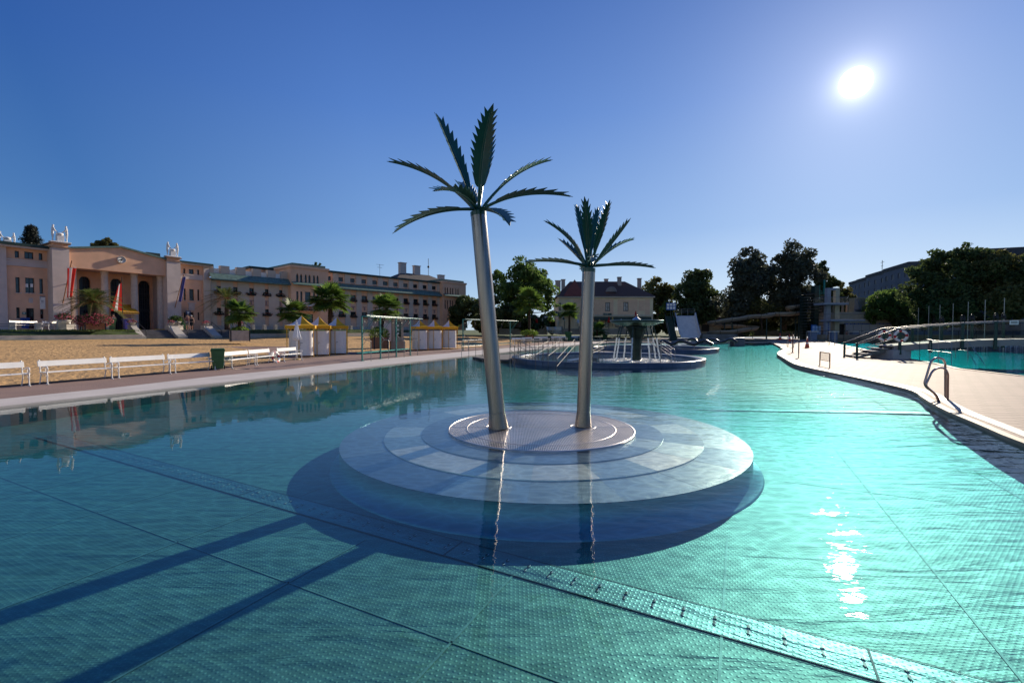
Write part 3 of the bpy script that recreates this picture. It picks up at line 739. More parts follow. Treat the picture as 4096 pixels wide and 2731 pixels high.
# wheeled bin
def wheeled_bin(loc, rz, m, label, cat='waste bin', s=1.0, group=None):
    r = empty('wheeled_bin', loc, rz, label, cat, group); r.scale = (s, s, s)
    mb = MB(); n = 8
    vs = [(-.22,-.25,.06),(.22,-.25,.06),(.22,.20,.06),(-.22,.20,.06),(-.29,-.34,.96),(.29,-.34,.96),(.29,.30,.96),(-.29,.30,.96)]
    mb.add(vs, [(0,3,2,1),(0,1,5,4),(1,2,6,5),(2,3,7,6),(3,0,4,7)]); mb.box(-.31,.31,-.36,.32,.93,.98)
    mb.build('bin_body', m, r, bevel=.015)
    mb = MB(); mb.wallprism([(-.30,.985),(.30,.985),(.27,1.05),(-.27,1.05)], -.37, .33); mb.box(-.14,.14,-.41,-.36,.99,1.02); mb.build('lid', m, r, bevel=.015)
    for x in (-.27, .27):
        mb = MB(); mb.tube([(x-.025,.26,.10),(x+.025,.26,.10)], .10, 16); mb.build('wheel', M_BLACK, r)
    mb = MB(); mb.tube([(-.24,.36,.95),(.24,.36,.95)], .018, 8); mb.build('handle', m, r)
    return r
wheeled_bin((-14.85, 22.95, .05), R_(33), M_GREENPLASTIC, 'dark green wheeled bin standing between the white benches by the pool', s=1.02)

# life ring leaning behind the bench
def life_ring(loc, rot, label, R=.30, group=None, holder=False):
    r = empty('life_ring', loc, 0, label, 'life ring', group); r.rotation_euler = rot
    mb = MB(); n = 48; m = 10; vs = []; fs = []; mi = []
    for i in range(n):
        a = 2*math.pi*i/n
        for j in range(m):
            b = 2*math.pi*j/m; q = R + .075*math.cos(b); vs.append((q*math.cos(a), .055*math.sin(b), q*math.sin(a)))
    o = MB()
    for part, sel in (('ring', lambda i: True),):
        o.add(vs, [])
        for i in range(n):
            seg = (i % 12) in (0, 1, 2, 11)
            for j in range(m):
                o.f.append((i*m+j, i*m+(j+1) % m, ((i+1) % n)*m+(j+1) % m, ((i+1) % n)*m+j)); o.m.append(1 if seg else 0); o.sm.append(True)
    o.build('ring', [M_FLAGW if False else M_WHITE, mat('red_band', (0.50, 0.03, 0.03), .5)], r)
    mb = MB()
    mb.tube([((R+.10+.0*math.cos(t))*math.cos(t), 0, (R+.10)*math.sin(t)) for t in [i*2*math.pi/40 for i in range(41)]], .008, 5); mb.build('grab_rope', M_WHITE, r)
    return r
life_ring((-14.55, 28.0, .38), (R_(-15), 0, R_(80)), 'red and white life ring leaning behind the bench beside the changing cabins')

# ------------------------------------------------------------ changing cabins
def cabin_proto():
    r = empty('changing_cabin', (0,0,0), 0, 'x', 'changing cabin'); w2 = .84
    mb = MB()
    # roof: square plan, concave sweep up to a peak, alternating canvas stripes
    n = 10; prof = [(w2*1.05*(1-i/n)**1.0, 2.32 + .72*(i/n)**1.75) for i in range(n+1)]
    for s in range(8):
        for i in range(n):
            ra, za = prof[i]; rb_, zb = prof[i+1]
            def pp(r_, k):
                a = math.pi/4*k + math.pi/4*.5*0; c = (math.cos(a), math.sin(a)); q = max(abs(c[0]), abs(c[1])); return (c[0]/q*r_, c[1]/q*r_)
            a, b = pp(ra, s), pp(ra, s+1); c, d = pp(rb_, s+1), pp(rb_, s)
            mb.add([(a[0],a[1],za),(b[0],b[1],za),(c[0],c[1],zb),(d[0],d[1],zb)], [(0,1,2,3)], 1 if s in (5,) else 0, True)
    mb.sphere((0,0,3.05), .03, 8)
    mb.build('roof', [M_YELLOW, M_WHITECANVAS], r)
    mb = MB()
    for q in range(4):
        M = Matrix.Rotation(q*math.pi/2, 4, 'Z'); k = 9; e = w2*1.055
        for i in range(k):
            x0 = -e + 2*e*i/k; x1 = -e + 2*e*(i+1)/k; xm = (x0+x1)/2
            mb.add([(x0,-e,2.33),(x1,-e,2.33),(x1,-e,2.13),(x1-.05,-e,2.085),(xm,-e,2.06),(x0+.05,-e,2.085),(x0,-e,2.13)], [(0,6,5,4,3,2,1)], 0, False, M)
    mb.build('valance', M_YELLOW, r)
    for x in (-.78, .78):
        for y in (-.78, .78):
            mb = MB(); mb.box(x-.022, x+.022, y-.022, y+.022, 0, 2.3); mb.build('post', M_YELLOW, r)
    mb = MB(); mb.box(-.10,-.06,-.80,-.76,0,2.2); mb.box(-.76,.76,-.79,-.77,2.10,2.14); mb.box(-.76,.76,.77,.79,2.10,2.14); mb.box(-.79,-.77,-.76,.76,2.10,2.14); mb.box(.77,.79,-.76,.76,2.10,2.14); mb.build('frame_bar', M_YELLOW, r)
    # curved wall panel and curved door
    mb = MB()
    pts = []
    for i in range(9): a = math.pi + (math.pi/2)*i/8 ; pts.append((-.38+.34*math.cos(a), -.40+.36*math.sin(a)))
    pts = [(-.74,.72)] + pts + [(-.10,-.76)]
    for i in range(len(pts)-1):
        a, b = pts[i], pts[i+1]; mb.add([(a[0],a[1],.14),(b[0],b[1],.14),(b[0],b[1],1.93),(a[0],a[1],1.93)], [(0,1,2,3)], 0, 0 < i < len(pts)-2)
    mb.add([(-.74,.72,.14),(.74,.72,.14),(.74,.72,1.93),(-.74,.72,1.93)], [(3,2,1,0)])
    mb.build('wall_panel', M_CREAM, r)
    mb = MB(); pts = [(-.06,-.755)] + [(.30+.42*math.sin(a), -.36-.395*math.cos(a)) for a in [math.pi/2*i/8 for i in range(9)]] + [(.72,.70)]
    for i in range(len(pts)-1):
        a, b = pts[i], pts[i+1]; mb.add([(a[0],a[1],.14),(b[0],b[1],.14),(b[0],b[1],1.93),(a[0],a[1],1.93)], [(0,1,2,3)], 0, True)
    d = mb.build('door', M_WHITE, r)
    mb = MB(); mb.tube([(.02,-.79,1.05),(.14,-.79,1.05)], .012, 6); mb.tube([(.02,-.75,1.05),(.02,-.80,1.05)], .02, 8); mb.tube([(.02,-.75,.93),(.02,-.78,.93)], .018, 8); mb.build('handle', M_BLACK, d)
    mb = MB()
    for k in range(8):
        x = -.62 + k*.175; mb.tube(bend([(x,-.74,2.09),(x,-.74,1.99),(x+.04,-.74,1.96)], .02), .008, 5)
    mb.build('coat_hooks', M_BLACK, r)
    return r
cab0 = cabin_proto()
cabs = [((255,460,33.6), 'nearest yellow roofed changing cabin, behind the closed parasol', 1.12), ((417,455,35.0), 'middle cabin of the near group of three, with its white door lit', 1.0), ((582,450,36.9), 'third cabin of the near group, with a white striped peak', 1.0),
        ((1362,388,44.6), 'first cabin of the far group, white striped peak beside the shower rack', 1.0), ((1498,385,46.0), 'middle cabin of the far group of three changing cabins', 1.0), ((1637,380,47.6), 'last changing cabin of the far group, nearest the large metal palm trunk', 1.0)]
for i, ((px, py, D), lab, s) in enumerate(cabs):
    p = V(5, px, py, D); rz = R_(18) if i < 3 else R_(12)
    if i == 0: cab0.location = (p.x, p.y, .05); cab0.rotation_euler[2] = rz; cab0['label'] = lab; cab0['group'] = 'yellow changing cabins'; cab0.scale = (s, s, 1)
    else:
        c = dup(cab0, (p.x, p.y, .05), rz, lab, 'yellow changing cabins', (s, s, 1))
# closed parasol
r = empty('closed_parasol', (-14.5, 30.65, .05), 0, 'closed white parasol on a thin pole beside the nearest changing cabin', 'parasol')
mb = MB(); mb.tube([(0,0,.04),(0,0,2.62)], .02, 10); mb.build('pole', M_WHITE, r)
mb = MB(); mb.lathe([(.001,.08),(.22,.06),(.24,.0)], 20); mb.build('base', mat('ochre_base', (.4,.28,.08), .6), r)
mb = MB(); vs = []; n = 24; prof = [(.02,2.68),(.05,2.5),(.10,2.2),(.16,1.9),(.23,1.6),(.27,1.38),(.10,1.30)]
for (q, z) in prof:
    for k in range(n): f_ = 1 + .22*math.cos(k*2*math.pi/n*6); vs.append((q*f_*math.cos(2*math.pi*k/n), q*f_*math.sin(2*math.pi*k/n), z))
mb.add(vs, [(i*n+k, i*n+(k+1) % n, (i+1)*n+(k+1) % n, (i+1)*n+k) for i in range(len(prof)-1) for k in range(n)], 0, True); mb.build('canopy', M_WHITECANVAS, r)

# ------------------------------------------------------------ shower racks
def rail_tube(mb, pts, r=.022, rad=.12): mb.tube(bend(pts, rad, 5), r, 8)
def shower_rack(p0, p1, n, H, label, out=1.0):
    p0, p1 = Vector(p0), Vector(p1); d = p1 - p0; L = d.length; rz = math.atan2(d.y, d.x)
    r = empty('shower_rack', p0, rz, label, 'shower rack', 'teal shower racks by the pool')
    for k in range(n):
        x = L*k/(n-1)
        mb = MB(); mb.box(x-.04, x+.04, -.04, .04, 0, H); mb.cbox((x,0,.01), (.2,.2,.02)); mb.build('post', M_TEALPAINT, r)
        mb = MB(); mb.tube([(x,-.03,H*.60),(x,-out,H-.02)], .018, 8); mb.tube([(x,-.03,H*.68),(x,-out*.8,H-.1)], .010, 6); mb.build('brace', M_TEALPAINT, r)
        mb = MB(); rail_tube(mb, [(x+.02,-.04,1.62),(x+.02,-.28,1.32),(x+.02,-.62,1.32),(x+.02,-.62,.0)], .022, .10); mb.tube([(x+.02,-.28,1.32),(x+.02,-.04,1.05)], .014, 6); mb.build('handrail', M_RAIL, r)
    mb = MB(); mb.tube([(-.35,-out*.55,H+.02),(L+.45,-out*.55,H-.0)], .045, 10); mb.tube([(0,0,H),(0,-out*.6,H)], .045, 8); mb.tube([(L,0,H-.02),(L,-out*.6,H-.02)], .045, 8); mb.tube([(-.1,-out,H-.02),(L+.1,-out,H-.02)], .022, 8); mb.tube([(-.02,0,H-.02),(L+.02,0,H-.02)], .03, 8)
    mb.build('water_pipe', M_TEALPAINT, r)
    mb = MB(); mb.box(-.15, L+.1, .02, .30, .50, .55); mb.build('plank', mat('light_teal_plank', (.05,.36,.30), .4), r)
    for k in range(9):
        x = .2 + k*(L-.4)/8
        mb = MB(); mb.tube(bend([(x,-out*.55,H),(x,-out*.55,H-.12),(x,-out*.5,H-.18)], .04), .012, 6); mb.lathe([(.015,.05),(.05,.0),(.001,-.005)], 10, (x,-out*.5,H-.24)); mb.build('shower_head', M_RAIL, r)
    for k in range(6):
        x = .25 + k*(L-.5)/5
        mb = MB(); mb.tube([(x,-.02,H-.3),(x,-.02,1.75)], .007, 5); mb.tube(bend([(x,-.02,H-.35),(x+.18,-.02,H-.35),(x+.18,-.02,H-.6)], .03), .009, 5); mb.build('pull_rod', M_RAIL, r)
    return r
shower_rack((-9.62,29.2,.05), (-8.0,35.75,.05), 4, 2.88, 'near teal shower rack with four posts and handrails, left of the tall metal palm')
shower_rack((-4.7,43.6,.05), (-.2,51.0,.05), 3, 3.0, 'far teal shower rack seen behind the tall metal palm trunk')

# ------------------------------------------------------------ weather pillar with vane
px = V(23, 1105, 1335, 41.0)
r = empty('weather_pillar', (px.x, px.y, .05), R_(20), 'beige stone pillar with glazed instrument cases and a compass weather vane on top', 'weather pillar')
mb = MB(); mb.box(-.62,.62,-.62,.62,0,1.0); mb.build('plinth', mat('tan_plinth', (.36,.25,.17), .85, 0, .12, 2, .4, 25), r, bevel=.03)
mb = MB()
for x in (-.38,.38):
    for y in (-.38,.38): mb.box(x-.10,x+.10,y-.10,y+.10,1.0,3.05)
mb.box(-.30,.30,-.30,.30,1.0,1.35); mb.box(-.30,.30,-.30,.30,2.75,3.05); mb.build('shaft', mat('tan_shaft', (.44,.33,.24), .85, 0, .1, 2, .3, 25), r)
mb = MB(); mb.box(-.62,.62,-.62,.62,3.05,3.15); mb.box(-.70,.70,-.70,.70,3.15,3.23); mb.box(-.45,.45,-.45,.45,3.23,3.36); mb.build('cap', mat('tan_cap', (.26,.20,.15), .85), r)
for k in range(4):
    mb = MB(); M = Matrix.Rotation(k*math.pi/2, 4, 'Z'); mb.box(-.27,.27,-.36,-.33,1.38,2.72,0,M); 
    for z in (1.6,1.95,2.3): mb.box(-.08,.08,-.375,-.362,z,z+.16,1,M)
    mb.build('instrument_case', [M_GLASS, M_CREAM], r)
v = MB(); v.tube([(0,0,3.36),(0,0,4.65)], .025, 8); v.tube([(-.35,0,4.05),(.35,0,4.05)], .012, 6); v.tube([(0,-.35,4.05),(0,.35,4.05)], .012, 6); v.sphere((0,0,3.62), .06, 8)
vo = v.build('weather_vane', M_BLACK, r)
def text(name, s, size, m, parent, loc, rot=(R_(90),0,0), ext=.008, align='CENTER'):
    cu = bpy.data.curves.new(name, 'FONT'); cu.body = s; cu.size = size; cu.extrude = ext; cu.align_x = align; cu.align_y = 'CENTER'; cu.materials.append(m)
    tmp = bpy.data.objects.new(name, cu); C.objects.link(tmp); dg = bpy.context.evaluated_depsgraph_get(); me = bpy.data.meshes.new_from_object(tmp.evaluated_get(dg)); bpy.data.objects.remove(tmp)
    o = bpy.data.objects.new(name, me); C.objects.link(o); o.parent = parent; o.location = loc; o.rotation_euler = rot; return o
M_GOLD = mat('gilded_letters', (.75,.55,.30), .35, .6)
text('letter', 'W', .30, M_GOLD, vo, (-.36,0,4.05)); text('letter', 'S', .30, M_GOLD, vo, (.36,0,4.05))
text('letter', 'E', .30, M_GOLD, vo, (-.30,0,4.45)); text('letter', 'N', .30, M_GOLD, vo, (.30,.0,4.45)); 

# ------------------------------------------------------------ bubbling basins and the mushroom fountain
def round_basin(c, R, h, label, wlabel, foam=True, depth=.55):
    r = empty('round_basin', (c[0], c[1], FZ), 0, label, 'basin')
    z = -FZ
    mb = MB(); mb.lathe([(R-.02,0),(R,z+h-.02),(R-.02,z+h),(R-depth,z+h-.035),(R-depth-.02,z+h-.06),(R-depth-.02,.3)], 128, smooth=True)
    mb.build('basin_wall', M_DKSTEEL, r)
    mb = MB()
    for k in range(26):
        a = 2*math.pi*k/26 + .05; M = Matrix.Rotation(a, 4, 'Z'); mb.box(R-.003, R+.004, -.006, .006, z+.01, z+h-.03, 0, M)
    mb.lathe([(R+.001,z+h*.45),(R+.006,z+h*.45),(R+.006,z+h*.47),(R+.001,z+h*.47)], 100); mb.build('panel_joint', M_BLACK, r)
    mb = MB(); mb.lathe([(.001,.30),(R-depth,.30)], 64); mb.build('basin_bottom', steel_floor('basin_steel'+str(int(R*10)), (.40,.60,.62), .4, dots=False), r)
    mb = MB(); mb.lathe([(.001,z+h-.13),(R-depth-.021,z+h-.13)], 64); mb.build('basin_water', M_BWATER, r)
    return r
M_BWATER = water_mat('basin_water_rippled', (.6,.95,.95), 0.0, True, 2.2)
WC = (6.25, 30.6); round_basin(WC, 6.27, .27, 'near round basin of dark steel panels holding the mushroom fountain', '')
round_basin((14.3, 46.8), 6.4, .30, 'far round basin of dark steel behind the mushroom fountain', '')
# splash foam
def foam(c, z, spots, rad, n, label, seed):
    q = random.Random(seed); mb = MB()
    for k in range(n):
        s = q.choice(spots); a = q.uniform(0, 6.283); d = rad*q.random()**1.4*1.6; x = s[0] + d*math.cos(a); y = s[1] + d*math.sin(a); h = q.uniform(.012,.045)*(1.4 - d/rad*.6); u = q.uniform(.012,.05)
        b = q.uniform(0, 3); M = Matrix.Translation((x,y,z)) @ Matrix.Rotation(b, 4, 'Z')
        mb.add([(-u,-u*.6,0),(u,-u*.6,0),(u*.8,u*.6,0),(-u*.8,u*.6,0),(0,0,h)], [(0,1,4),(1,2,4),(2,3,4),(3,0,4)], 0, True, M)
    o = mb.build('splash_foam', M_FOAM); o['kind'] = 'stuff'; o['label'] = label; return o
FC = V(20, 1800, 770, 28.6); FC = Vector((FC.x, FC.y, 0))
zb = .17
ft = empty('mushroom_fountain', (FC.x, FC.y, zb-.03), 0, 'dark green metal mushroom fountain with a wide dish and water jets in the near basin', 'fountain')
def fz(y): return V(20, 1800, y, 28.6).z - zb + .03
mb = MB(); prof = [(.27,-.3),(.27,1.3)]
ztop = fz(300)
for k in range(8):      # fluted stem flaring at the top, built of ribs
    a = 2*math.pi*k/8; M = Matrix.Rotation(a, 4, 'Z')
    w0 = .10
    pf = [(.26,-.4),(.27,ztop*.45),(.33,ztop*.68),(.50,ztop*.88),(.62,ztop)]
    for i in range(len(pf)-1):
        (r0,z0),(r1,z1) = pf[i],pf[i+1]
        mb.add([(r0,-w0*r0/.27,z0),(r0,w0*r0/.27,z0),(r1,w0*r1/.27,z1),(r1,-w0*r1/.27,z1),(r0*.6,-w0*.4,z0),(r1*.6,-w0*.4,z1),(r0*.6,w0*.4,z0),(r1*.6,w0*.4,z1)], [(0,1,2,3),(4,0,3,5),(1,6,7,2)], 0, False, M)
mb.lathe([(.20,-.4),(.20,ztop*.6),(.42,ztop*.95),(.45,ztop)], 24)
mb.build('stem', M_BRONZE, ft)
mb = MB(); z1, z2 = fz(262), fz(185); mb.lathe([(.62,ztop-.02),(.66,ztop+.02),(.66,z1),(.5,z1+.02),(.45,z1+.12),(.6,z1+.15)], 40); mb.build('collar', M_BRONZE, ft)
mb = MB(); mb.lathe([(.5,z1+.16),(.9,z1+.10),(1.40,z2-.12),(1.62,z2-.05),(1.66,z2),(1.62,z2+.02),(1.3,z2-.04),(.4,z2-.02)], 64); mb.lathe([(.9,z1-.0),(1.55,z1+.20),(1.60,z1+.22),(1.58,z1+.25),(.9,z1+.06)], 64); mb.build('dish', mat('fountain_dish', (.16,.22,.19), .28, .8, .2, 2), ft)
mb = MB(); mb.lathe([(.33,z2-.03),(.32,z2+.02),(.06,fz(135)),(.05,fz(128))], 32); mb.build('cone_cap', M_STEEL, ft)
mb = MB(); mb.sphere((0,0,fz(118)), .075, 12); mb.build('ball_finial', mat('copper_ball', (.30,.18,.13), .35, .8), ft)
spots = []
for k in range(8):
    a = 2*math.pi*k/8 + .32; cx, sx_ = math.cos(a), math.sin(a)
    mb = MB(); mb.tube([(1.02*cx,1.02*sx_,z1+.02),(1.22*cx,1.22*sx_,fz(430))], .035, 8); mb.tube([(.80*cx,.80*sx_,z1+.0),(1.10*cx,1.10*sx_,fz(300))], .018, 6); mb.build('spout_pipe', M_BRONZE, ft)
    mb = MB(); q = random.Random(k+5); zt = fz(430); za = .03
    pts = [(1.22*cx + (1.44-1.22)*cx*t + q.uniform(-.012,.012), 1.22*sx_ + (1.44-1.22)*sx_*t + q.uniform(-.012,.012), zt + (za-zt)*t) for t in [i/16 for i in range(17)]]
    mb.tube(pts, [.035 + .018*abs(math.sin(i*1.9+k)) for i in range(17)], 7); mb.build('water_jet', M_FOAM, ft)
    spots.append((FC.x + 1.44*cx, FC.y + 1.44*sx_))
foam(FC, zb-.03, spots + [(FC.x, FC.y)], .62, 2600, 'white splashes where the fountain jets hit the basin water', 4)
# metal wedge seat in the basin
wp = G(20, 930, 745, .2)
mb = MB(); mb.wallprism([(-.9,-.15),(.9,-.15),(.9,.16),(.55,.20),(-.9,.02)], -.4, .4); o = mb.build('ramp_wedge', M_DKSTEEL, None, (wp.x+.5, wp.y+.6, .13), R_(20), bevel=.02); tag(o, 'small wedge shaped metal seat standing in the near round basin', 'wedge seat')
# ------------------------------------------------------------ handrails around the basins and steps
def handrail(name_label, segs, m=M_RAIL, r=.017, group='steel handrails around the basins', cat='handrail', loc=None, kname='handrail'):
    base = Vector(loc) if loc else Vector(segs[0][0])
    rt = empty(kname, base, 0, name_label, cat, group)
    for nm, pts in segs if isinstance(segs[0][0], str) else [('rail', s) for s in segs]:
        mb = MB(); mb.tube(bend([Vector(p) - base for p in pts], .14, 5), r, 8); mb.build(nm, m, rt)
    return rt
M_RAILD = mat('dull_rail_steel', (0.14, 0.135, 0.13), 0.6, .4, 0.05)
def stair_rail(r, top0, top1, D0, D1, label, zb0=-.3, low=True, posts=3):
    """sloping pool-step handrail between two measured points"""
    a = V(r, *top0, D0); b = V(r, *top1, D1)
    segs = [[(a.x,a.y,-.35), a, b, (b.x, b.y, max(-.35, b.z-.75))]]
    if low: 
        o = Vector((0,0,-.38)); segs.append([a+o, b+o])
    for k in range(1, posts-1):
        p = a.lerp(b, k/(posts-1)); segs.append([p, (p.x, p.y, -.35)])
    return handrail(label, segs, M_RAIL if top0[0] > 1900 else M_RAILD)
RL = [((0,500),(125,585),24,25.6,'descending handrail left of the near basin, at the pool steps'), ((365,575),(550,478),26,29,'short sloped handrail behind the left part of the near basin'),
      ((545,590),(700,482),25.5,28.5,'second sloped handrail behind the left part of the near basin'), ((125,470),(320,570),30,27.5,'handrail sloping down to the right beside the benches'),
      ((665,735),(925,452),23.5,27.5,'longest sloping handrail, entering the near basin left of the wedge seat'), ((1180,560),(1340,495),28,30,'handrail just right of the shorter palm trunk'),
      ((1180,525),(1375,460),29.5,32,'handrail behind the one right of the shorter palm trunk'), ((1440,375),(1550,460),55,50,'distant handrail by the far green bin'),
      ((2010,425),(2300,605),30,27,'upper bright handrail sloping down right of the fountain'), ((2160,475),(2352,600),31,28.2,'second bright handrail sloping down right of the fountain'),
      ((2010,520),(2300,668),28,25.6,'lower bright handrail sloping down right of the fountain')]
for a, b, d0, d1, lab in RL: stair_rail(20, a, b, d0, d1, lab)
# long level rails along the left steps (walkway) 
def level_rail(r, p, q, D0, D1, label, n=6, low=.42):
    a = V(r, *p, D0); b = V(r, *q, D1); segs = [[(a.x,a.y,-.1), a, b, (b.x,b.y,-.1)], [a-Vector((0,0,low)), b-Vector((0,0,low))]]
    for k in range(1, n-1): c = a.lerp(b, k/(n-1)); segs.append([c, (c.x,c.y,-.1)])
    return handrail(label, segs, M_RAILD if low and n > 4 else M_RAIL)
level_rail(5, (1755,310), (1950,302), 31.5, 34, 'level railing at the pool edge left of the tall metal palm trunk', 4)
level_rail(20, (0,470), (610,475), 33, 30, 'long level railing behind the near basin towards the benches', 6)
level_rail(20, (150,492), (760,468), 29.5, 32.5, 'second level railing behind the near basin', 6)
# stepped slab between the basins
mb = MB(); p = [(2.2,28.6),(-1.6,33.4),(-2.6,36.4),(1.8,36.2),(5.2,38.0),(10.5,41.0),(12.5,38.0),(9.5,36.0),(4,36.5)]
mb.prism([(-2.9,33.6),(-1.4,30.5),(1.4,30.4),(1.6,35.6),(5,37.2),(9.6,41.8),(8.6,43.6),(3.0,38.6),(-2.0,36.6)], -.5, .06); o = mb.build('step_platform', M_STEP); o['kind'] = 'structure'
# ------------------------------------------------------------ wave tubes
def wave_tube(r, pts, D0, D1, rad, label):
    P = []
    n = len(pts)
    for i, (x, y) in enumerate(pts): P.append(V(r, x, y, D0 + (D1-D0)*i/(n-1)))
    base = Vector((P[0].x, P[0].y, 0)); rt = empty('wave_tube', base, 0, label, 'wave tube', 'black wave shaped tubes in the pool')
    Q = []
    for i in range(n-1):
        p0 = P[max(0,i-1)]; p1 = P[i]; p2 = P[i+1]; p3 = P[min(n-1,i+2)]
        for k in range(8):
            t = k/8; Q.append(0.5*((2*p1) + (p2-p0)*t + (2*p0-5*p1+4*p2-p3)*t*t + (3*p1-p0-3*p2+p3)*t**3) - base)
    Q.append(P[-1]-base); mb = MB(); mb.tube(Q, rad, 12); mb.build('tube', mat('black_gloss_tube', (.012,.016,.028), .18, 0, .1, spec=.7), rt)
    for i in range(1, n-1, 4):
        mb = MB(); q = P[i]-base; mb.tube([q, (q.x,q.y,-.6)], .04, 8); mb.build('support', M_RAIL, rt)
    return rt
wave_tube(25, [(880,170),(905,215),(985,170),(1050,190),(1110,218),(1165,212),(1240,170),(1310,172),(1390,205),(1480,225),(1560,185),(1640,165),(1700,195),(1770,228)], 50, 46, .17, 'nearer long black wave tube in the pool right of the fountain')
wave_tube(25, [(1120,190),(1210,188),(1340,175),(1400,145),(1470,142),(1530,180)], 60, 58, .17, 'short black wave tube behind the nearer one')
wave_tube(25, [(1650,170),(1720,145),(1800,150),(1880,185),(1950,180),(2020,150),(2080,145),(2140,190)], 56, 52.5, .17, 'farther black wave tube ending at the dark block')
p = G(25, 2180, 233, 0); mb = MB(); mb.cbox((0,0,.15), (1.7,1.0,1.7)); o = mb.build('tube_end_block', M_DKSTEEL, None, (p.x, p.y+.5, .0), R_(10), bevel=.12); tag(o, 'dark rounded block at the end of the farther wave tube', 'end block')

# ------------------------------------------------------------ terrace, bank, stairs
mb = MB()
far = [TEF.w(78, 0), TEF.w(78, 30)] 
poly = [tuple(TEF.w(-60, 0)[:2]), tuple(TEF.w(54, 0)[:2]), tuple(TEF.w(60, 6)[:2]), (-12, 101), (-30, 140), (-140, 120), (-160, -30)]
mb.prism(poly, 0.0, TZ, bottom=False); o = mb.build('terrace', M_TERR); o['kind'] = 'structure'
def frame_empty(name, F, label, cat, group=None): return empty(name, F.o, F.rot, label, cat, group)
# grass bank and low wall in front of the terrace (interrupted by the stairs)
S0 = TEF.hit(2, 1410, 1255)[0]; S1 = TEF.hit(3, 262, 700)[0]
for (u0, u1, nm) in ((-60, S0, 'left'), (S1, 54, 'right')):
    mb = MB(); k = 24
    for i in range(k):
        a, b = u0+(u1-u0)*i/k, u0+(u1-u0)*(i+1)/k
        P = [TEF.w(a, .0, -.03), TEF.w(b, .0, -.03), TEF.w(b, -1.2, -.18), TEF.w(a, -1.2, -.18), TEF.w(b, -2.7, -.50), TEF.w(a, -2.7, -.50)]
        mb.add([p - TEF.o + TEF.o for p in P], [(0,3,2,1),(3,5,4,2)], 0, True)
    o = mb.build('grass_bank', M_GRASS); o['kind'] = 'structure'
    mb = MB()
    M = Matrix.Translation(TEF.o) @ Matrix.Rotation(TEF.rot, 4, 'Z'); mb.box(u0, u1, -2.98, -2.70, -2.0, -.48, 0, M)
    o = mb.build('retaining_wall', M_STONE); tag(o, 'low pale retaining wall along the sand, %s of the terrace stairs' % nm, 'wall')
# tufts of grass on the bank (uncountable)
def tufts(name, fn, n, h, seed, m):
    q = random.Random(seed); mb = MB()
    for i in range(n):
        p = fn(q); a = q.uniform(0, 3.14); d = Vector((math.cos(a), math.sin(a), 0))*h*.35; t = Vector((q.uniform(-.4,.4)*h, q.uniform(-.4,.4)*h, h*q.uniform(.6,1.2)))
        mb.add([p-d, p+d, p+t], [(0,1,2)])
    o = mb.build(name, m); o['kind'] = 'stuff'; return o
M_GBLADE = mat('grass_blade', (0.10, 0.15, 0.03), .8, 0, .4, 3, trans=.4)
tufts('bank_grass', lambda q: TEF.w(q.uniform(-30, S0) if q.random() < .5 else q.uniform(S1, 45), -q.uniform(.05, 2.6), -.12), 6000, .16, 5, M_GBLADE)
# stairs: three flights between flower-topped piers
def flight(u0, u1, label):
    r = frame_empty('stone_stairs', TEF, label, 'stairs', 'terrace stairs')
    n = 6; zb = -.95
    for k in range(n):
        mb = MB(); z = -.002 - k*.16; mb.box(u0, u1, -.02-.34*(k+1), -.34*k+.0, z-.16-.4, z-.0); mb.build('step', M_STEP, r, bevel=.008)
    return r
fl = []
for x0, x1, lab in ((1478, 1890, 'leftmost dark stone flight of terrace stairs in front of the portico'), (1955, 2262, 'middle flight of terrace stairs below the walking couple'), (2345, 2640, 'right flight of terrace stairs towards the long wing')):
    a = TEF.hit(2, x0, 1300, -1)[0]; b = TEF.hit(2, x1, 1300, -1)[0]; fl.append((a, b)); flight(a, b, lab)
# cheek walls of the stairs
for (u, lab, w_) in ((S0+.25, 'stair cheek wall left of the first terrace flight', .5), ((fl[0][1]+fl[1][0])/2, 'sloping cheek wall between the first two terrace flights', .9), ((fl[1][1]+fl[2][0])/2, 'sloping cheek wall between the last two terrace flights', .9), (fl[2][1]+.4, 'sloping cheek wall right of the last terrace flight', .6)):
    r = frame_empty('cheek_wall', TEF, lab, 'wall', 'stair cheek walls')
    mb = MB(); poly = [(-.02-2.6,-1.3),(.3,-1.3),(.3,.45),(-.4,.45),(-.6,.30),(-2.3,-.62),(-2.6,-.66)]
    vs = [(u-w_/2, p[0], p[1]) for p in poly] + [(u+w_/2, p[0], p[1]) for p in poly]; n = len(poly)
    mb.add(vs, [tuple(range(n)), tuple(reversed(range(n, 2*n)))] + [((i+1) % n, i, n+i, n+(i+1) % n) for i in range(n)]); mb.build('cheek', M_STONE, r)
    mb = MB(); mb.box(u-w_/2-.06, u+w_/2+.06, -.46, .36, .451, .51); mb.build('coping_slab', M_STONE, r)
    rt = handrail('black handrail beside the ' + lab.replace('sloping ', ''), [[TEF.w(u+w_/2+.1, -.1, .0), TEF.w(u+w_/2+.1, -.1, .95), TEF.w(u+w_/2+.1, -2.3, -.05), TEF.w(u+w_/2+.1, -2.3, -.95)]], M_BLACK, .03, 'black stair handrails', kname='stair_handrail')
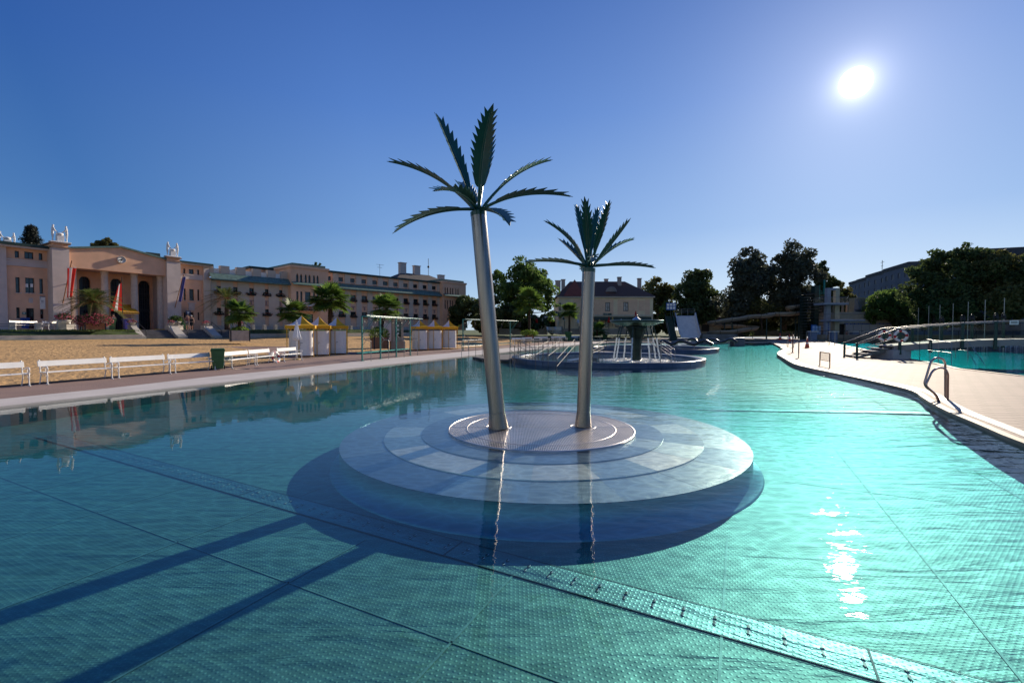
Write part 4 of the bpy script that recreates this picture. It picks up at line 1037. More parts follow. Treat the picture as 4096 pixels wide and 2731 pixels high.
# flowers --------------------------------------------------
M_FLP = mat('pink_petals', (.62,.13,.20), .7, 0, .25, 8, trans=.35); M_FLR = mat('red_pink_petals', (.45,.06,.10), .7, 0, .3, 8, trans=.3)
M_LEAFD = mat('dark_leaf', (.035,.07,.02), .6, 0, .35, 2, trans=.35); M_LEAFL = mat('fresh_leaf', (.16,.25,.035), .6, 0, .3, 2, trans=.5)
def bush(mb, c, rx, ry, rz, n, size, q, mi, mis=None, lo=-.3):
    for i in range(n):
        a = q.uniform(0, 6.283); z = q.uniform(lo, 1); rr = math.sqrt(max(0, 1-z*z))*(.55+.45*q.random())
        p = Vector((c[0]+rx*rr*math.cos(a), c[1]+ry*rr*math.sin(a), c[2]+rz*z*(.7+.3*q.random())))
        s = size*q.uniform(.6,1.3); u = Vector((q.gauss(0,1), q.gauss(0,1), q.gauss(0,.6))).normalized(); v = u.cross(Vector((q.gauss(0,1), q.gauss(0,1), q.gauss(0,1)))).normalized()
        m = mi if mis is None or q.random() > .5 else mis
        mb.add([p-u*s, p+v*s*.6, p+u*s, p-v*s*.6], [(0,1,2,3)], m)
def flower_pot(loc, s, label, seed, kind='bowl', group='terrace flower bowls'):
    q = random.Random(seed); r = empty('flower_bowl', loc, 0, label, 'flower bowl', group)
    mb = MB(); mb.lathe([(.001,0),(.18*s,0),(.30*s,.20*s),(.33*s,.24*s),(.28*s,.24*s),(.2*s,.2*s)], 20); mb.build('bowl', M_STONE, r)
    mb = MB(); bush(mb, (0,0,.32*s), .42*s, .42*s, .26*s, 160, .06*s, q, 0, 1); mb.build('flowers', [M_LEAFD, M_FLP], r)
    return r
for i, (u, lab) in enumerate(((S0+.25, 'pink flower bowl on the pier left of the first stairs'), ((fl[0][1]+fl[1][0])/2, 'pink flower bowl on the pier between first and middle stairs'), ((fl[1][1]+fl[2][0])/2, 'pink flower bowl on the pier between middle and right stairs'), (fl[2][1]+.4, 'pink flower bowl on the pier right of the last stairs'))):
    p = TEF.w(u, -.05, .52); flower_pot(p, 1.0, lab, 30+i)
# bollards with rails along the terrace edge
bo = None; us = [TEF.hit(2, x, 1230)[0] for x in (138, 420, 680, 928, 1168)] + [TEF.hit(3, x, 660)[0] for x in (315, 380, 458, 556, 650, 742)]
us += [us[-1] + 2.2*k for k in range(1, 9)]
big = {2: .75, 7: .5, 10: .6}
names = ['first from the left', 'second from the left', 'wide one below the agave pot', 'left of the big palm planter', 'right of the big palm planter', 'just right of the stairs', 'second right of the stairs', 'with flowers left of the life of bushes', 'left part of the long wing lawn', 'middle of the long wing lawn', 'beside the near changing cabins']
for i, u in enumerate(us):
    p = TEF.w(u, .15, 0); wd = .62 if i in (2,) else .36
    lab = 'short square stone bollard on the terrace edge, ' + (names[i] if i < 5 else '%s' % ['nearest right of the stairs', 'second right of the stairs', 'third right of the stairs', 'fourth right of the stairs', 'left neighbour of the near cabins', 'hidden partly behind the near cabins'][i-5] if i < 11 else 'distant, in front of the long wing')
    g = 'stone bollards on the terrace edge'
    mb = MB(); mb.box(-wd/2, wd/2, -.18, .18, 0, .66 if wd < .5 else .78); o = mb.build('stone_bollard', M_STONE, None, p, TEF.rot, bevel=.02); tag(o, lab, 'bollard', g)
for i in range(len(us)-1):
    if i in (4,): continue
    if us[i+1]-us[i] > 12: continue
    pass
rl = frame_empty('terrace_railing', TEF, 'thin black double railing between the bollards of the left terrace', 'railing')
for z in (.32, .52):
    mb = MB(); mb.tube([(-25,.15,z),(us[4],.15,z)], .018, 6); mb.build('rail', M_BLACK, rl)

# ------------------------------------------------------------ window helper
def window(F, root, r, x0, y0, x1, y1, off=.0, depth=.20, mull=1, bars=1, frame=.05, box_=None, sill=False, name='window', seed=0, rectv=None, fmat=None, gmat=None):
    u0, u1, z0, z1 = rectv if rectv else F.rect(r, x0, y0, x1, y1, off)
    y = off + depth - .04; mb = MB(); fw = frame
    mb.box(u0, u0+fw, y-.03, y+.03, z0, z1); mb.box(u1-fw, u1, y-.03, y+.03, z0, z1); mb.box(u0+fw, u1-fw, y-.03, y+.03, z1-fw, z1); mb.box(u0+fw, u1-fw, y-.03, y+.03, z0, z0+fw)
    for k in range(1, mull+1): c = u0 + (u1-u0)*k/(mull+1); mb.box(c-.025, c+.025, y-.025, y+.025, z0+fw, z1-fw)
    for k in range(1, bars+1): c = z0 + (z1-z0)*k/(bars+1); mb.box(u0+fw, u1-fw, y-.02, y+.02, c-.015, c+.015)
    wo_ = mb.build(name, fmat or M_FRAME, root)
    mb = MB(); mb.box(u0, u1, y+.005, y+.015, z0, z1); mb.build('pane', gmat or M_GLASS, wo_)
    if sill: mb = MB(); mb.box(u0-.08, u1+.08, off-.08, off+.02, z0-.07, z0-.002); mb.build('sill', M_GREYR, wo_)
    if box_:
        q = random.Random(seed); mb = MB(); c = ((u0+u1)/2, off-.22, z0+.02); mb.box(u0-.05, u1+.05, off-.34, off-.06, z0-.22, z0-.0, 2)
        bush(mb, c, (u1-u0)*.78, .28, .32, 90, .11, q, 0, 1, lo=-.9); mb.build('flower_box', [M_LEAFD, M_FLB, M_BLACK], wo_)
    return (u0, u1, z0, z1)
M_FLB = mat('faded_balcony_flowers', (.30,.10,.08), .8, 0, .4, 6, trans=.3)
M_LEAD = mat('lead_glass', (.02,.025,.035), .15, 0, .4, 3)
# ------------------------------------------------------------ entrance building
eb = frame_empty('entrance_building', MBF, 'salmon pink entrance building with a gabled portico, two piers and a round clock', 'building')
F = MBF
def U(x, y=700, off=0.0, r=2): return F.hit(r, x, y, off)[0]
def Zc(x, y, off=0.0, r=2): return F.hit(r, x, y, off)[1]
# left wing
uw0, uw1 = U(-260), U(560); lwin = []
hol = []
specs = [(160,390,210,470,0,0),(265,400,368,485,1,0),(422,415,468,495,0,0),(168,678,220,850,0,1),(275,685,378,855,1,1),(430,697,475,862,0,1),(178,1010,220,1130,0,0),(285,1018,378,1240,1,1),(440,1030,478,1135,0,0)]
rec = .30
for a in specs: hol.append(F.rect(2, *a[:4], rec))
for a in ((-195,340,-150,440),(-90,360,-10,460),(-190,640,-150,830),(-95,650,-10,845)): pass
zt = Zc(300, 372); mb = MB()
up, _ = F.hit(2, 75, 700, 0); ztop = Zc(75, 345)
mb.wall(up, uw1, -.05, ztop, [h for h in hol], y=rec, depth=.22); mb.box(uw0, uw1, rec+.9, 9, -.05, ztop-.05); mb.build('wall', M_PINK, eb)
mb = MB(); mb.box(U(-60), up, 0, rec+1, -.05, ztop); mb.box(U(-60)-.2, up, -.02, rec, ztop-.55, ztop-.35); mb.build('corner_strip', M_GREYR, eb)
mb = MB(); mb.wall(uw0, U(-60), -.05, ztop, [], y=.05); mb.build('wall', M_GREYR, eb)
zb0, zb1 = Zc(80, 545), Zc(80, 465)
mb = MB(); mb.box(up, uw1, rec-.10, rec+.001, zb0, zb1-.1); mb.box(up, uw1, rec-.16, rec-.101, zb1-.18, zb1-.04); mb.box(up, uw1, rec-.13, rec-.101, zb0, zb0+.10); mb.build('string_course', M_GREYR, eb)
mb = MB(); mb.box(uw0, uw1, -.35, 9, ztop+.001, ztop+.16, 1); mb.wallprism([(uw0,ztop+.161),(uw1,ztop+.161),(uw1-.2,ztop+.45),(uw0,ztop+.45)], -.45, 9.2, 0); mb.build('roof', [M_DKROOF, M_GREYR], eb)
for i, a in enumerate(specs):
    nm = 'door' if i == 7 else 'window'
    window(F, eb, 2, 0,0,0,0, rec, .22, a[4], a[5], .06, name=nm, rectv=hol[i], sill=i in (3,4,5,6,8))
mb = MB()
for (x0,y0,x1,y1) in ((278,752,308,790),(330,752,362,790)):
    u0,u1,z0,z1 = F.rect(2, x0,y0,x1,y1, rec+.1); mb.box(u0,u1,rec+.10,rec+.11,z0,z1)
mb.build('paper_notice', M_WHITE, eb)
u0,u1,z0,z1 = F.rect(2, 435,885,497,1028, rec-.05); mb = MB(); mb.box(u0,u1,rec-.06,rec-.02,z0,z1,0); q = random.Random(2)
for k in range(7):
    zz = z1-.18-(z1-z0-.3)*k/7; mb.box(u0+.08,u1-.1-q.random()*.3,rec-.066,rec-.061,zz-.05,zz,1 if k != 4 else 2)
mb.box(u0,u1,rec-.07,rec-.061,z1-.10,z1,1); mb.box(u0+.15,u1-.25,rec-.072,rec-.067,z0+.75,z0+1.25,2)
bn = mb.build('wall_banner', [M_WHITE, mat('banner_ink', (.10,.10,.16), .6), mat('banner_red', (.55,.10,.12), .6)]); bn.location = F.o; bn.rotation_euler[2] = F.rot; tag(bn, 'tall white poster banner with dark and red print on the left wing', 'banner')
u0,u1,z0,z1 = F.rect(2, 240,1060,285,1090, rec-.02); mb = MB(); mb.box(u0,u1,rec-.04,rec-.003,z0,z1,0); mb.box(u0+.1,u1-.1,rec-.045,rec-.041,z0+.1,z0+.2,1); mb.build('name_plate', [M_COPPER, M_CREAM], eb)
# ornament plaque over the door
u0,u1,z0,z1 = F.rect(2, 312,908,360,962, rec); mb = MB(); mb.box(u0+.3,u1-.3,rec-.05,rec-.002,z0,z1-.05); mb.box(u0,u1,rec-.07,rec-.051,z1-.12,z1); mb.box(u0+.15,u1-.15,rec-.07,rec-.051,z0+.3,z0+.4); mb.build('ornament', M_GREYR, eb)
# piers
def pier(x0, x1, ytop, ycap0, ycap1, out=1.1):
    u0, u1 = F.hit(2, x0, 700, -out)[0], F.hit(2, x1, 700, -out)[0]; zc = F.hit(2, (x0+x1)/2, ycap1, -out)[1]; zt = F.hit(2, (x0+x1)/2, ycap0, -out)[1]
    mb = MB(); mb.box(u0, u1, -out, 3, -.05, zc, 0); mb.build('pier', M_GREYR, eb)
    mb = MB(); mb.box(u0+.06, u1-.06, -out+.06, 2.9, zc+.10, zt-.1, 0); mb.box(u0-.08, u1+.08, -out-.08, 3.05, zc+.001, zc+.099, 1); mb.box(u0-.12, u1+.12, -out-.12, 3.1, zt-.099, zt, 1)
    mb.build('pier_cap', [M_PINK, mat('brown_cap_stone', (.26,.15,.10), .8)], eb)
    return u0, u1, zt, out
pL = pier(575, 765, 305, 308, 360); pR = pier(1828, 1978, 462, 466, 510)
# pediment beam
u0, u1 = pL[1]-.02, pR[0]+.02; zb_ = (Zc(840,585,-.8) + Zc(1815,660,-.8))/2
um = F.hit(2, 1322, 400, -.8)[0]; zl = F.hit(2, 770, 372, -.8)[1]; zm = F.hit(2, 1322, 358, -.8)[1]; zr = F.hit(2, 1815, 490, -.8)[1]
zl = zr = (zl+zr)/2
mb = MB(); mb.wallprism([(u0,zb_),(u1,zb_),(u1,zr),(um,zm),(u0,zl)], -.8, -.1); mb.build('gable_front', M_PINK, eb)
mb = MB(); mb.wallprism([(u0,zl+.002),(um,zm+.002),(u1,zr+.002),(u1,zr+.18),(um,zm+.20),(u0,zl+.18)], -1.0, 10); mb.build('roof', M_COPPER, eb)
mb = MB(); mb.box(um+3.2, um+4.6, 1, 2, zm-.5, zm+.15); mb.build('roof_vent', M_DKROOF, eb)
# recessed portico wall with tall octagonal arches
back = 2.6; arch = []
for (x0, x1, yt, yb) in ((862, 1000, 668, 1230), (1206, 1350, 692, 1232), (1512, 1652, 714, 1235)): arch.append(F.rect(2, x0, yt, x1, yb, back))
arch = [(a[0], a[1], 0.0, a[3]) for a in arch]
mb = MB(); mb.wall(u0-.5, u1+.5, -.05, zb_+.5, arch, y=back, depth=.35)
for a in arch:
    c = (a[1]-a[0])*.30
    for (p, q_) in (((a[0],a[3]), 1), ((a[1],a[3]), -1)):
        pts_ = [(p[0],p[1]),(p[0],p[1]-c*1.5),(p[0]+q_*c*.35,p[1]-c*.62),(p[0]+q_*c,p[1])]
        if q_ < 0: pts_.reverse()
        mb.wallprism(pts_, back, back+.3)
mb.build('portico_wall', M_PINK, eb)
mb = MB(); mb.box(u0, u1, -.75, back-.01, zb_+.02, zb_+.2); mb.build('portico_ceiling', M_PINK2, eb)
for i, a in enumerate(arch):
    y = back+.3; mb = MB(); a0,a1,z0,z1 = a
    for k in range(0, 6): c = a0 + (a1-a0)*k/5; mb.box(c-.03, c+.03, y-.03, y+.02, z0, z1)
    z = 2.6
    while z < z1: mb.box(a0, a1, y-.02, y+.02, z-.02, z+.02); z += .62
    mb.box(a0, a1, y-.06, y+.03, 2.25, 2.55); wo_ = mb.build('arched_window', M_FRAME, eb)
    mb = MB(); mb.box(a0, a1, y+.03, y+.05, z0, z1); mb.build('pane', M_LEAD, wo_)
# fluted columns
for (xa, xb, yy) in ((775, 850, 900), (1100, 1195, 900), (1425, 1515, 900), (1713, 1800, 900)):
    ua, ub = F.hit(2, xa, yy, 0.3)[0], F.hit(2, xb, yy, 0.3)[0]; cx = (ua+ub)/2; R = (ub-ua)/2*.86; mb = MB(); n = 64; H_ = zb_+.03
    prof = [(-.05, 1.12), (.25, 1.12), (.26, 1.0), (2.5, .99), (H_*.7, .95), (H_-.35, .90), (H_-.34, 1.05), (H_, 1.08)]
    vs = []
    for (z, s) in prof:
        for k in range(n):
            a = 2*math.pi*k/n; fl_ = 1 - (.07*(0.5+.5*math.cos(a*16)) if s < 1.01 else 0); vs.append((cx+R*s*fl_*math.cos(a), .3+R*s*fl_*math.sin(a), z))
    mb.add(vs, [(i*n+k, i*n+(k+1) % n, (i+1)*n+(k+1) % n, (i+1)*n+k) for i in range(len(prof)-1) for k in range(n)], 0, False); mb.build('column', M_COLUMN, eb)
# clock
uc, zc_ = F.hit(2, 1333, 490, -1.05); rc = (F.hit(2, 1380, 490, -1.05)[0] - F.hit(2, 1286, 490, -1.05)[0])/2*.97
M = Matrix.Translation((uc, -.8, zc_)) @ Matrix.Rotation(R_(90), 4, 'X')
mb = MB(); mb.lathe([(rc*.96, .0), (rc, .02), (rc, .26), (rc*.94, .28), (rc*.93, .25), (.001, .25)], 48, M=M); ck = mb.build('clock', [mat('clock_face', (.62,.60,.57), .5, 0, .05)], eb)
mb = MB()
for k in range(12):
    a = k*math.pi/6; mb.box(-.035, .035, rc*.70, rc*.86, .255, .262, 0, M @ Matrix.Rotation(a, 4, 'Z'))
mb.build('hour_marks', M_BLACK, ck)
mb = MB(); mb.box(-.045, .045, -.12, rc*.52, .27, .276, 0, M @ Matrix.Rotation(R_(102), 4, 'Z')); mb.box(-.03, .03, -.15, rc*.76, .28, .286, 0, M @ Matrix.Rotation(R_(150), 4, 'Z')); mb.lathe([(.07,.255),(.07,.29),(.001,.29)], 12, M=M); mb.build('hands', M_BLACK, ck)
# right wing
ur0, ur1 = U(1975), U(2290); zr_t = Zc(2100, 548); hol = []
sp2 = [(2005,583,2030,642),(2065,590,2122,650),(2157,597,2183,657),(2010,803,2035,932),(2070,808,2125,935),(2160,813,2183,938),(2012,1062,2035,1150),(2073,1062,2120,1250),(2163,1063,2183,1150)]
for a in sp2: hol.append(F.rect(2, *a, rec))
up2 = U(2232); mb = MB(); mb.wall(ur0-1, up2, -.05, zr_t, hol, y=rec); mb.box(ur0-1, ur1-.1, rec+.9, 9, -.05, zr_t-.05); mb.build('wall', M_PINK, eb)
mb = MB(); mb.box(up2, ur1, 0, 9, -.05, zr_t); mb.build('corner_strip', M_GREYR, eb)
zb0, zb1 = Zc(2100, 705), Zc(2100, 648); mb = MB(); mb.box(ur0-1, up2, rec-.10, rec+.001, zb0, zb1); mb.box(ur0-1, up2, rec-.16, rec-.101, zb1-.12, zb1); mb.build('string_course', M_GREYR, eb)
mb = MB(); mb.box(ur0-1.5, ur1+.2, -.35, 9, zr_t+.001, zr_t+.14, 1); mb.box(ur0-1.5, ur1+.3, -.45, 9, zr_t+.141, zr_t+.38, 0); mb.build('roof', [M_DKROOF, M_GREYR], eb)
for i, h in enumerate(hol): window(F, eb, 2, 0,0,0,0, rec, .22, 1 if i in (1,4,7) else 0, 1 if 3 <= i < 6 else 0, .06, name='door' if i == 7 else 'window', rectv=h, sill=3 <= i < 6)
u_, z_ = F.hit(2, 2093, 1000, rec); mb = MB(); mb.box(u_-.35,u_+.35,rec-.08,rec-.002,z_-.5,z_+.5); mb.box(u_-.5,u_+.5,rec-.1,rec-.081,z_+.35,z_+.5); mb.build('ornament', M_GREYR, eb)
mb = MB(); u_, z_ = F.hit(2, 2058, 1070, -.4); mb.box(u_-.28,u_+.28,-.42,-.38,z_-.3,z_+.3,0); mb.box(u_-.1,u_+.1,-.43,-.421,z_-.1,z_+.1,1); mb.box(u_-.2,u_+.2,-.43,-.421,z_+.14,z_+.2,1); mb.build('hanging_sign', [mat('dark_blue_sign', (.03,.04,.10), .5), M_WHITE], eb)

# statues on the piers
def skin_body(nodes, edges, name, m, parent, sub=2, loc=None, scale=None, rz=None):
    me = bpy.data.meshes.new(name); me.from_pydata([n[:3] for n in nodes], edges, []); me.materials.append(m)
    o = bpy.data.objects.new(name, me); C.objects.link(o)
    if parent: o.parent = parent
    if loc is not None: o.location = loc
    md = o.modifiers.new('skin', 'SKIN'); md.use_smooth_shade = True
    for i, n in enumerate(nodes): 
        sv = me.skin_vertices[0].data[i]; rr = n[3]; sv.radius = rr if isinstance(rr, tuple) else (rr, rr); sv.use_root = (i == 0)
    if sub: sm = o.modifiers.new('sub', 'SUBSURF'); sm.levels = sub; sm.render_levels = sub
    # bake the modifiers to plain mesh
    dg = bpy.context.evaluated_depsgraph_get(); ev = o.evaluated_get(dg); m2 = bpy.data.meshes.new_from_object(ev)
    for p in m2.polygons: p.use_smooth = True
    o.modifiers.clear(); o.data = m2
    return o
def human(H, pose):
    """nodes of a standing figure, feet at z=0, facing -y; pose gives offsets"""
    s = H/1.75; n = []
    def a(x, y, z, r): n.append((x*s, y*s, z*s, (r[0]*s, r[1]*s) if isinstance(r, tuple) else r*s)); return len(n)-1
    st = pose.get('stride', 0.0); lean = pose.get('lean', 0.0); hd = pose.get('head', (0,0))
    pel = a(0, 0, .95, (.155,.115)); wa = a(0, -lean*.3, 1.10, (.135,.095)); ch = a(0, -lean*.7, 1.30, (.165,.115)); nk0 = a(0, -lean, 1.46, (.085,.07)); nk = a(0, -lean-.01, 1.53, .052)
    h1 = a(hd[0]*.5, -lean-.02+hd[1]*.5, 1.60, (.072,.085)); h2 = a(hd[0], -lean-.02+hd[1], 1.68, (.078,.098)); h3 = a(hd[0], -lean-.01+hd[1], 1.735, (.055,.07))
    nose = a(hd[0], -lean-.125+hd[1], 1.645, .016)
    e = [(pel,wa),(wa,ch),(ch,nk0),(nk0,nk),(nk,h1),(h1,h2),(h2,h3),(h1,nose)]
    for sg in (-1, 1):
        y = sg*st
        hp = a(sg*.095, 0, .88, .095); kn = a(sg*.10, -y*.45 - (.05 if y < 0 else 0), .49, .062); an = a(sg*.10, -y if y > 0 else -y + .02, .09, .040); toe = a(sg*.11, -y-.15, .03, (.042,.026))
        e += [(pel,hp),(hp,kn),(kn,an),(an,toe)]
        sh = a(sg*.185, -lean, 1.42, .062); el, wr = pose.get('arm%d' % sg, ((sg*.25, .03+y*.3, 1.14), (sg*.26, -.06+y*.6, .90)))
        E = a(*el, .040); W = a(*wr, .028); d = Vector(wr)-Vector(el); d.normalize(); hnd = a(wr[0]+d.x*.06, wr[1]+d.y*.06, wr[2]+d.z*.06, (.036,.02)); e += [(nk0,sh),(sh,E),(E,W),(W,hnd)]
        side = d.cross(Vector((0,1,.2))).normalized()
        for k, (o_, L_) in enumerate(((-.028,.07),(-.010,.085),(.010,.08),(.027,.062))):
            f = a(wr[0]+d.x*(.08+L_)+side.x*o_, wr[1]+d.y*(.08+L_)+side.y*o_-.01, wr[2]+d.z*(.08+L_)+side.z*o_, .009); e.append((hnd, f))
        th = a(wr[0]+d.x*.09-side.x*.05, wr[1]+d.y*.09-side.y*.05-.015, wr[2]+d.z*.09-side.z*.05, .010); e.append((W, th))
    return n, e
def statue_group(F, r, x, y0, y1, off, label, hgt_=1.35):
    u_, z_ = F.hit(r, x, y1, off); p = F.w(u_, off, z_); rt = empty('statue_group', p, F.rot, label, 'statue', 'white statues of children'); rt.scale = (.78, .78, 1)
    mb = MB(); mb.box(-1.05, 1.05, -.45, .45, 0, .12); mb.box(-.35,.38,-.3,.3,.12,.75); mb.lathe([(.001,.75),(.32,.75),(.40,.88),(.36,1.0),(.15,1.05),(.001,1.06)], 16, (0,0,0)); mb.build('pedestal', M_STATUE, rt, bevel=.02)
    for sg in (-1, 1):
        n, e = human(hgt_, {'lean': .05, 'stride': .05, 'arm1': ((.16,-.22,1.16),(.05,-.38,1.08)), 'arm-1': ((-.16,-.22,1.14),(-.05,-.38,1.02))})
        n = [(q_[0], q_[1], q_[2], (q_[3][0]*1.35, q_[3][1]*1.35) if isinstance(q_[3], tuple) else q_[3]*1.35) for q_ in n]
        o = skin_body(n, e, 'figure', M_STATUE, rt, 1); o.location = (sg*.72, 0, .11); o.rotation_euler[2] = R_(90) if sg < 0 else R_(-90)
    return rt
s1 = statue_group(F, 2, 655, 145, 305, .3, 'white statue of two children on the left pier of the entrance building', 1.75)
s2 = statue_group(F, 2, 1888, 330, 462, .3, 'white statue of two children on the right pier of the entrance building', 1.75)
s3 = statue_group(F, 2, 80, 255, 345, 8.5, 'statue of two figures behind the left wing roof, only their heads showing', 1.5)
# flags
def flag_pole(F, root_label, r, foot, top, bar0, bar1, tipb, off, mats, folds=5, arm=True):
    ua, za = F.hit(r, *foot, -1.15); p0 = F.w(ua, -1.15, za); ub, zb2 = F.hit(r, *top, -2.6); p1 = F.w(ub, -2.6, zb2)
    rt = empty('wall_flag', p0, 0, root_label, 'flag'); p1 -= p0
    mb = MB(); mb.tube([Vector((0,0,0)), p1], .045, 8); mb.build('pole', M_WOOD, rt)
    nn = F.n
    mb = MB(); a = Vector((0,0,1.3)); k = p1.normalized()*2.1; mb.tube([nn*.15 + Vector((0,0,-.1)), Vector((0,0,-.1))], .03, 6); mb.tube([k, k + nn*.95], .035, 6); mb.tube([k+nn*.95-F.u*.6, k+nn*.95+F.u*.1], .03, 6); mb.tube([k*.5+nn*.5, k+nn*.95], .03, 6); mb.build('wall_bracket', M_BLACK, rt)
    b0 = V(r, *bar0, (p0+p1).y) - p0; b1 = V(r, *bar1, (p0+p1).y) - p0; t0 = V(r, *tipb[0], (p0+p1).y-.2) - p0; t1_ = V(r, *tipb[1], (p0+p1).y-.2) - p0
    mb = MB(); mb.tube([b0, b1], .03, 6); mb.tube([b0, p1*.93, b1], .01, 4); mb.build('cross_bar', M_FLAGW, rt)
    mb = MB(); nx, ny = 18, 10; vs = []
    for j in range(ny+1):
        v = j/ny
        for i in range(nx+1):
            uu = i/nx; a = b0.lerp(b1, uu); b = t0.lerp(t1_, uu); p = a.lerp(b, v) + Vector((0, .09*math.sin(uu*folds*3.1+v), -.25*v*v*math.sin(uu*3.14))) ; vs.append(p)
    o = MB(); o.add(vs, []); 
    for j in range(ny):
        for i in range(nx):
            o.f.append((j*(nx+1)+i, j*(nx+1)+i+1, (j+1)*(nx+1)+i+1, (j+1)*(nx+1)+i)); o.m.append(min(len(mats)-1, int(i/nx*len(mats)))); o.sm.append(True)
    o.build('flag_cloth', mats, rt)
    return rt
flag_pole(F, 'red white red flag hanging from a slanted pole on the left pier', 2, (686,968), (785,500), (735,578), (832,580), ((728,885),(790,880)), 0, [M_RED, M_FLAGW, M_RED])
fb = flag_pole(F, 'dark blue flag with gold stars hanging from the right pier', 2, (1915,1010), (2010,650), (1996,678), (2030,675), ((1950,925),(1985,935)), 0, [M_BLUEC, mat('pale_blue_cloth', (.20,.20,.38), .75, trans=.3), M_BLUEC])
# awning of the kiosk, flag on a standing pole
ua, ub = F.hit(2, 1210, 980, 1.2)[0], F.hit(2, 1430, 980, 1.2)[0]; zt_ = F.hit(2, 1300, 975, 1.2)[1]
r = frame_empty('kiosk_awning', F, 'yellow striped awning over the kiosk between the portico columns', 'awning'); mb = MB()
k = 14
for i in range(k):
    a = ua+(ub-ua)*i/k; b = ua+(ub-ua)*(i+1)/k
    mb.add([(a,1.2,zt_),(b,1.2,zt_),(b,-.9,zt_-.95),(a,-.9,zt_-.95),(a,-.9,zt_-1.15),(b,-.9,zt_-1.15)], [(0,3,2,1),(3,4,5,2)], i % 2)
mb.build('awning_cloth', [M_YELLOW, mat('orange_stripe', (.70,.30,.02), .7, trans=.25)], r)
mb = MB(); mb.tube([(ua,1.2,zt_-.4),(ua,-.88,zt_-.96)], .025, 6); mb.tube([(ub,1.2,zt_-.4),(ub,-.88,zt_-.96)], .025, 6); mb.tube([(ua,-.9,zt_-.96),(ub,-.9,zt_-.96)], .03, 6); mb.build('awning_arm', M_RAIL, r)
p = TEF.w(TEF.hit(2, 1340, 1240)[0], -.1, 0); r = empty('pole_flag', p, 0, 'narrow red and white flag on a thin dark pole in front of the awning', 'flag')
mb = MB(); mb.tube([(0,0,0),(0,0,5.4)], .035, 8); mb.lathe([(.25,0),(.25,.08),(.05,.12)], 16); mb.build('pole', M_BLACK, r)
mb = MB(); vs = []
for j in range(9):
    for i in range(9): uu, v = i/8, j/8; vs.append((-.05-uu*(.35+.75*v), .05*math.sin(uu*9+v*2), 4.85 - v*2.9 - uu*.35*(1-v)))
o = MB(); o.add(vs, [])
for j in range(8):
    for i in range(8): o.f.append((j*9+i, j*9+i+1, (j+1)*9+i+1, (j+1)*9+i)); o.m.append(1 if i > 2 and i < 6 else 0); o.sm.append(True)
o.build('flag_cloth', [M_RED, M_FLAGW], r)
# yellow kerb marks
for (x0, x1, lab) in ((1475,1535,'left yellow painted threshold strip below the portico'),(1690,1795,'right yellow painted threshold strip below the portico')):
    ua_, ub_ = F.hit(2, x0, 1235, -1.5)[0], F.hit(2, x1, 1235, -1.5)[0]; mb = MB(); mb.box(ua_, ub_, -1.7, -1.4, .004, .10); o = mb.build('yellow_threshold', M_YELLOW); o.location = F.o; o.rotation_euler[2] = F.rot; tag(o, lab, 'threshold')

# ------------------------------------------------------------ long wing
lb = frame_empty('long_wing', LBF, 'long dusty pink bathing hall wing with window flower boxes, balcony and green canopy roof', 'building')
F = LBF
def U3(x, y=500, off=0.0): return F.hit(3, x, y, off)[0]
def Z3(x, y, off=0.0): return F.hit(3, x, y, off)[1]
zcan = (Z3(120,268)+Z3(2000,392)+Z3(1100,322))/3      # underside of the canopy
zroof = (Z3(1100,190)+Z3(2000,282))/2
uA, uB, uC, uD, uE = U3(82), U3(768), U3(1062), U3(2055), U3(2240)
holes = []; wins = []
def addw(x0, y0, x1, y1, **k):
    h = F.rect(3, x0, y0, x1, y1, k.pop('off', 0)); holes.append(h); wins.append((h, k)); return h
colsL = [(125,195),(268,338),(405,470),(535,600),(658,718)]
h2 = (Z3(158,308), Z3(158,350)); h1 = (Z3(158,493), Z3(158,532))
ht2 = Z3(1410,392); hb2 = Z3(1410,432); ht1 = Z3(1310,528); hb1 = Z3(1310,560); ht3 = Z3(1400,252); hb3 = Z3(1400,287)
sid = 0
for (a, b) in colsL:
    for (zt_, zb_) in ((h2[0], h2[1]-.15), (h1[0], h1[1]-.15)):
        h = (U3(a), U3(b), zb_, zt_); holes.append(h); wins.append((h, dict(box_=True, mull=3)))
colsR = [(1078,1130),(1184,1234),(1285,1334),(1383,1430),(1477,1522),(1657,1698),(1742,1782),(1827,1866),(1908,1945),(1985,2022)]
for i, (a, b) in enumerate(colsR):
    for lv, (zt_, zb_) in enumerate(((ht2, hb2-.1), (ht1, hb1-.1))):
        h = (U3(a), U3(b), zb_, zt_); holes.append(h); wins.append((h, dict(box_=True, mull=3)))
h = (U3(1568), U3(1610), Z3(1590,498), Z3(1590,403)); holes.append(h); wins.append((h, dict(mull=2, bars=3)))
for (a, b) in [(1073,1122),(1178,1226),(1280,1326),(1378,1423),(1473,1517),(1563,1607),(1652,1693),(1738,1778),(1822,1860),(1902,1940),(1982,2018)]:
    h = (U3(a), U3(b), hb3, ht3); holes.append(h); wins.append((h, dict(mull=2)))
mb = MB()
mb.wall(uA-.3, uB, -.05, zcan+.3, [h for h in holes if h[1] < uB]); mb.wall(uC, uD, -.05, zroof, [h for h in holes if h[0] > uC and h[1] < uD])
mb.box(uA-.3, uB, .9, 9, -.05, zcan+.2); mb.box(uB, uE, .9, 11, -.05, zroof-.05); mb.build('wall', M_LBWALL, lb)
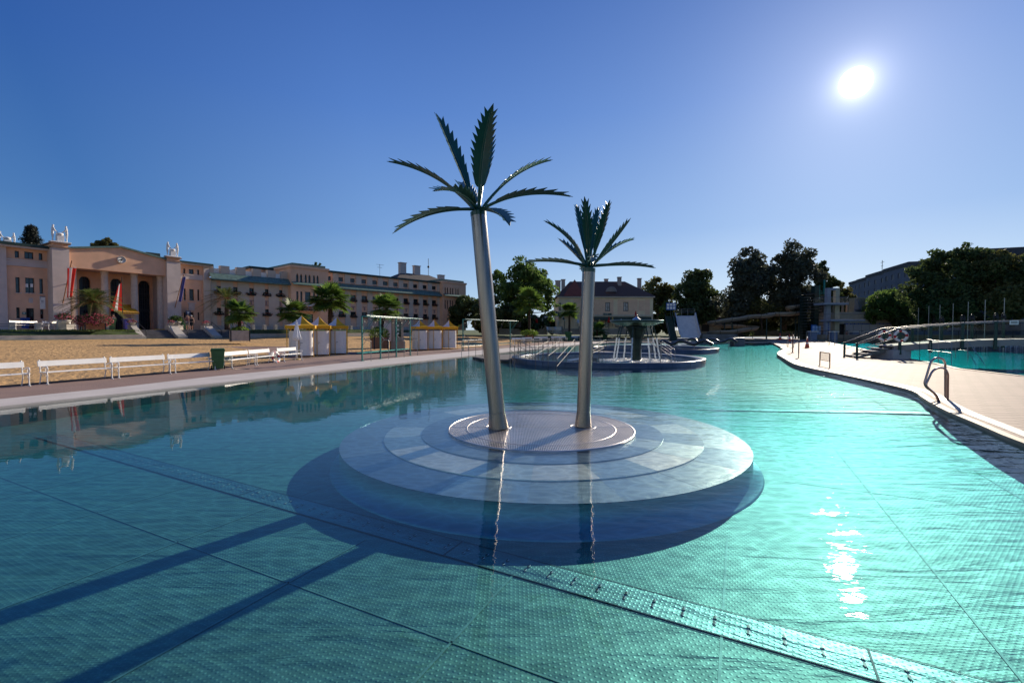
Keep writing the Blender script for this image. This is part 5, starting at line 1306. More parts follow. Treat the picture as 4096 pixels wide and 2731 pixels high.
# balcony block and end block slightly proud
for (a, b, nm) in ((uB, uC, 'm'), (uD, uE, 'e')):
    fr_ = -1.0; hs_ = []
    if nm == 'm':
        zt1 = F.hit(3, 900, 160, fr_)[1]
        for (x0, x1) in ((822,843),(855,876),(896,914),(927,947),(966,984),(997,1016)): hs_.append((*[F.hit(3, x, 250, fr_)[0] for x in (x0, x1)], F.hit(3, 900, 295, fr_)[1], F.hit(3, 900, 205, fr_)[1]))
        for (x0, x1) in ((824,843),(858,877),(898,947),(968,986),(1000,1018)): hs_.append((*[F.hit(3, x, 400, fr_)[0] for x in (x0, x1)], F.hit(3, 920, 450, fr_)[1], F.hit(3, 920, 358, fr_)[1]))
        hs_.append((*[F.hit(3, x, 580, fr_)[0] for x in (912, 968)], 0.02, F.hit(3, 930, 548, fr_)[1]))
    else:
        zt1 = F.hit(3, 2150, 285, fr_)[1]
        for (x0, x1) in ((2093,2104),(2112,2123),(2138,2148),(2157,2168),(2185,2194),(2203,2213)):
            hs_.append((*[F.hit(3, x, 340, fr_)[0] for x in (x0, x1)], F.hit(3, 2150, 385, fr_)[1], F.hit(3, 2150, 318, fr_)[1]))
            hs_.append((*[F.hit(3, x, 440, fr_)[0] for x in (x0, x1)], F.hit(3, 2150, 505, fr_)[1], F.hit(3, 2150, 430, fr_)[1]))
    a2, b2_ = a - .2, b + .2
    mb = MB(); mb.wall(a2, b2_, -.05, zt1, hs_, y=fr_)
    for h in hs_[:6] if nm == 'm' else hs_[::2]:
        c = (h[1]-h[0])
        mb.wallprism([(h[0],h[3]),(h[0],h[3]-c*1.1),(h[0]+c*.22,h[3]-c*.45),(h[0]+c*.5,h[3])], fr_, fr_+.15); mb.wallprism([(h[1],h[3]-c*1.1),(h[1],h[3]),(h[0]+c*.5,h[3]),(h[1]-c*.22,h[3]-c*.45)], fr_, fr_+.15)
    mb.box(a2, a2+.02, fr_+.001, .9, -.05, zt1); mb.box(b2_-.02, b2_, fr_+.001, .9, -.05, zt1); mb.box(a2+.03, b2_-.03, .05, 10, zcan, zt1-.02); mb.build('projecting_bay', M_LBWALL, lb)
    mb = MB(); mb.box(a2-.15, b2_+.15, fr_-.15, 10.2, zt1+.001, zt1+.35); mb.box(a2+.3, b2_-.3, fr_+.3, 9.5, zt1+.351, zt1+.75, 1); mb.build('parapet', [M_LBWALL, M_COPPER], lb)
    for i, h in enumerate(hs_): window(F, lb, 3, 0,0,0,0, fr_, .22, 1 if h[1]-h[0] > 1 else 0, 4 if h[3]-h[2] > 2 else 2, .05, rectv=h, name='window' if h[2] > .1 else 'door')
    mb = MB(); zz = zcan+.05
    mb.add([(a2,fr_-.02,zz+.5),(b2_,fr_-.02,zz+.5),(b2_,fr_-.75,zz+.1),(a2,fr_-.75,zz+.1),(b2_,fr_-.75,zz),(a2,fr_-.75,zz)], [(0,3,2,1),(3,5,4,2)]); mb.build('bay_canopy', M_COPPER, lb)
# canopy roofs with standing seams
for (a, b) in ((uA, uB-.2), (uC+.2, uD-.2)):
    mb = MB(); z = zcan; mb.add([(a,0.0,z+.95),(b,0.0,z+.95),(b,-.95,z+.12),(a,-.95,z+.12)], [(0,3,2,1)]); mb.box(a, b, -.98, -.90, z-.02, z+.119); mb.box(a, b, -.90, -.001, z-.01, z+.05)
    k = int((b-a)/.62)
    for i in range(k+1):
        x = a + (b-a)*i/k; mb.add([(x-.02,0,z+1.0),(x+.02,0,z+1.0),(x+.02,-.95,z+.17),(x-.02,-.95,z+.17),(x-.02,-.95,z+.12),(x+.02,-.95,z+.12)], [(0,3,2,1),(3,4,5,2)])
    mb.build('canopy_roof', M_COPPER, lb)
# terrace parapet over the left part
mb = MB(); zz = Z3(150, 228); mb.box(uA, uB-.2, .5, .7, zcan+.5, zz+1.15, 0)
for x in (85, 222, 360, 495, 620, 735): c = U3(x); mb.box(c-.55, c+.55, .1, .85, zcan+.5, zz+1.55, 1)
mb.build('roof_parapet', [M_WHITE, M_LBPIL], lb)
# set-back upper storey at left of the bay
mb = MB(); us0 = U3(430, 200, 5); zs = Z3(600, 172, 5); mb.wall(us0, uB, zcan, zs, [], y=5); mb.box(us0, uB, 5.02, 14, zcan, zs-.02); mb.build('upper_storey', M_LBWALL, lb)
mb = MB(); mb.box(us0-.3, uB-.25, 4.6, 14.3, zs+.002, zs+.3); mb.box(uC+.25, uD-.25, -.35, 11, zroof+.001, zroof+.28); mb.build('roof_edge', M_DKROOF, lb)
h = F.rect(3, 655, 197, 692, 228, 5); window(F, lb, 3, 0,0,0,0, 4.9, .05, 1, 0, .06, rectv=(h[0], h[1], h[2], h[3]))
# pilasters
mb = MB()
for x in (88, 232, 372, 508, 632, 748): c = U3(x); mb.box(c-.75, c+.75, -.10, -.002, -.05, zcan-.03)
for x in (1160, 1262, 1358, 1452, 1543, 1632, 1718, 1803, 1886, 1965, 2045): c = U3(x); mb.box(c-.5, c+.5, -.10, -.002, -.05, zcan-.03); mb.box(c-.5, c+.5, -.10, -.002, zcan+1.0, zroof-.02)
mb.box(uA, uB-.2, -.14, -.003, -.05, .55, 1); mb.box(uC+.2, uD, -.14, -.003, -.05, .55, 1); mb.build('pilasters', [M_LBPIL, M_STONE], lb)
# ornaments below the windows
mb = MB()
for (a, b) in colsL[1:]:
    c = (U3(a)+U3(b))/2; z = h2[1]-1.15; mb.box(c-.35,c+.35,-.07,-.004,z,z+.12); mb.box(c-.12,c+.12,-.07,-.004,z-.5,z); mb.box(c-.3,c+.3,-.07,-.004,z-.62,z-.5)
for (a, b) in colsR:
    c = (U3(a)+U3(b))/2; z = hb2-1.2; mb.box(c-.35,c+.35,-.07,-.004,z,z+.12); mb.box(c-.12,c+.12,-.07,-.004,z-.5,z)
    z = hb3-.25; mb.box(c-.35,c+.35,-.07,-.004,z,z+.1); mb.box(c-.1,c+.1,-.07,-.004,z-.35,z)
mb.build('wall_ornament', mat('brown_ornament', (.30,.20,.17), .9), lb)['kind'] = 'stuff'
for i, (h, k) in enumerate(wins): window(F, lb, 3, 0,0,0,0, 0, .22, k.get('mull', 1), k.get('bars', 1), .06, box_=k.get('box_'), rectv=h, seed=100+i)
# balcony with balusters
ba, bb_ = F.hit(3, 812, 480, -2.4)[0], F.hit(3, 1050, 480, -2.4)[0]; zb_ = F.hit(3, 930, 508, -2.4)[1]; bt = F.hit(3, 930, 455, -2.4)[1]
mb = MB(); mb.box(ba, bb_, -2.4, -1.0, zb_-.2, zb_); mb.box(ba, bb_, -2.4, -2.2, bt-.12, bt+.02)
for k in range(5): c = ba + (bb_-ba)*k/4; mb.box(c-.16, c+.16, -2.42, -2.18, zb_, bt+.04)
for k in range(41): c = ba + (bb_-ba)*k/40; mb.box(c-.04, c+.04, -2.34, -2.26, zb_, bt-.12)
bo_ = mb.build('balcony', M_STATUE, lb)
for k in range(4):
    c = ba + .9 + (bb_-ba-1.8)*k/3; q = random.Random(k+60); mb = MB(); bush(mb, (c,-2.65,zb_+.15), .75, .32, .40, 110, .11, q, 0, 1, lo=-1); mb.build('flower_box', [M_LEAFD, M_FLB], bo_)
# chimneys / antennas on the roof
mb = MB(); c = U3(1538, 225, 4); mb.box(c-.5, c+.5, 3.5, 4.5, zroof, zroof+.8); mb.tube([(c,4,zroof),(c,4,zroof+3.0)], .03, 5); mb.tube([(c-.7,4,zroof+2.9),(c+.9,4,zroof+2.9)], .025, 5); mb.tube([(c-.5,4,zroof+2.4),(c+.5,4,zroof+2.4)], .025, 5); mb.build('antenna', M_FRAME, lb)
for x in (90, 757, 2057):
    mb = MB(); c = U3(x+4); mb.tube([(c,-.18,0),(c,-.18,zcan)], .07, 8); mb.build('downpipe', M_STONE, lb)
# dark attic roof behind with two chimneys and spire
p = V(3, 1845, 275, 96); rt = empty('attic_roof', (p.x, p.y, 0), R_(45), 'dark pyramid roof with chimneys and a small spire rising behind the long wing', 'roof')
zt_, zb_ = V(3, 1800, 205, 96).z, V(3, 1800, 275, 96).z
mb = MB(); w_ = 5.2; mb.add([(-w_*1.6,-w_,zb_-1),(w_*1.6,-w_,zb_-1),(w_*1.6,w_,zb_-1),(-w_*1.6,w_,zb_-1),(-3.4,0,zt_),(3.4,0,zt_)], [(0,1,5,4),(1,2,5),(2,3,4,5),(3,0,4)]); mb.build('roof', mat('slate_roof', (.07,.06,.055), .8, 0, .3, 4), rt)
for x, h_ in ((-3.2,1.9),(0.2,1.6),(6.5,.2)):
    mb = MB(); mb.box(x-.7, x+.7, -.4, .4, zt_-2, zt_+h_); mb.box(x-.8, x+.8, -.5, .5, zt_+h_+.001, zt_+h_+.15); mb.build('chimney', M_GREYR, rt)
mb = MB(); mb.tube([(3.2,0,zt_-.2),(3.2,0,zt_+3.6)], .05, 6); mb.sphere((3.2,0,zt_+1.8), .25, 8); mb.build('spire', M_BLACK, rt)
mb = MB(); mb.box(-w_*1.55, w_*1.55, -w_*.97, w_*.97, 2, zb_-1); mb.build('wall', M_LBWALL, rt)

# ------------------------------------------------------------ restaurant house
RF = Frame(0, 100, 90, 1.35)
rh = frame_empty('restaurant_house', RF, 'two storey cream and pink cafe house with a brown hipped roof behind the far beach', 'building')
F = RF
def U6(x, y=400, off=0.0): return F.hit(6, x, y, off)[0]
def Z6(x, y, off=0.0): return F.hit(6, x, y, off)[1]
u0, u1, u2 = U6(838), U6(1948), U6(1118); ze = Z6(1400, 312); zr = Z6(1400, 135, 6)
M_RW = mat('cafe_wall', (.80,.62,.38), .9, 0, .08, 1, .3, 30); M_RP = mat('cafe_pink_panel', (.76,.50,.32), .9, 0, .08, 1, .3, 30)
M_TILE = mat('brown_roof_tiles', (.10,.052,.035), .8, 0, .25, 3, .5, 30, stretch=(3,3,3)); M_REDTILE = mat('red_roof_tiles', (.22,.06,.035), .8, 0, .25, 3, .5, 30)
hw = [(U6(944),U6(1003),Z6(970,520),Z6(970,388),1,2),(U6(1250),U6(1300),Z6(1400,488),Z6(1400,380),1,1),(U6(1384),U6(1442),Z6(1400,486),Z6(1400,380),1,1),(U6(1597),U6(1657),Z6(1600,484),Z6(1600,377),1,1),(U6(838),U6(863),Z6(850,470),Z6(850,388),0,1)]
gw = [(U6(x),U6(x+w_),Z6(1400,y1),Z6(1400,y0),1,1) for x, w_, y0, y1 in ((1255,48,585,660),(1385,48,585,670),(1640,60,585,670),(745,28,585,660),(1500,50,585,670))]
gw = [g for g in gw if g[0] > u0]
mb = MB(); mb.wall(u0, u1, -.3, ze, hw+gw, depth=.25); mb.box(u0, u1, .9, 12, -.3, ze-.05); mb.box(u1-.02, u1, .0, 12, -.3, ze); mb.box(u0, u0+.02, 0, .9, -.3, ze); mb.build('wall', M_RW, rh)
for (a, b) in ((1010,1100),(1255,1482),(1530,1765),(1850,1910)): 
    ua_, ub_ = U6(a), U6(b); mb = MB(); mb.wall(ua_, ub_, Z6(1400,525), Z6(1400,345), [h[:4] for h in hw if h[0] > ua_ and h[1] < ub_], y=-.02, reveal=False); mb.build('wall_panel', M_RP, rh)
mb = MB(); mb.wall(U6(1776), U6(1846), Z6(1800,480), Z6(1800,356), [], y=-.03, reveal=False); mb.build('wall_panel', M_RP, rh)
mb = MB(); mb.box(u0-.3, u1+.3, -.35, -.002, ze-.25, ze+.02); mb.box(u0, u1, -.12, -.003, Z6(1400,540), Z6(1400,528)); mb.build('cornice', mat('cafe_cornice', (.52,.46,.38), .85), rh)
M_LITGL = mat('curtained_glass', (.35,.33,.30), .15, 0, .5, 2.5)
for i, h in enumerate(hw+gw): window(F, rh, 6, 0,0,0,0, 0, .2, h[4], h[5], .12, rectv=h[:4], name='door' if i == 0 else 'window', gmat=M_GLASS if i in (0,4) else M_LITGL)
zr_ = zr; hp = 5.6
mb = MB(); e = .45
mb.add([(u0-e,-e,ze+.03),(u1+e,-e,ze+.03),(u1+e,12.4,ze+.03),(u0-e,12.4,ze+.03),(u0+3.2,6,zr_),(u1-hp*.85,6,zr_)], [(0,1,5,4),(1,2,5),(2,3,4,5),(3,0,4),(0,3,2,1)])
ro = mb.build('roof', M_TILE, rh)
ut0, ut1 = U6(885), U6(1115); mb = MB(); zt_ = Z6(1050, 108, 3); um_ = (ut0+ut1)/2+.9; mb.add([(ut0,-e-.02,ze+.05),(ut1+.4,-e-.02,ze+.05),(um_,3.2,zt_),(um_,7,zt_-.5),(ut0-1,7,ze+1),(ut1+1.4,7,ze+1)], [(0,1,2),(1,5,3,2),(0,2,3,4)]); mb.build('gable_roof', M_REDTILE, ro)
for (x, y0, y1, wd, off) in ((1550,90,180,.8,4.5),(1785,105,180,.8,8),(890,118,195,.8,3.5),(828,130,160,1.2,9),(1395,112,140,.8,8)):
    c, za = F.hit(6, x, y1, off); zb2 = F.hit(6, x, y0, off)[1]; mb = MB(); mb.box(c-wd/2, c+wd/2, off-.4, off+.4, za-1.5, zb2); mb.box(c-wd/2-.1, c+wd/2+.1, off-.5, off+.5, zb2+.001, zb2+.15); mb.build('chimney', mat('chimney_plaster', (.38,.32,.28), .9, 0, .15, 3), ro)
c = U6(1438, 240, 2.5); zz = Z6(1438, 262, 2.2); mb = MB(); M = Matrix.Translation((c, 1.6, zz)) @ Matrix.Rotation(R_(90), 4, 'X'); mb.lathe([(1.15,0),(1.15,1.0),(1.0,1.05),(.001,1.05)], 20, M=M, a0=0, a1=math.pi); mb.build('dormer', mat('dormer_lead', (.22,.19,.17), .7), ro)
# ground floor awning + sign boards
mb = MB(); za = Z6(1400,550,-1.2); mb.box(U6(1235), U6(1890), -2.4, -.13, za-.35, za); mb.box(U6(1235), U6(1890), -2.45, -2.41, za-.75, za-.1); mb.build('awning', M_DKROOF, rh)
mb = MB(); a_, b_, c_, d_ = F.rect(6, 1362,507,1460,530,-.2); mb.box(a_, b_, -.2, -.13, c_, d_); so_ = mb.build('signboard', mat('dark_green_sign', (.02,.06,.05), .4), rh); text('lettering', 'Strandcafe', (d_-c_)*.62, M_CREAM, so_, ((a_+b_)/2-.4, -.21, (c_+d_)/2))
# balcony left with door
mb = MB(); a_, b_ = U6(845,0,-1.5), U6(1052,0,-1.5); zf = Z6(950,522,-1.5); mb.box(a_, b_, -1.6, -.13, zf-.2, zf, 0); 
for k in range(16): c = a_+(b_-a_)*k/15; mb.tube([(c,-1.55,zf),(c,-1.55,zf+.95)], .02, 5, 1)
mb.box(a_, b_, -1.58, -1.52, zf+.93, zf+.98, 1); mb.box(a_+.6, a_+.85, -1.5, -1.25, -.3, zf-.2, 0); mb.box(b_-.6, b_-.35, -1.5, -1.25, -.3, zf-.2, 0); mb.build('balcony', [M_RW, M_BLACK], rh)
# arched sign over the cafe garden
a = V(6, 652, 560, 97); b = V(6, 905, 560, 97); h = V(6, 780, 478, 97).z
sg = empty('arched_sign', ((a.x+b.x)/2, 97, 1.3), 0, 'dark green arched cafe sign with cream lettering over the garden entrance', 'sign'); W = (b.x-a.x)/2
mb = MB(); n = 20; top = [(-W+2*W*i/n, h-1.3-1.35*((2*i/n-1)**2)) for i in range(n+1)]; bot = [(x, z-1.15+.35*abs(x/W)) for x, z in top]
mb.wallprism(top + list(reversed(bot)), -.05, .05); mb.build('sign_panel', mat('dark_green_sign', (.02,.06,.05)), sg)
tx = 'Strandcafe'
for i, chx in enumerate(tx):
    xx = (i-4.5)*.54; text('letter', chx, .78, M_CREAM, sg, (xx, -.06, h-1.3-.42-1.35*(xx/W)**2), (R_(90), 0*-math.atan(2*1.35*xx/W/W), 0))
tx = 'Restaurant'
for i, chx in enumerate(tx): xx = (i-4.5)*.38; text('letter', chx, .42, M_CREAM, sg, (xx, -.06, h-1.3-.92-1.1*(xx/W)**2))
mb = MB(); 
for s in (-1, 1): mb.lathe([(.001,0),(.22,0),(.22,.02),(.001,.02)], 12, M=Matrix.Translation((s*W*.78,-.05,h-1.3-1.38))@Matrix.Rotation(R_(90),4,'X')); mb.sphere((s*W*.78+.25,-.05,h-1.3-1.3),.18,6,sz=(1,1,.6))
mb.build('emblem', M_CREAM, sg)
for s in (-1, 1): mb = MB(); mb.tube([(s*W,0,0),(s*W,0,h-1.3-1.6)], .06, 6); mb.build('sign_post', M_BLACK, sg)
# low wall and planters of the cafe
mb = MB(); ua_, ub_ = U6(150,0,-3), U6(1850,0,-3); 
gw_ = frame_empty('garden_wall', RF, 'low stone wall with pillars in front of the cafe garden', 'wall')
segs = [(150,690),(870,1090),(1230,1560),(1590,1860)]
for a, b in segs: 
    x0, x1 = U6(a,0,-3), U6(b,0,-3); mb.box(x0, x1, -3.2, -2.9, -.3, .95); mb.box(x0-.3, x0+.3, -3.3, -2.8, -.3, 1.5); mb.box(x1-.3, x1+.3, -3.3, -2.8, -.3, 1.5)
mb.build('wall_body', mat('cafe_low_wall', (.30,.25,.19), .9, 0, .15, 2), gw_)
# white stacked garden chairs, umbrellas
def garden_chair_proto():
    r = empty('garden_chair', (0,0,0), 0, 'white folding cafe chair', 'chair')
    mb = MB(); mb.box(-.23,.23,-.22,.22,.42,.46); mb.build('seat', M_WHITE, r)
    mb = MB(); mb.add([(-.23,.2,.46),(.23,.2,.46),(.23,.34,.95),(-.23,.34,.95)], [(0,1,2,3)]); mb.box(-.23,.23,.30,.34,.90,.95); mb.build('backrest', M_WHITE, r)
    mb = MB()
    for s in (-1,1): mb.tube([(s*.22,-.25,0),(s*.22,.25,.62)], .02, 5); mb.tube([(s*.22,.28,0),(s*.22,-.2,.62)], .02, 5); mb.tube([(s*.24,-.22,.62),(s*.24,.28,.64)], .02, 5)
    mb.build('legs', M_WHITE, r); return r
gc = garden_chair_proto(); q = random.Random(9); k = 0
for i in range(26):
    x = q.uniform(*((700,850) if i % 2 else (430,680))); off = q.uniform(-2.4,-.8) if i % 2 == 0 else q.uniform(-4.2,-3.4)
    u_ = U6(x, 680, off); pz = 1.35 + (.25 if i % 2 == 0 else 0.02); p = RF.w(u_, off, 0); lab = 'white folding chair standing in the gap of the cafe garden wall' if i % 2 else 'white folding chair behind the left part of the cafe garden wall'; g = 'white chairs in the wall gap' if i % 2 else 'white chairs of the cafe garden'
    if i == 0: gc.location = (p.x, p.y, pz); gc.rotation_euler[2] = q.uniform(0,6); gc['label'] = lab; gc['group'] = g; gc.scale = (1.4,)*3
    else: dup(gc, (p.x, p.y, pz), q.uniform(0,6), lab, g, 1.4)
def furled(r, x, y0, y1, D, m, label, group='furled cafe parasols'):
    a = V(r, x, y1, D); b = V(r, x, y0, D); rt = empty('furled_parasol', a, 0, label, 'parasol', group); h = b.z-a.z
    mb = MB(); mb.tube([(0,0,0),(0,0,h)], .04, 6); mb.build('pole', M_FRAME, rt)
    mb = MB(); n = 12; vs = []; pr = [(.03,h),(.12,h*.88),(.22,h*.62),(.26,h*.42),(.12,h*.38)]
    for (rr, z) in pr:
        for k in range(n): f_ = 1+.2*(k % 2); vs.append((rr*f_*math.cos(k*6.283/n), rr*f_*math.sin(k*6.283/n), z))
    mb.add(vs, [(i*n+k, i*n+(k+1) % n, (i+1)*n+(k+1) % n, (i+1)*n+k) for i in range(len(pr)-1) for k in range(n)], 0, True); mb.build('canopy', m, rt)
for (x, y0, y1, m, lab) in ((1742,478,660,M_RED,'tall furled red parasol behind the fountain dish'),(1428,545,665,M_RED,'furled red parasol under the cafe awning'),(1470,545,660,mat('mustard_cloth',(.35,.25,.08),.8),'furled mustard parasol beside the red one'),(1063,575,660,M_WHITECANVAS,'furled white parasol beside the cafe balcony post'),(578,560,660,M_RED,'furled dark red parasol left of the arched sign'),(738,570,650,mat('orange_cloth',(.40,.12,.03),.8),'furled orange parasol under the arched sign'),(1316,575,655,mat('mustard_cloth',(.35,.25,.08),.8),'furled mustard parasol just right of the shorter metal palm'),(1572,575,655,M_WHITECANVAS,'furled white parasol left of the fountain stem')):
    furled(6, x, y0, y1, 96.0, m, lab)

# ------------------------------------------------------------ trees
import numpy as np
def leaves(name, blobs, n, size, m, parent, seed, dens=.55, flat=.5):
    """blobs: list of (x,y,z,rx,ry,rz) in the tree's own space; many leaf-clump faces through each blob's volume"""
    g = np.random.default_rng(seed); B = np.array(blobs, float); vol = (B[:,3]*B[:,4]*B[:,5])**(2/3); pr = vol/vol.sum()
    idx = g.choice(len(B), n, p=pr); b = B[idx]
    d = g.normal(size=(n,3)); d /= np.linalg.norm(d, axis=1)[:,None]
    r = g.random(n)**(1/3)*(1-dens) + dens*(0.85+.22*g.random(n))*(g.random(n) < .75) + dens*.55*0
    r = np.clip(r, .15, 1.12)[:,None]
    c = b[:,:3] + d*r*b[:,3:6]
    u = g.normal(size=(n,3)); u /= np.linalg.norm(u, axis=1)[:,None]; t = g.normal(size=(n,3)); v = np.cross(u, t); v /= np.linalg.norm(v, axis=1)[:,None]
    s = (size*(.5+g.random(n)))[:,None]
    V4 = np.stack([c-u*s, c+v*s*flat, c+u*s, c-v*s*flat], 1).reshape(-1,3)
    me = bpy.data.meshes.new(name); me.vertices.add(4*n); me.vertices.foreach_set('co', V4.ravel()); me.loops.add(4*n); me.loops.foreach_set('vertex_index', np.arange(4*n))
    me.polygons.add(n); me.polygons.foreach_set('loop_start', np.arange(n)*4); me.polygons.foreach_set('loop_total', np.full(n, 4)); me.materials.append(m); me.update(); me.validate()
    o = bpy.data.objects.new(name, me); C.objects.link(o); o.parent = parent; return o
def leafmat(name, col, tr=.35):
    m = mat(name, col, .6, 0, .45, .45, trans=tr); return m
LM_A = leafmat('dark_broadleaf', (.075,.105,.034), .45); LM_B = leafmat('green_broadleaf', (.105,.170,.036), .50); LM_C = leafmat('olive_broadleaf', (.13,.13,.04), .5); LM_D = leafmat('conifer_needles', (.012,.022,.014), .10); LM_E = leafmat('grey_poplar_leaf', (.085,.094,.062), .40)
def tree(base, H, crown, n, size, m, label, seed, trunk_r=.35, group='trees around the bath', lean=0, cat='tree', tf=.45):
    """crown: list of (dx, z, r[, rz, dy]) big masses relative to base; each is broken into many smaller blobs"""
    q = random.Random(seed); rt = empty('broadleaf_tree', base, 0, label, cat, group)
    blobs = []
    for c in crown:
        dx, z, r = c[:3]; rz = c[3] if len(c) > 3 else r; dy = c[4] if len(c) > 4 else 0
        for k in range(max(6, int(10*r**.8))):
            a = q.uniform(0, 6.283); zz = q.uniform(-1, 1); rr = math.sqrt(1-zz*zz)*q.uniform(.25, .95); s = r*q.uniform(.22, .42)
            blobs.append((dx + rr*math.cos(a)*r, dy + rr*math.sin(a)*r*.9, z + zz*rz*q.uniform(.5,1.0), s, s, s*q.uniform(.6,.95)))
    mb = MB(); top = Vector((crown[0][0]*.6+lean, 0, H*.62)); mb.tube(arc((0,0,-.3),(0,0,H*.3),top,8), [trunk_r*1.25,trunk_r,trunk_r*.9,trunk_r*.85,trunk_r*.8,trunk_r*.7,trunk_r*.6,trunk_r*.5,trunk_r*.4], 8)
    for i in range(14):
        b = q.choice(blobs); st = Vector((0,0,H*q.uniform(.18,.5))); st.x = top.x*(st.z/top.z)**2; mb.tube(arc(st, st.lerp(Vector(b[:3]), .5)+Vector((0,0,-.3)), b[:3], 5), [trunk_r*.45,trunk_r*.36,trunk_r*.28,trunk_r*.2,trunk_r*.14,trunk_r*.08], 5)
    mb.build('trunk', M_BARK, rt)
    leaves('crown', blobs, n, size, m, rt, seed)
    return rt
def T(r, xb, yb, D, ctr, n, size, m, label, seed, **k):
    """ctr: crown masses given by measured outline points (x,y,radius px) at depth D"""
    b = V(r, xb, yb, D); a_, b_, s_ = RG[r]; cs = []
    for c in ctr:
        p = V(r, c[0], c[1], D); rad = c[2]*s_/FPX*D; cs.append((p.x-b.x, p.z-b.z, rad, (c[3]*s_/FPX*D if len(c) > 3 else rad), q_.uniform(-.5,.5)*rad))
    H = max(c[1]+c[3] for c in cs); return tree(b, H, cs, n, size, m, label, seed, **k)
q_ = random.Random(77)
T(0, 1190, 748, 88, [(1205,640,48,52),(1175,690,50,42),(1245,672,40,50),(1150,650,26,34),(1265,700,20,36)], 15000, .30, LM_B, 'big round green tree left of the cafe house, behind the tall metal palm', 1, trunk_r=.5)
T(0, 1070, 750, 92, [(1068,712,34,32),(1045,728,26,22),(1100,720,30,30)], 7000, .28, LM_A, 'dark low tree in front of the right end of the long wing', 2, trunk_r=.3)
T(0, 1130, 752, 84, [(1130,715,38,36),(1165,728,30,24),(1105,732,22,22)], 6500, .28, LM_A, 'dark leafy tree mass just right of the tall metal palm trunk', 3, trunk_r=.3)
T(0, 1512, 745, 118, [(1508,668,34,30),(1490,690,26,30),(1535,690,30,36)], 8000, .36, LM_C, 'tree directly right of the cafe roof', 4)
T(0, 1528, 752, 104, [(1527,722,20,26)], 3500, .22, LM_B, 'small young tree in front of the right cafe corner', 5, trunk_r=.15)
T(0, 1600, 752, 112, [(1605,655,42,38),(1575,685,34,36),(1635,690,34,40),(1600,715,46,28)], 14000, .36, LM_A, 'dark spreading tree behind the wide steel slide', 6, trunk_r=.5)
T(0, 1700, 755, 106, [(1720,600,34,36),(1700,650,50,44),(1745,640,46,60),(1690,705,50,34)], 17000, .34, LM_E, 'tall dark tree with left of twin tops, behind the tube slide', 7, trunk_r=.6)
T(0, 1800, 755, 108, [(1815,600,40,40),(1790,640,50,50),(1835,650,44,52),(1800,700,56,40)], 17000, .34, LM_E, 'tallest dark tree with broad right top, behind the tube slide', 8, trunk_r=.6)
T(0, 1885, 755, 112, [(1893,640,26,42),(1905,680,26,34)], 6500, .34, LM_A, 'narrow dark tree with ragged top right of the tallest tree', 9, trunk_r=.4)
T(0, 1932, 752, 122, [(1930,668,24,22),(1945,700,20,24)], 3800, .30, LM_C, 'light olive tree showing through behind the diving tower', 10, trunk_r=.3)
T(0, 1750, 757, 104, [(1735,712,40,26),(1780,718,36,22)], 6000, .26, LM_C, 'sunlit olive bush tree under the tall trees, seen between slide supports', 11, trunk_r=.2)
T(0, 2060, 745, 98, [(2050,700,46,36),(2020,715,30,26),(2080,720,34,26)], 10000, .32, LM_B, 'green tree left of the dark grove, in front of the apartment block', 12, trunk_r=.3)
T(0, 2150, 740, 84, [(2140,610,38,36),(2150,670,62,52),(2105,650,40,50),(2165,715,60,28)], 16000, .30, LM_A, 'dark tree of the right grove nearest the apartment block', 13, trunk_r=.5)
T(0, 2230, 740, 78, [(2215,595,40,42),(2240,650,62,66),(2200,690,60,44)], 17000, .28, LM_A, 'tall dark tree in the middle of the right grove', 14, trunk_r=.5)
T(0, 2310, 740, 74, [(2300,605,46,38),(2320,660,56,62),(2290,700,60,36)], 16000, .28, LM_C, 'broad dark tree right part of the grove behind the footbridge', 15, trunk_r=.5)
T(0, 2400, 740, 70, [(2380,640,46,58),(2400,690,50,40)], 9000, .28, LM_A, 'dark tree cut by the right edge of the photo', 16, trunk_r=.5)
for i, (x, w_, D, top, lab, m) in enumerate(((1262,26,108,728,'dark shrubs between the big round tree and the cafe house',LM_A),(1005,34,96,722,'low dark shrubs at the right end of the long wing',LM_A),(1190,60,100,722,'dark undergrowth below the big round tree',LM_A),(1130,40,98,722,'dark undergrowth behind the tall metal palm trunk',LM_A),(1490,40,125,715,'undergrowth right of the cafe house',LM_A),(1560,46,126,708,'dark undergrowth left behind the wide slide',LM_A),(1630,50,124,705,'dark undergrowth right behind the wide slide',LM_C),
        (1700,52,126,690,'dark undergrowth below the left twin top tree',LM_A),(1770,52,124,690,'dark undergrowth below the tallest tree',LM_C),(1840,52,126,690,'dark undergrowth right of the tallest tree',LM_A),(1900,46,124,700,'dark undergrowth behind the slide tower',LM_A),(1985,46,112,722,'dark bush in front of the apartment block foot',LM_B))):
    T(0, x, 757, D, [(x-w_*.4,(top+757)/2,w_*.7,(757-top)*.62),(x+w_*.4,(top+760)/2+3,w_*.7,(757-top)*.58)], 7000, .42, m, lab, 60+i, trunk_r=.12, group='undergrowth below the trees', cat='shrub')
# hedge line behind the swimming pool
for i, (x, lab) in enumerate(((2070,'left dark hedge shrub below the grove'),(2150,'second dark hedge shrub below the grove'),(2235,'third dark hedge shrub below the grove'),(2320,'rightmost dark hedge shrub below the grove'))):
    T(0, x, 752, 100-i*3, [(x,735,46,16),(x+30,738,30,14)], 5000, .26, LM_A, lab, 20+i, trunk_r=.1, group='hedge shrubs below the grove', cat='shrub')
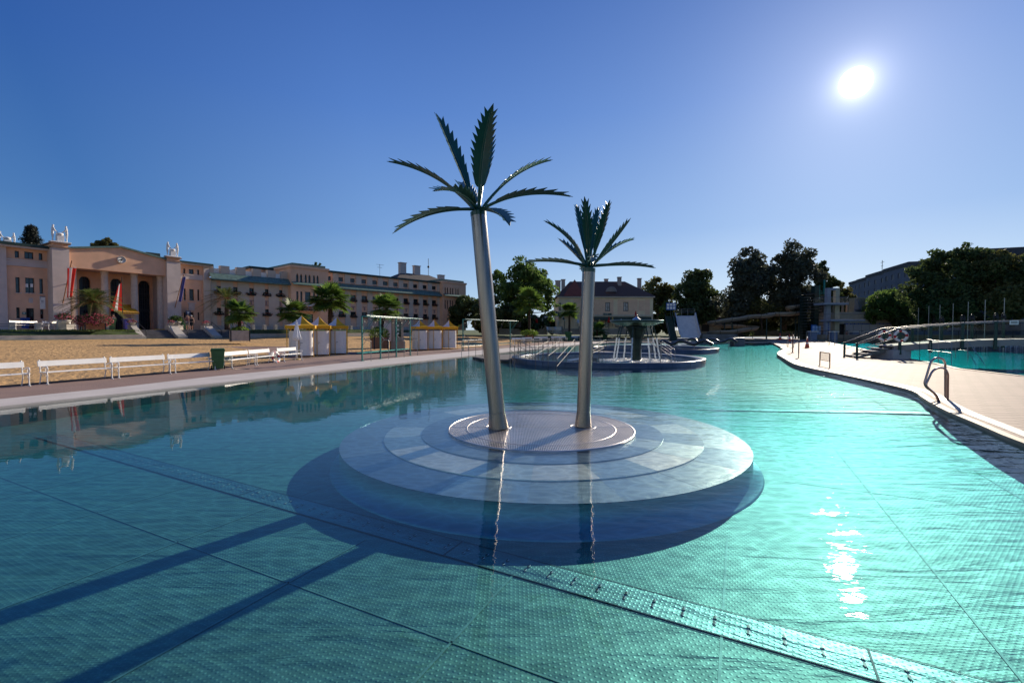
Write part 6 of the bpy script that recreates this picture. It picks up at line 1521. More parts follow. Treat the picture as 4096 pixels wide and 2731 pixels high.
# trees behind the buildings
def conifer(base, H, R, label, seed, group=None):
    q = random.Random(seed); rt = empty('conifer_tree', base, 0, label, 'tree', group); bl = []
    mb = MB(); mb.tube([(0,0,0),(0,0,H*.98)], [.4,.04], 8)
    L = 22
    for i in range(L):
        z = H*(.18 + .80*i/L); rr = R*(1-i/L)**.8*q.uniform(.62,1.12)
        for k in range(7):
            a = 6.283*k/7 + i*.7 + q.uniform(-.2,.2); e = Vector((rr*math.cos(a), rr*math.sin(a), z + rr*.10 - .1)); mb.tube(arc((0,0,z), (e.x*.5,e.y*.5,z-.25), e, 4), [.07,.05,.04,.03,.02], 5)
            for t in (.3,.5,.7,.85,1.0): bl.append((e.x*t, e.y*t, z+(e.z-z)*t - .15, .62*(1.35-t*.6), .62*(1.35-t*.6), .50*(1.3-t*.5)))
    mb.build('trunk', M_BARK, rt); leaves('crown', bl, 26000, .15, LM_D, rt, seed, flat=.3); return rt
p = V(0, 76, 700, 74); top = V(0, 76, 508, 74); conifer((p.x, p.y, 2), top.z-2, 4.6, 'dark spruce rising behind the left wing roof', 31)
T(0, 232, 700, 72, [(240,562,22,12),(215,570,16,8),(255,568,14,10)], 4200, .17, LM_C, 'sparse brownish tree top behind the gabled portico roof', 32, trunk_r=.25)
T(0, 727, 700, 105, [(733,608,7,12),(719,614,5,7)], 1400, .22, LM_B, 'narrow tree tip behind the projecting balcony bay', 33, trunk_r=.2)
T(0, 582, 700, 105, [(582,628,8,5),(640,622,6,4)], 900, .22, LM_A, 'treetop barely showing over the left part of the long wing', 34, trunk_r=.2)

# ------------------------------------------------------------ real palms
def feather(base_, p, az, el0, L, droop, q, mb, nleaf=26, lw=.035, ll=.42):
    d = Vector((math.cos(az), math.sin(az), 0)); pts = []
    for i in range(11):
        t = i/10; pts.append(Vector(p) + d*(L*t*math.cos(el0)*(1+.1*t)) + Vector((0,0,L*(math.sin(el0)*t - droop*t*t))))
    mb.tube(pts, [.022-.0018*i for i in range(11)], 4, 1)
    side = Vector((-d.y, d.x, 0))
    for k in range(nleaf):
        t = .12 + .88*k/nleaf; i = min(9, int(t*10)); c = pts[i].lerp(pts[i+1], t*10-i); tg = (pts[i+1]-pts[i]).normalized()
        l = ll*(.35+.9*math.sin(math.pi*min(1,t*.9+.1)))*q.uniform(.85,1.1)
        for s in (-1, 1):
            e = c + side*s*l*.75 + tg*l*.55 + Vector((0,0,l*q.uniform(-.10,.30))); wv = tg*lw
            mb.add([c-wv, c+wv, e], [(0,1,2)], 0)
M_PALMLEAF = mat('palm_leaflet', (.10,.135,.035), .5, 0, .4, 1.5, trans=.45); M_FANLEAF = mat('fan_palm_leaf', (.10,.17,.03), .5, 0, .35, 1.5, trans=.5)
def fan(p, az, el, L, R, q, mb, n=20):
    d = Vector((math.cos(az)*math.cos(el), math.sin(az)*math.cos(el), math.sin(el))); c = Vector(p) + d*L - Vector((0,0,L*.12)); mb.tube([p, Vector(p)+d*L*.5, c], .014, 4, 1)
    side = Vector((-math.sin(az), math.cos(az), 0)); up = d.cross(side)*-1
    ax = (d*.9 + Vector((0,0,-.25))).normalized()
    for k in range(n):
        a = math.pi*(-.72 + 1.44*k/(n-1)); e = c + (ax*math.cos(a) + side*math.sin(a))*R*q.uniform(.85,1.05) + Vector((0,0,-R*.22*q.random())); 
        m_ = c + (ax*math.cos(a) + side*math.sin(a))*R*.55; w_ = (side*math.cos(a) - ax*math.sin(a))*R*.075
        mb.add([c, m_-w_, e, m_+w_], [(0,1,2,3)], 0)
def palm(loc, th, R, kind, label, seed, group=None, tr=.16, s=1.0, lean=0.0, n=None):
    q = random.Random(seed); rt = empty('fan_palm' if kind == 'fan' else 'feather_palm', loc, 0, label, 'palm tree', group)
    mb = MB(); k = 22; pts = [(lean*(i/k)**2, 0, th*i/k) for i in range(k+1)]; mb.tube(pts, [tr*(1.25-.35*i/k)*(1+.14*(i % 2)) for i in range(k+1)], 12); mb.build('trunk', M_PALMBARK, rt)
    mb = MB(); top = Vector((lean,0,th))
    if kind == 'fan':
        for i in range(n or 34): el = q.uniform(-.55, 1.35); fan(top, i*2.4, el, R*q.uniform(.42,.6), R*q.uniform(.45,.58), q, mb)
        mb.build('crown', [M_FANLEAF, M_FANLEAF], rt)
    else:
        for i in range(n or 46):
            f_ = i/(n or 46); el = 1.35 - 1.45*f_ + q.uniform(-.1,.1); feather(None, top, i*2.399, el, R*q.uniform(.9,1.1)*(1.0 if f_ > .15 else .8), .42+.25*f_, q, mb)
        mb.build('crown', [M_PALMLEAF, M_WOOD], rt)
    return rt
def planter(loc, rz, w_, h_, label, flowers=None, seed=1, slats=True, group='wooden planters'):
    rt = empty('wooden_planter', loc, rz, label, 'planter', group); mb = MB(); mb.box(-w_/2, w_/2, -w_/2, w_/2, .05, h_)
    for k in range(5): z = .08 + (h_-.12)*k/5; mb.box(-w_/2-.02, w_/2+.02, -w_/2-.02, w_/2+.02, z, z+(h_-.12)/5-.03, 0)
    mb.build('box', M_WOOD if slats != 'white' else mat('pale_slat_wood', (.45,.38,.32), .7, 0, .15, 4), rt)
    mb = MB()
    for x in (-1,1):
        for y in (-1,1): mb.box(x*w_/2-.05+x*.0, x*w_/2+.05, y*w_/2-.05, y*w_/2+.05, 0, h_+.03)
    mb.build('corner_posts', M_FRAME, rt)
    if flowers:
        q = random.Random(seed); mb = MB(); bush(mb, (0,0,h_+flowers[2]*.35), flowers[0], flowers[0]*.8, flowers[2], flowers[1], flowers[3], q, 0, 1, lo=-.8); mb.build('plants', [M_LEAFL if flowers[4] == 'g' else M_LEAFD, M_LEAFL if flowers[4] == 'g' else M_FLP], rt)
    return rt
pb = V(2, 1030, 1250, 43.5); pb.z = TZ; planter((pb.x, pb.y, TZ), R_(50), 1.45, .62, 'big wooden planter box overflowing with pink geraniums in front of the portico', (1.55, 2600, .75, .075, 'p'), 3)
palm((pb.x, pb.y, TZ+.5), 2.1, 2.75, 'feather', 'large date palm rising from the pink flower planter before the portico', 5, tr=.34, n=64)
for (zx, zy, D, s, lab, sd) in ((705,1175,46,1.9,'stone urn with agave and pink flowers left of the big palm',41),(1925,1180,54,2.1,'stone urn with spiky plant at the foot of the right pier',42)):
    p = V(2, zx, zy, D); rt = empty('plant_urn', (p.x, p.y, TZ), 0, lab, 'plant urn', 'plant urns on the terrace'); q = random.Random(sd)
    mb = MB(); mb.box(-.5,.5,-.5,.5,0,.55); mb.lathe([(.001,.55),(.25,.55),(.45,.8),(.55,1.0),(.48,1.0)], 20); mb.build('urn', M_STONE, rt)
    mb = MB(); bush(mb, (0,0,1.25), .75, .75, .45, 420, .09, q, 0, 1, lo=-.6)
    for k in range(40): a = q.uniform(0,6.28); e = Vector((math.cos(a)*1.0, math.sin(a)*1.0, 1.1+q.uniform(.1,1.0))); c = Vector((0,0,1.1)); sd_ = Vector((-math.sin(a), math.cos(a), 0))*.05; mb.add([c-sd_, c+sd_, e], [(0,1,2)], 0)
    mb.build('plants', [M_LEAFD if sd == 42 else M_LEAFD, M_FLP if sd == 41 else M_LEAFL], rt)
p = V(3, 232, 640, 60); palm((p.x, p.y, TZ), 4.0, 3.3, 'feather', 'tall date palm in front of the left part of the long wing', 6, tr=.24, n=40)
p = V(3, 340, 800, 44.0); planter((p.x, p.y, 0.95), R_(35), 1.55, 1.05, 'pale slatted planter at the edge of the sand left of the cabins', (.8, 500, .3, .08, 'g'), 4, 'white'); palm((p.x, p.y, 1.75), 1.9, 1.75, 'fan', 'fan palm growing from the pale slatted planter beside the path', 7, tr=.13)
p = V(3, 800, 640, 58); palm((p.x, p.y, TZ-.4), 2.6, 2.3, 'fan', 'bright fan palm behind the nearest changing cabin', 8, tr=.15)
p = V(3, 1115, 640, 64); palm((p.x, p.y, TZ-.3), 4.5, 3.2, 'fan', 'tallest fan palm in front of the balcony, behind the near cabins', 9, tr=.26, n=44)
p = V(3, 1535, 850, 40.5); planter((p.x, p.y, .35), R_(30), 1.2, 1.05, 'dark planter with trailing bright green shrub behind the near shower rack', (.95, 1400, .75, .07, 'g'), 5); palm((p.x+.15, p.y, 1.3), 2.6, 1.75, 'fan', 'leaning fan palm above the trailing shrub behind the shower rack', 10, tr=.12, lean=.5)
p = V(6, 492, 775, 72); planter((p.x, p.y, .55), R_(10), 1.1, .8, 'planter with low green shrub by the distant benches', (1.5, 700, .6, .12, 'g'), 6); palm((p.x, p.y, 1.2), 5.2, 2.9, 'fan', 'sunlit fan palm with a tall thin trunk before the cafe garden', 11, tr=.16, n=40)
p = V(6, 962, 745, 86); palm((p.x, p.y, .9), 4.6, 2.3, 'fan', 'second fan palm left of the shorter metal palm, before the cafe', 12, tr=.17, n=34)
p = V(6, 1290, 748, 88); palm((p.x, p.y, .9), 1.1, 2.3, 'fan', 'low bushy fan palm just right of the shorter metal palm trunk', 13, tr=.17, n=30)

# ------------------------------------------------------------ far benches along the curve, terrace benches and bins
far_b = [(60,505,335,64),(205,520,425,68),(330,495,0,71),(440,485,0,73.5),(612,478,0,77),(700,472,0,79.5),(850,455,0,84),(940,450,0,87),(1195,432,0,97),(1268,428,0,100)]
fl_ = ['first', 'second', 'third', 'fourth', 'fifth', 'sixth', 'seventh', 'eighth', 'ninth', 'tenth']
for i, (x, y, _, D) in enumerate(far_b):
    a = V(20, x, 400, D); a2 = V(20, x+95, 400, D+1.1); d = Vector((a2.x-a.x, a2.y-a.y, 0)).normalized()*2.15
    bench((a.x, a.y), (a.x+d.x, a.y+d.y), 'distant white bench by the far sand, %s from the left' % fl_[i], 'distant white benches on the far bank', .06)
for i, (x0, x1, D, lab) in enumerate(((165,470,42.5,'white bench on the left terrace in front of the blue bin'), (530,690,44.5,'white bench on the left terrace in front of the yellow bin'), (720,835,45.5,'white bench on the terrace under the plant urn'))):
    a = V(2, x0, 1250, D); b = V(2, x1, 1250, D + (3.0, 2.2, 2.0)[i]); d = Vector((b.x-a.x, b.y-a.y)); 
    bench((a.x, a.y), (b.x, b.y), lab, 'white benches on the terrace', TZ)
for (x, D, m, lab) in ((182,46.8,mat('dark_green_bin',(.02,.06,.02),.5),'dark green wheeled bin by the left wing door'),(265,46.0,mat('blue_bin',(.02,.08,.32),.5),'blue wheeled bin by the left wing door'),(475,47.5,mat('red_bin',(.45,.03,.03),.5),'red wheeled bin by the poster banner'),(555,48.0,mat('yellow_bin',(.42,.35,.03),.5),'yellow wheeled bin right of the red bin'),(1215,48.5,M_GREENPLASTIC,'green wheeled bin right of the big palm planter'),(2015,56.0,M_GREENPLASTIC,'green wheeled bin beside the walking couple'),(1390,49.5,mat('blue_bin2',(.06,.06,.28),.5),'blue and red bin near the pole flag')):
    p = V(2, x, 1245, D); wheeled_bin((p.x, p.y, TZ), R_(60), m, lab, s=1.15, group='wheeled bins on the terrace')
for (x, D, lab) in ((830,84,'green bin between the distant benches left of the shorter metal palm'),(1352,98,'green bin between the distant benches right of the shorter metal palm')):
    p = V(20, x, 470, D); wheeled_bin((p.x, p.y, .05), R_(60), M_GREENPLASTIC, lab, s=1.6, group='green bins of the far bank')

# ------------------------------------------------------------ wide steel slide
ws = V(7, 410, 1120, 97); rt = empty('wide_slide', (ws.x, ws.y, 0), R_(-8), 'wide silver slide with raised rims running down into the landing pool', 'slide')
def q7(x, y, D=97): p = V(7, x, y, D) - Vector((ws.x, ws.y, 0)); return Matrix.Rotation(R_(8), 3, 'Z') @ p
a = V(7, 385, 895, 100).z; W = 2.15
mb = MB(); n = 22; prof = []
for i in range(n+1):
    t = i/n; y = 5.2*(1-t) - 1.0; z = .35 + (a-.35)*(1-t)**1.15*(1 if t < .9 else 1) ; prof.append((y, z + (.0 if t < 1 else 0)))
cs = [(-W-.02,.75),(-W*.93,.55),(-W*.90,.12),(-W*.8,.0),(0,0),(W*.8,0),(W*.90,.12),(W*.93,.55),(W+.02,.75)]
vs = []
for (y, z) in prof:
    for (x, dz) in cs: vs.append((x + y*.03, y, z+dz))
m_ = len(cs); mb.add(vs, [(i*m_+k, i*m_+k+1, (i+1)*m_+k+1, (i+1)*m_+k) for i in range(n) for k in range(m_-1)], 0, True)
o = mb.build('chute', mat('slide_steel', (.72,.62,.52), .5, .1, .1, 1.5), rt); md = o.modifiers.new('th', 'SOLIDIFY'); md.thickness = .05
for s in (-1,1):
    mb = MB(); mb.tube([(s*(W+.03)+p[0]*.03, p[0], p[1]+.77) for p in prof], .05, 6); mb.build('rim', M_STEEL, rt)
mb = MB(); zt = a; 
for x in (-W,-W*.3,W*.3,W): mb.tube([(x,4.4,zt),(x,4.4,zt+1.5)], .04, 6)
for z in (.75,1.1,1.5): mb.tube([(-W,4.4,zt+z),(W,4.4,zt+z)], .035, 6)
mb.build('gate_rail', M_RAIL, rt)
mb = MB(); mb.box(-W-.2, W+.2, 4.3, 6.8, zt-.25, zt); mb.build('platform', M_DKSTEEL, rt)
mb = MB()
for x in (-W,W): mb.box(x-.18, x+.18, 4.6, 4.95, 0, zt-.25); mb.box(x-.18, x+.18, 6.3, 6.6, 0, zt-.25)
mb.build('support', M_TEALPAINT, rt)
# its stair tower on the left
mb = MB(); mb.add([(-W-2.0,-1.2,0),(-W-.5,-1.2,0),(-W-.5,5,zt),(-W-2.0,5,zt),(-W-2.0,-.6,.0),(-W-.5,-.6,.0),(-W-.5,5.6,zt-.1),(-W-2.0,5.6,zt-.1)], [(0,1,2,3),(4,7,6,5),(0,4,5,1),(0,3,7,4),(1,5,6,2),(3,2,6,7)])
for k in range(18): t = k/18; mb.box(-W-2.0, -W-.5, -1.3+6.2*t, -1.0+6.2*t, zt*t+.02, zt*t+.22)
mb.build('stairway', mat('dark_green_stairs', (.015,.05,.045), .6), rt)
mb = MB(); 
for x in (-W-2.05,-W-.45): mb.tube([(x,-1.2,1.0),(x,5,zt+1.0),(x,6.5,zt+1.0)], .035, 6); mb.tube([(x,-1.2,0),(x,-1.2,1.0)], .035, 6); mb.tube([(x,2,zt*.5),(x,2,zt*.5+1)], .03, 6)
mb.build('stair_rail', M_RAIL, rt)
mb = MB(); x0 = -W-.9; mb.box(x0-.1,x0+.0,4.0,4.1,zt-1,zt+2.6,2); mb.box(x0-1.0,x0+1.1,3.9,3.98,zt+1.3,zt+2.9,0)
for i in range(3):
    for j in range(2): mb.box(x0-.85+i*.65,x0-.35+i*.65,3.88,3.898,zt+2.2-j*.7,zt+2.7-j*.7,1)
mb.build('rule_board', [mat('blue_sign_board', (.02,.10,.35), .5), M_WHITE, M_FRAME], rt)
# ------------------------------------------------------------ tube slide
def chute_path(P, rad, rt, name, m, closed_top=False, seg=12):
    mb = MB(); pts = P; n = len(pts); vs = []; 
    for i, p in enumerate(pts):
        d = (pts[min(i+1,n-1)]-pts[max(i-1,0)]).normalized(); sd = Vector((d.y,-d.x,0)).normalized(); up = sd.cross(d); up = up if up.z > 0 else -up
        for k in range(seg+1):
            a = math.pi*(1.0 + 1.0*k/seg) if not closed_top else 2*math.pi*k/seg
            vs.append(p + sd*math.cos(a)*rad + up*math.sin(a)*rad*(.85 if not closed_top else 1))
    mb.add(vs, [(i*(seg+1)+k, i*(seg+1)+k+1, (i+1)*(seg+1)+k+1, (i+1)*(seg+1)+k) for i in range(n-1) for k in range(seg)], 0, True)
    o = mb.build(name, m, rt); md = o.modifiers.new('th', 'SOLIDIFY'); md.thickness = .06; return o
def spline(P, k=8):
    n = len(P); Q = []
    for i in range(n-1):
        p0, p1, p2, p3 = P[max(0,i-1)], P[i], P[i+1], P[min(n-1,i+2)]
        for j in range(k):
            t = j/k; Q.append(0.5*((2*p1)+(p2-p0)*t+(2*p0-5*p1+4*p2-p3)*t*t+(3*p1-p0-3*p2+p3)*t**3))
    return Q + [P[-1]]
M_SLIDE = mat('beige_slide_shell', (.30,.25,.19), .5, 0, .12, .6)
s0 = V(7, 900, 1100, 102); rt = empty('tube_slide', (s0.x, s0.y, 0), 0, 'long curving beige tube slide descending in loops from the green tower', 'slide')
def S(x, y, D): return V(7, x, y, D) - Vector((s0.x, s0.y, 0))
pa = [S(1640,790,104),S(1560,780,101.5),S(1475,795,101.2),S(1480,825,103.5),S(1560,825,105),S(1600,840,103),S(1500,855,100.5),S(1390,860,100),S(1300,860,101),S(1210,880,100.2),S(1060,885,100),S(960,905,100),S(800,925,100),S(690,945,100.5),S(650,965,103),S(720,985,105),S(860,985,105.5),S(1000,995,105),S(1075,1000,103.5),S(1085,1010,101.5),S(980,1025,100.2),S(860,1045,100),S(720,1050,100.5),S(650,1065,102),S(640,1080,104.5),S(720,1075,106),S(840,1060,106)]
chute_path(spline(pa), .95, rt, 'slide_trough', M_SLIDE)
mb = MB(); Q = spline(pa)
for i in range(4, len(Q)-1, 9):
    d = (Q[i+1]-Q[i]).normalized(); sd = Vector((d.y,-d.x,0)).normalized(); up = sd.cross(d); up = up if up.z > 0 else -up; mb.tube([Q[i] + sd*math.cos(a)*1.0 + up*math.sin(a)*.88 for a in [math.pi*(1+k/10) for k in range(11)]], .06, 5)
mb.build('shell_joint', M_FRAME, rt)
for (x, D, zt_) in ((860,101.5,900),(1220,100.5,870),(1370,100.5,850),(1525,102,860),(865,104,1000),(1555,101,880),(780,103,960)):
    a = S(x, zt_, D); mb = MB(); mb.tube([(a.x,a.y,0),a], .16, 8); mb.build('support_post', mat('dark_green_post', (.012,.035,.03), .5), rt)
mb = MB(); b = S(790,1110,99); mb.box(b.x-5, b.x+2.6, b.y, b.y+3.5, .0, 1.15); mb.build('landing_trough', M_DKSTEEL, rt)
# stair tower of the slide
s1_ = V(7, 1755, 1120, 96); rt = empty('slide_tower', (s1_.x, s1_.y, 0), 0, 'dark green spiral stair tower of the tube slide beside the diving platform', 'tower')
def S2(x, y, D=96): return V(7, x, y, D) - Vector((s1_.x, s1_.y, 0))
for (x0, x1, y0, dd) in ((1725,1760,580,0),(1668,1700,690,2),(1785,1795,760,1)):
    a, b = S2(x0,y0), S2(x1,1120); mb = MB(); mb.box(a.x, b.x, dd, dd+1.2, 0, a.z); mb.build('tower_column', mat('dark_green_post', (.012,.035,.03), .5), rt)
for i in range(30):
    y = 655 + (1115-655)*i/30; a = S2(1690 if i % 2 else 1770, y); mb = MB(); w2 = 1.5 if i % 2 else 1.1; mb.box(a.x-w2, a.x+w2, .3-(i % 3)*.3, 1.5, a.z-.05, a.z+.03); mb.build('stair_tread', M_DKSTEEL, rt)
mb = MB()
for x in (1775,1830): a = S2(x,570); mb.tube([(a.x,0,a.z-3.2),(a.x,0,a.z)], .05, 6)
for y in (640,655,670,690): a, b = S2(1765,y), S2(1838,y); mb.tube([a,b], .05, 6)
a = S2(1823,520); mb.box(a.x-.15,a.x+.15,-.1,.1,a.z-3,a.z); mb.build('tower_rail', M_TEALPAINT, rt)
mb = MB(); a, b = S2(1650,990), S2(1700,1120); mb.box(a.x, b.x, -1.2, -1.0, .1, a.z, 0)
for i in range(3):
    for j in range(3): mb.box(a.x+.2+i*.62, a.x+.68+i*.62, -1.23, -1.205, a.z-.8-j*.62, a.z-.25-j*.62, 1)
mb.build('notice_board', [mat('blue_sign_board', (.02,.10,.35), .5), mat('pale_blue_print', (.30,.45,.70), .5)], rt)
# ------------------------------------------------------------ diving tower
dD = 93.0; d0 = V(7, 1900, 1140, dD); rt = empty('diving_tower', (d0.x, d0.y, 0), 0, 'pale concrete diving tower with two railed platforms and a framed top', 'diving tower')
def S3(x, y, D=dD): return V(7, x, y, D) - Vector((d0.x, d0.y, 0))
M_DIVE = mat('pale_blue_grey_concrete', (.28,.29,.34), .8, 0, .1, 1.5); M_DIVEY = mat('yellowed_concrete', (.42,.38,.28), .8, 0, .1, 1.5)
def bx(x0, y0, x1, y1, f, b, nm, m, D=dD, bevel=0):
    a, c = S3(x0,y0,D), S3(x1,y1,D); mb = MB(); mb.box(a.x, c.x, a.y+f, a.y+b, max(c.z, -.0 if y1 > 1100 else c.z), a.z); return mb.build(nm, m, rt, bevel=bevel)
bx(1845,770,1885,1145,0,.8,'column',M_DIVE); bx(1940,770,1980,1145,.1,.9,'column',M_DIVEY)
bx(1855,605,1890,765,0,.8,'top_frame',M_DIVE); bx(1945,605,1983,765,.02,.8,'top_frame',M_DIVEY); bx(1890,605,1945,628,.01,.8,'top_frame',M_DIVE)
for (x0, x1, y, y2, fr_, pts) in ((1760,2022,765,790,-4.5,1),(1830,2182,935,955,-5.0,1)):
    a, b = S3(x0,y), S3(x1,y); z = a.z; mb = MB(); mb.box(a.x, b.x, fr_*.35, 1.5, z-.38, z); mb.build('platform', M_DIVE, rt, bevel=.05)
    mb = MB(); n = 26
    for k in range(n+1): x = a.x+(b.x-a.x)*k/n; mb.tube([(x,fr_*.33,z),(x,fr_*.33,z+1.1)], .018, 4)
    for k in range(9): y_ = fr_*.33 + (1.4-fr_*.33)*k/8; mb.tube([(a.x,y_,z),(a.x,y_,z+1.1)], .018, 4); mb.tube([(b.x,y_,z),(b.x,y_,z+1.1)], .018, 4)
    mb.tube([(a.x,1.4,z+1.12),(a.x,fr_*.33,z+1.12),(b.x,fr_*.33,z+1.12),(b.x,1.4,z+1.12)], .045, 6); mb.build('platform_rail', M_RAIL, rt)
mb = MB(); a = S3(1885,1145); b = S3(1935,840)
for k in range(26): z = 3.95+3.4*(k-13)/13 if k > 12 else .25+3.7*k/12; mb.box(a.x, b.x, .3, .55, z, z+.05)
for x in (a.x, b.x): mb.tube([(x,.5,0),(x,.5,7.6)], .04, 6)
mb.build('ladder', M_RAIL, rt)
mb = MB(); a = S3(1858,1000)
for k in range(9): mb.box(a.x, a.x+.28, -.02, -.004, 3.4-.36*k, 3.62-.36*k)
mb.build('painted_letters', mat('blue_lettering', (.04,.09,.30), .6), rt)
# service building behind
rt = empty('service_building', (d0.x+9, 100, 0), 0, 'flat roofed cream service building with grey panels behind the swimming pool', 'building')
def S4(x, y, D=100): return V(7, x, y, D) - Vector((d0.x+9, 100, 0))
a, b = S4(1980,872), S4(2540,1130); mb = MB(); zz1 = S4(2000,965).z; hs_ = [S4(1980,980), S4(2040,1130)]
hs2 = [(hs_[0].x, hs_[1].x, .0, hs_[0].z), (S4(2285,920).x, S4(2318,960).x, S4(2285,960).z, S4(2285,925).z)]
mb.wall(a.x-.5, b.x, -.1, a.z, hs2, depth=.4); mb.box(a.x-.5, b.x, .9, 7, -.1, a.z-.02); mb.box(a.x-.8, b.x+.3, -.3, 7.3, a.z+.001, a.z+.3); mb.box(b.x-.02, b.x, 0, 7, -.1, a.z); mb.build('wall', mat('cream_service_wall', (.38,.35,.27), .9, 0, .15, 1), rt)
for i, (u0_, u1_, z0_, z1_) in enumerate(hs2): mb = MB(); mb.box(u0_, u1_, .42, .5, z0_, z1_); mb.build('louvre' if i else 'door', M_BLACK, rt)
for i in range(6):
    x0, x1 = S4(2042+84*i,990).x, S4(2122+84*i,990).x; mb = MB(); mb.box(x0, x1, -.12, -.02, .15, S4(2100,985).z); mb.build('grey_panel', mat('pale_grey_panel', (.40,.39,.38), .6, 0, .05), rt)
mb = MB(); zz = S4(2100,978).z; x = S4(2045,0).x
while x < S4(2540,0).x: mb.box(x, x+.32, -.14, -.1, zz-.12+.06*math.sin(x*7), zz+.1); x += .42
mb.build('blue_frieze', mat('blue_lettering', (.04,.09,.30), .6), rt)
a, b = S4(2145,708,104), S4(2212,880,104); mb = MB(); mb.box(a.x, b.x, 3, 6, b.z-3, a.z); mb.build('chimney_stack', mat('ochre_tower', (.30,.27,.18), .9), rt)
mb = MB()
for k in range(7): a = S4(2205+11*k,870); mb.tube([a+Vector((0,2,0)), a+Vector((1.0+.15*k,3,3.2))], .06, 5); mb.tube([a+Vector((0,2,1.0)), a+Vector((1.8,3,.1))], .05, 5)
a = S4(2205,868); mb.tube([a+Vector((1.0,3,3.2)), a+Vector((4.9,3,3.4))], .07, 5); mb.tube([a+Vector((4.9,3,3.4)), a+Vector((7.2,3,.3))], .07, 5); mb.build('roof_frame', M_RAIL, rt)
mb = MB(); a = S4(2063,745,103); mb.tube([(a.x,3,0),(a.x,3,a.z)], .28, 8); a = S4(2015,760,103); mb.tube([(a.x,3,0),(a.x,3,a.z)], .25, 8); mb.build('flue_pipe', mat('tan_pipe', (.35,.24,.15), .6), rt)
# red roofed hut between the slides
rt = empty('changing_hut', V(7, 580, 1060, 112), 0, 'small cream hut with a dark red tiled roof between the two slides', 'hut'); b0_ = V(7, 580, 1060, 112)
w_ = 7; zh = V(7, 580, 965, 112).z - b0_.z; zr_ = V(7, 580, 878, 112).z - b0_.z
mb = MB(); mb.wall(-w_*.5, w_*.55, -.5, zh, [(-1.0,1.0,.0,zh-.5)], depth=.3); mb.box(-w_*.5, w_*.55, .9, 6, -.5, zh-.02); mb.build('wall', mat('hut_wall', (.42,.36,.26), .9), rt)
mb = MB(); mb.add([(-w_*.55,-.5,zh+.02),(w_*.6,-.5,zh+.02),(w_*.6,3,zr_),(-w_*.55,3,zr_),(w_*.6,6.5,zh),(-w_*.55,6.5,zh)], [(0,1,2,3),(3,2,4,5),(1,4,2),(0,3,5)]); mb.build('roof', mat('dark_red_tiles', (.17,.045,.045), .8, 0, .2, 4), rt)
mb = MB(); mb.box(-1.0,1.0,.31,.4,0,zh-.5); mb.build('door', M_FRAME, rt)
# apartment block in steps
AF = Frame(*[0,0], 0); rt = None
pA = V(8, 460, 640, 175); pB = V(8, 1400, 640, 108); az = math.degrees(math.atan2(pB.x-pA.x, pB.y-pA.y))
AF = Frame(pA.x, pA.y, az, 1.0); rt = frame_empty('apartment_block', AF, 'long dark blue grey apartment block stepping down behind the grove', 'building')
M_APT = mat('blue_grey_block', (.11,.12,.165), .85, 0, .12, .3); M_APTD = mat('dark_block_edge', (.06,.06,.07), .85, 0, .15, .4)
sections = [(440,525,443),(525,622,420),(622,800,382),(800,1035,330),(1035,1500,290),(1500,2150,205)]
for i, (x0, x1, yt) in enumerate(sections):
    u0_, _ = AF.hit(8, x0, 500, 0); u1_, _ = AF.hit(8, x1, 500, 0); z_ = AF.hit(8, x0+8 if i < 5 else 1950, yt, 0)[1]; u0_, u1_ = min(u0_,u1_), max(u0_,u1_)
    hs_ = []; L = u1_-u0_; nwin = max(2, int(L/4.2)); fl0 = 2.8; zf = 1.6
    while zf + 1.5 < z_-1:
        for k in range(nwin): c = u0_+L*(k+.5)/nwin; hs_.append((c-.75, c+.75, zf, zf+1.5))
        zf += 2.9
    f_ = -i*.5; mb = MB(); mb.wall(u0_, u1_, -1, z_, hs_, y=f_, depth=.2); mb.box(u0_, u1_, f_+.9, 12, -1, z_-.02); mb.box(u0_, u0_+.02, f_, .9, -1, z_); mb.box(u1_-.02, u1_, f_, .9, -1, z_); mb.build('wall', M_APT, rt)
    mb = MB(); mb.box(u0_-.1, u1_+.1, f_-.25, 12, z_+.001, z_+.9); mb.build('roof', M_APTD, rt)
    for h in hs_[:40]:
        mb = MB(); mb.box(h[0], h[1], f_+.12, f_+.18, h[2], h[3]); mb.build('window', mat('dim_block_window', (.035,.04,.055), .5, 0, .5, 1.0), rt)
mb = MB(); a = AF.hit(8, 735, 345, 3); mb.tube([(a[0],3,a[1]-3),(a[0],3,a[1]+4.5)], .09, 5); mb.tube([(a[0]-1.2,3,a[1]+3.8),(a[0]+1.5,3,a[1]+3.8)], .07, 5); mb.tube([(a[0]-.9,3,a[1]+2.6),(a[0]+.9,3,a[1]+2.6)], .07, 5); mb.build('antenna', M_FRAME, rt)

# ------------------------------------------------------------ footbridge over the swimming pool
M_BG = mat('dark_green_bridge_post', (.008,.045,.04), .35, .2, .15)
def glassmat():
    m = bpy.data.materials.new('clear_railing_glass'); m.use_nodes = True; t = m.node_tree; t.nodes.clear(); out = N('ShaderNodeOutputMaterial', t); tr = N('ShaderNodeBsdfTransparent', t); tr.inputs[0].default_value = (.80,.90,.88,1)
    gl = N('ShaderNodeBsdfGlossy', t); gl.inputs['Roughness'].default_value = .03; fr = N('ShaderNodeFresnel', t); fr.inputs[0].default_value = 1.25; mx = N('ShaderNodeMixShader', t); t.links.new(fr.outputs[0], mx.inputs[0]); t.links.new(tr.outputs[0], mx.inputs[1]); t.links.new(gl.outputs[0], mx.inputs[2]); t.links.new(mx.outputs[0], out.inputs[0]); return m
M_CG = glassmat(); M_BCONC = mat('bridge_concrete', (.30,.27,.25), .8, 0, .12, 1.2, .3, 20)
f0 = G(8, 645, 1110, .05); n1 = V(8, 890, 1000, 31.3); n4 = V(8, 1745, 940, 29.6); far0 = V(8, 775, 985, 33.8)
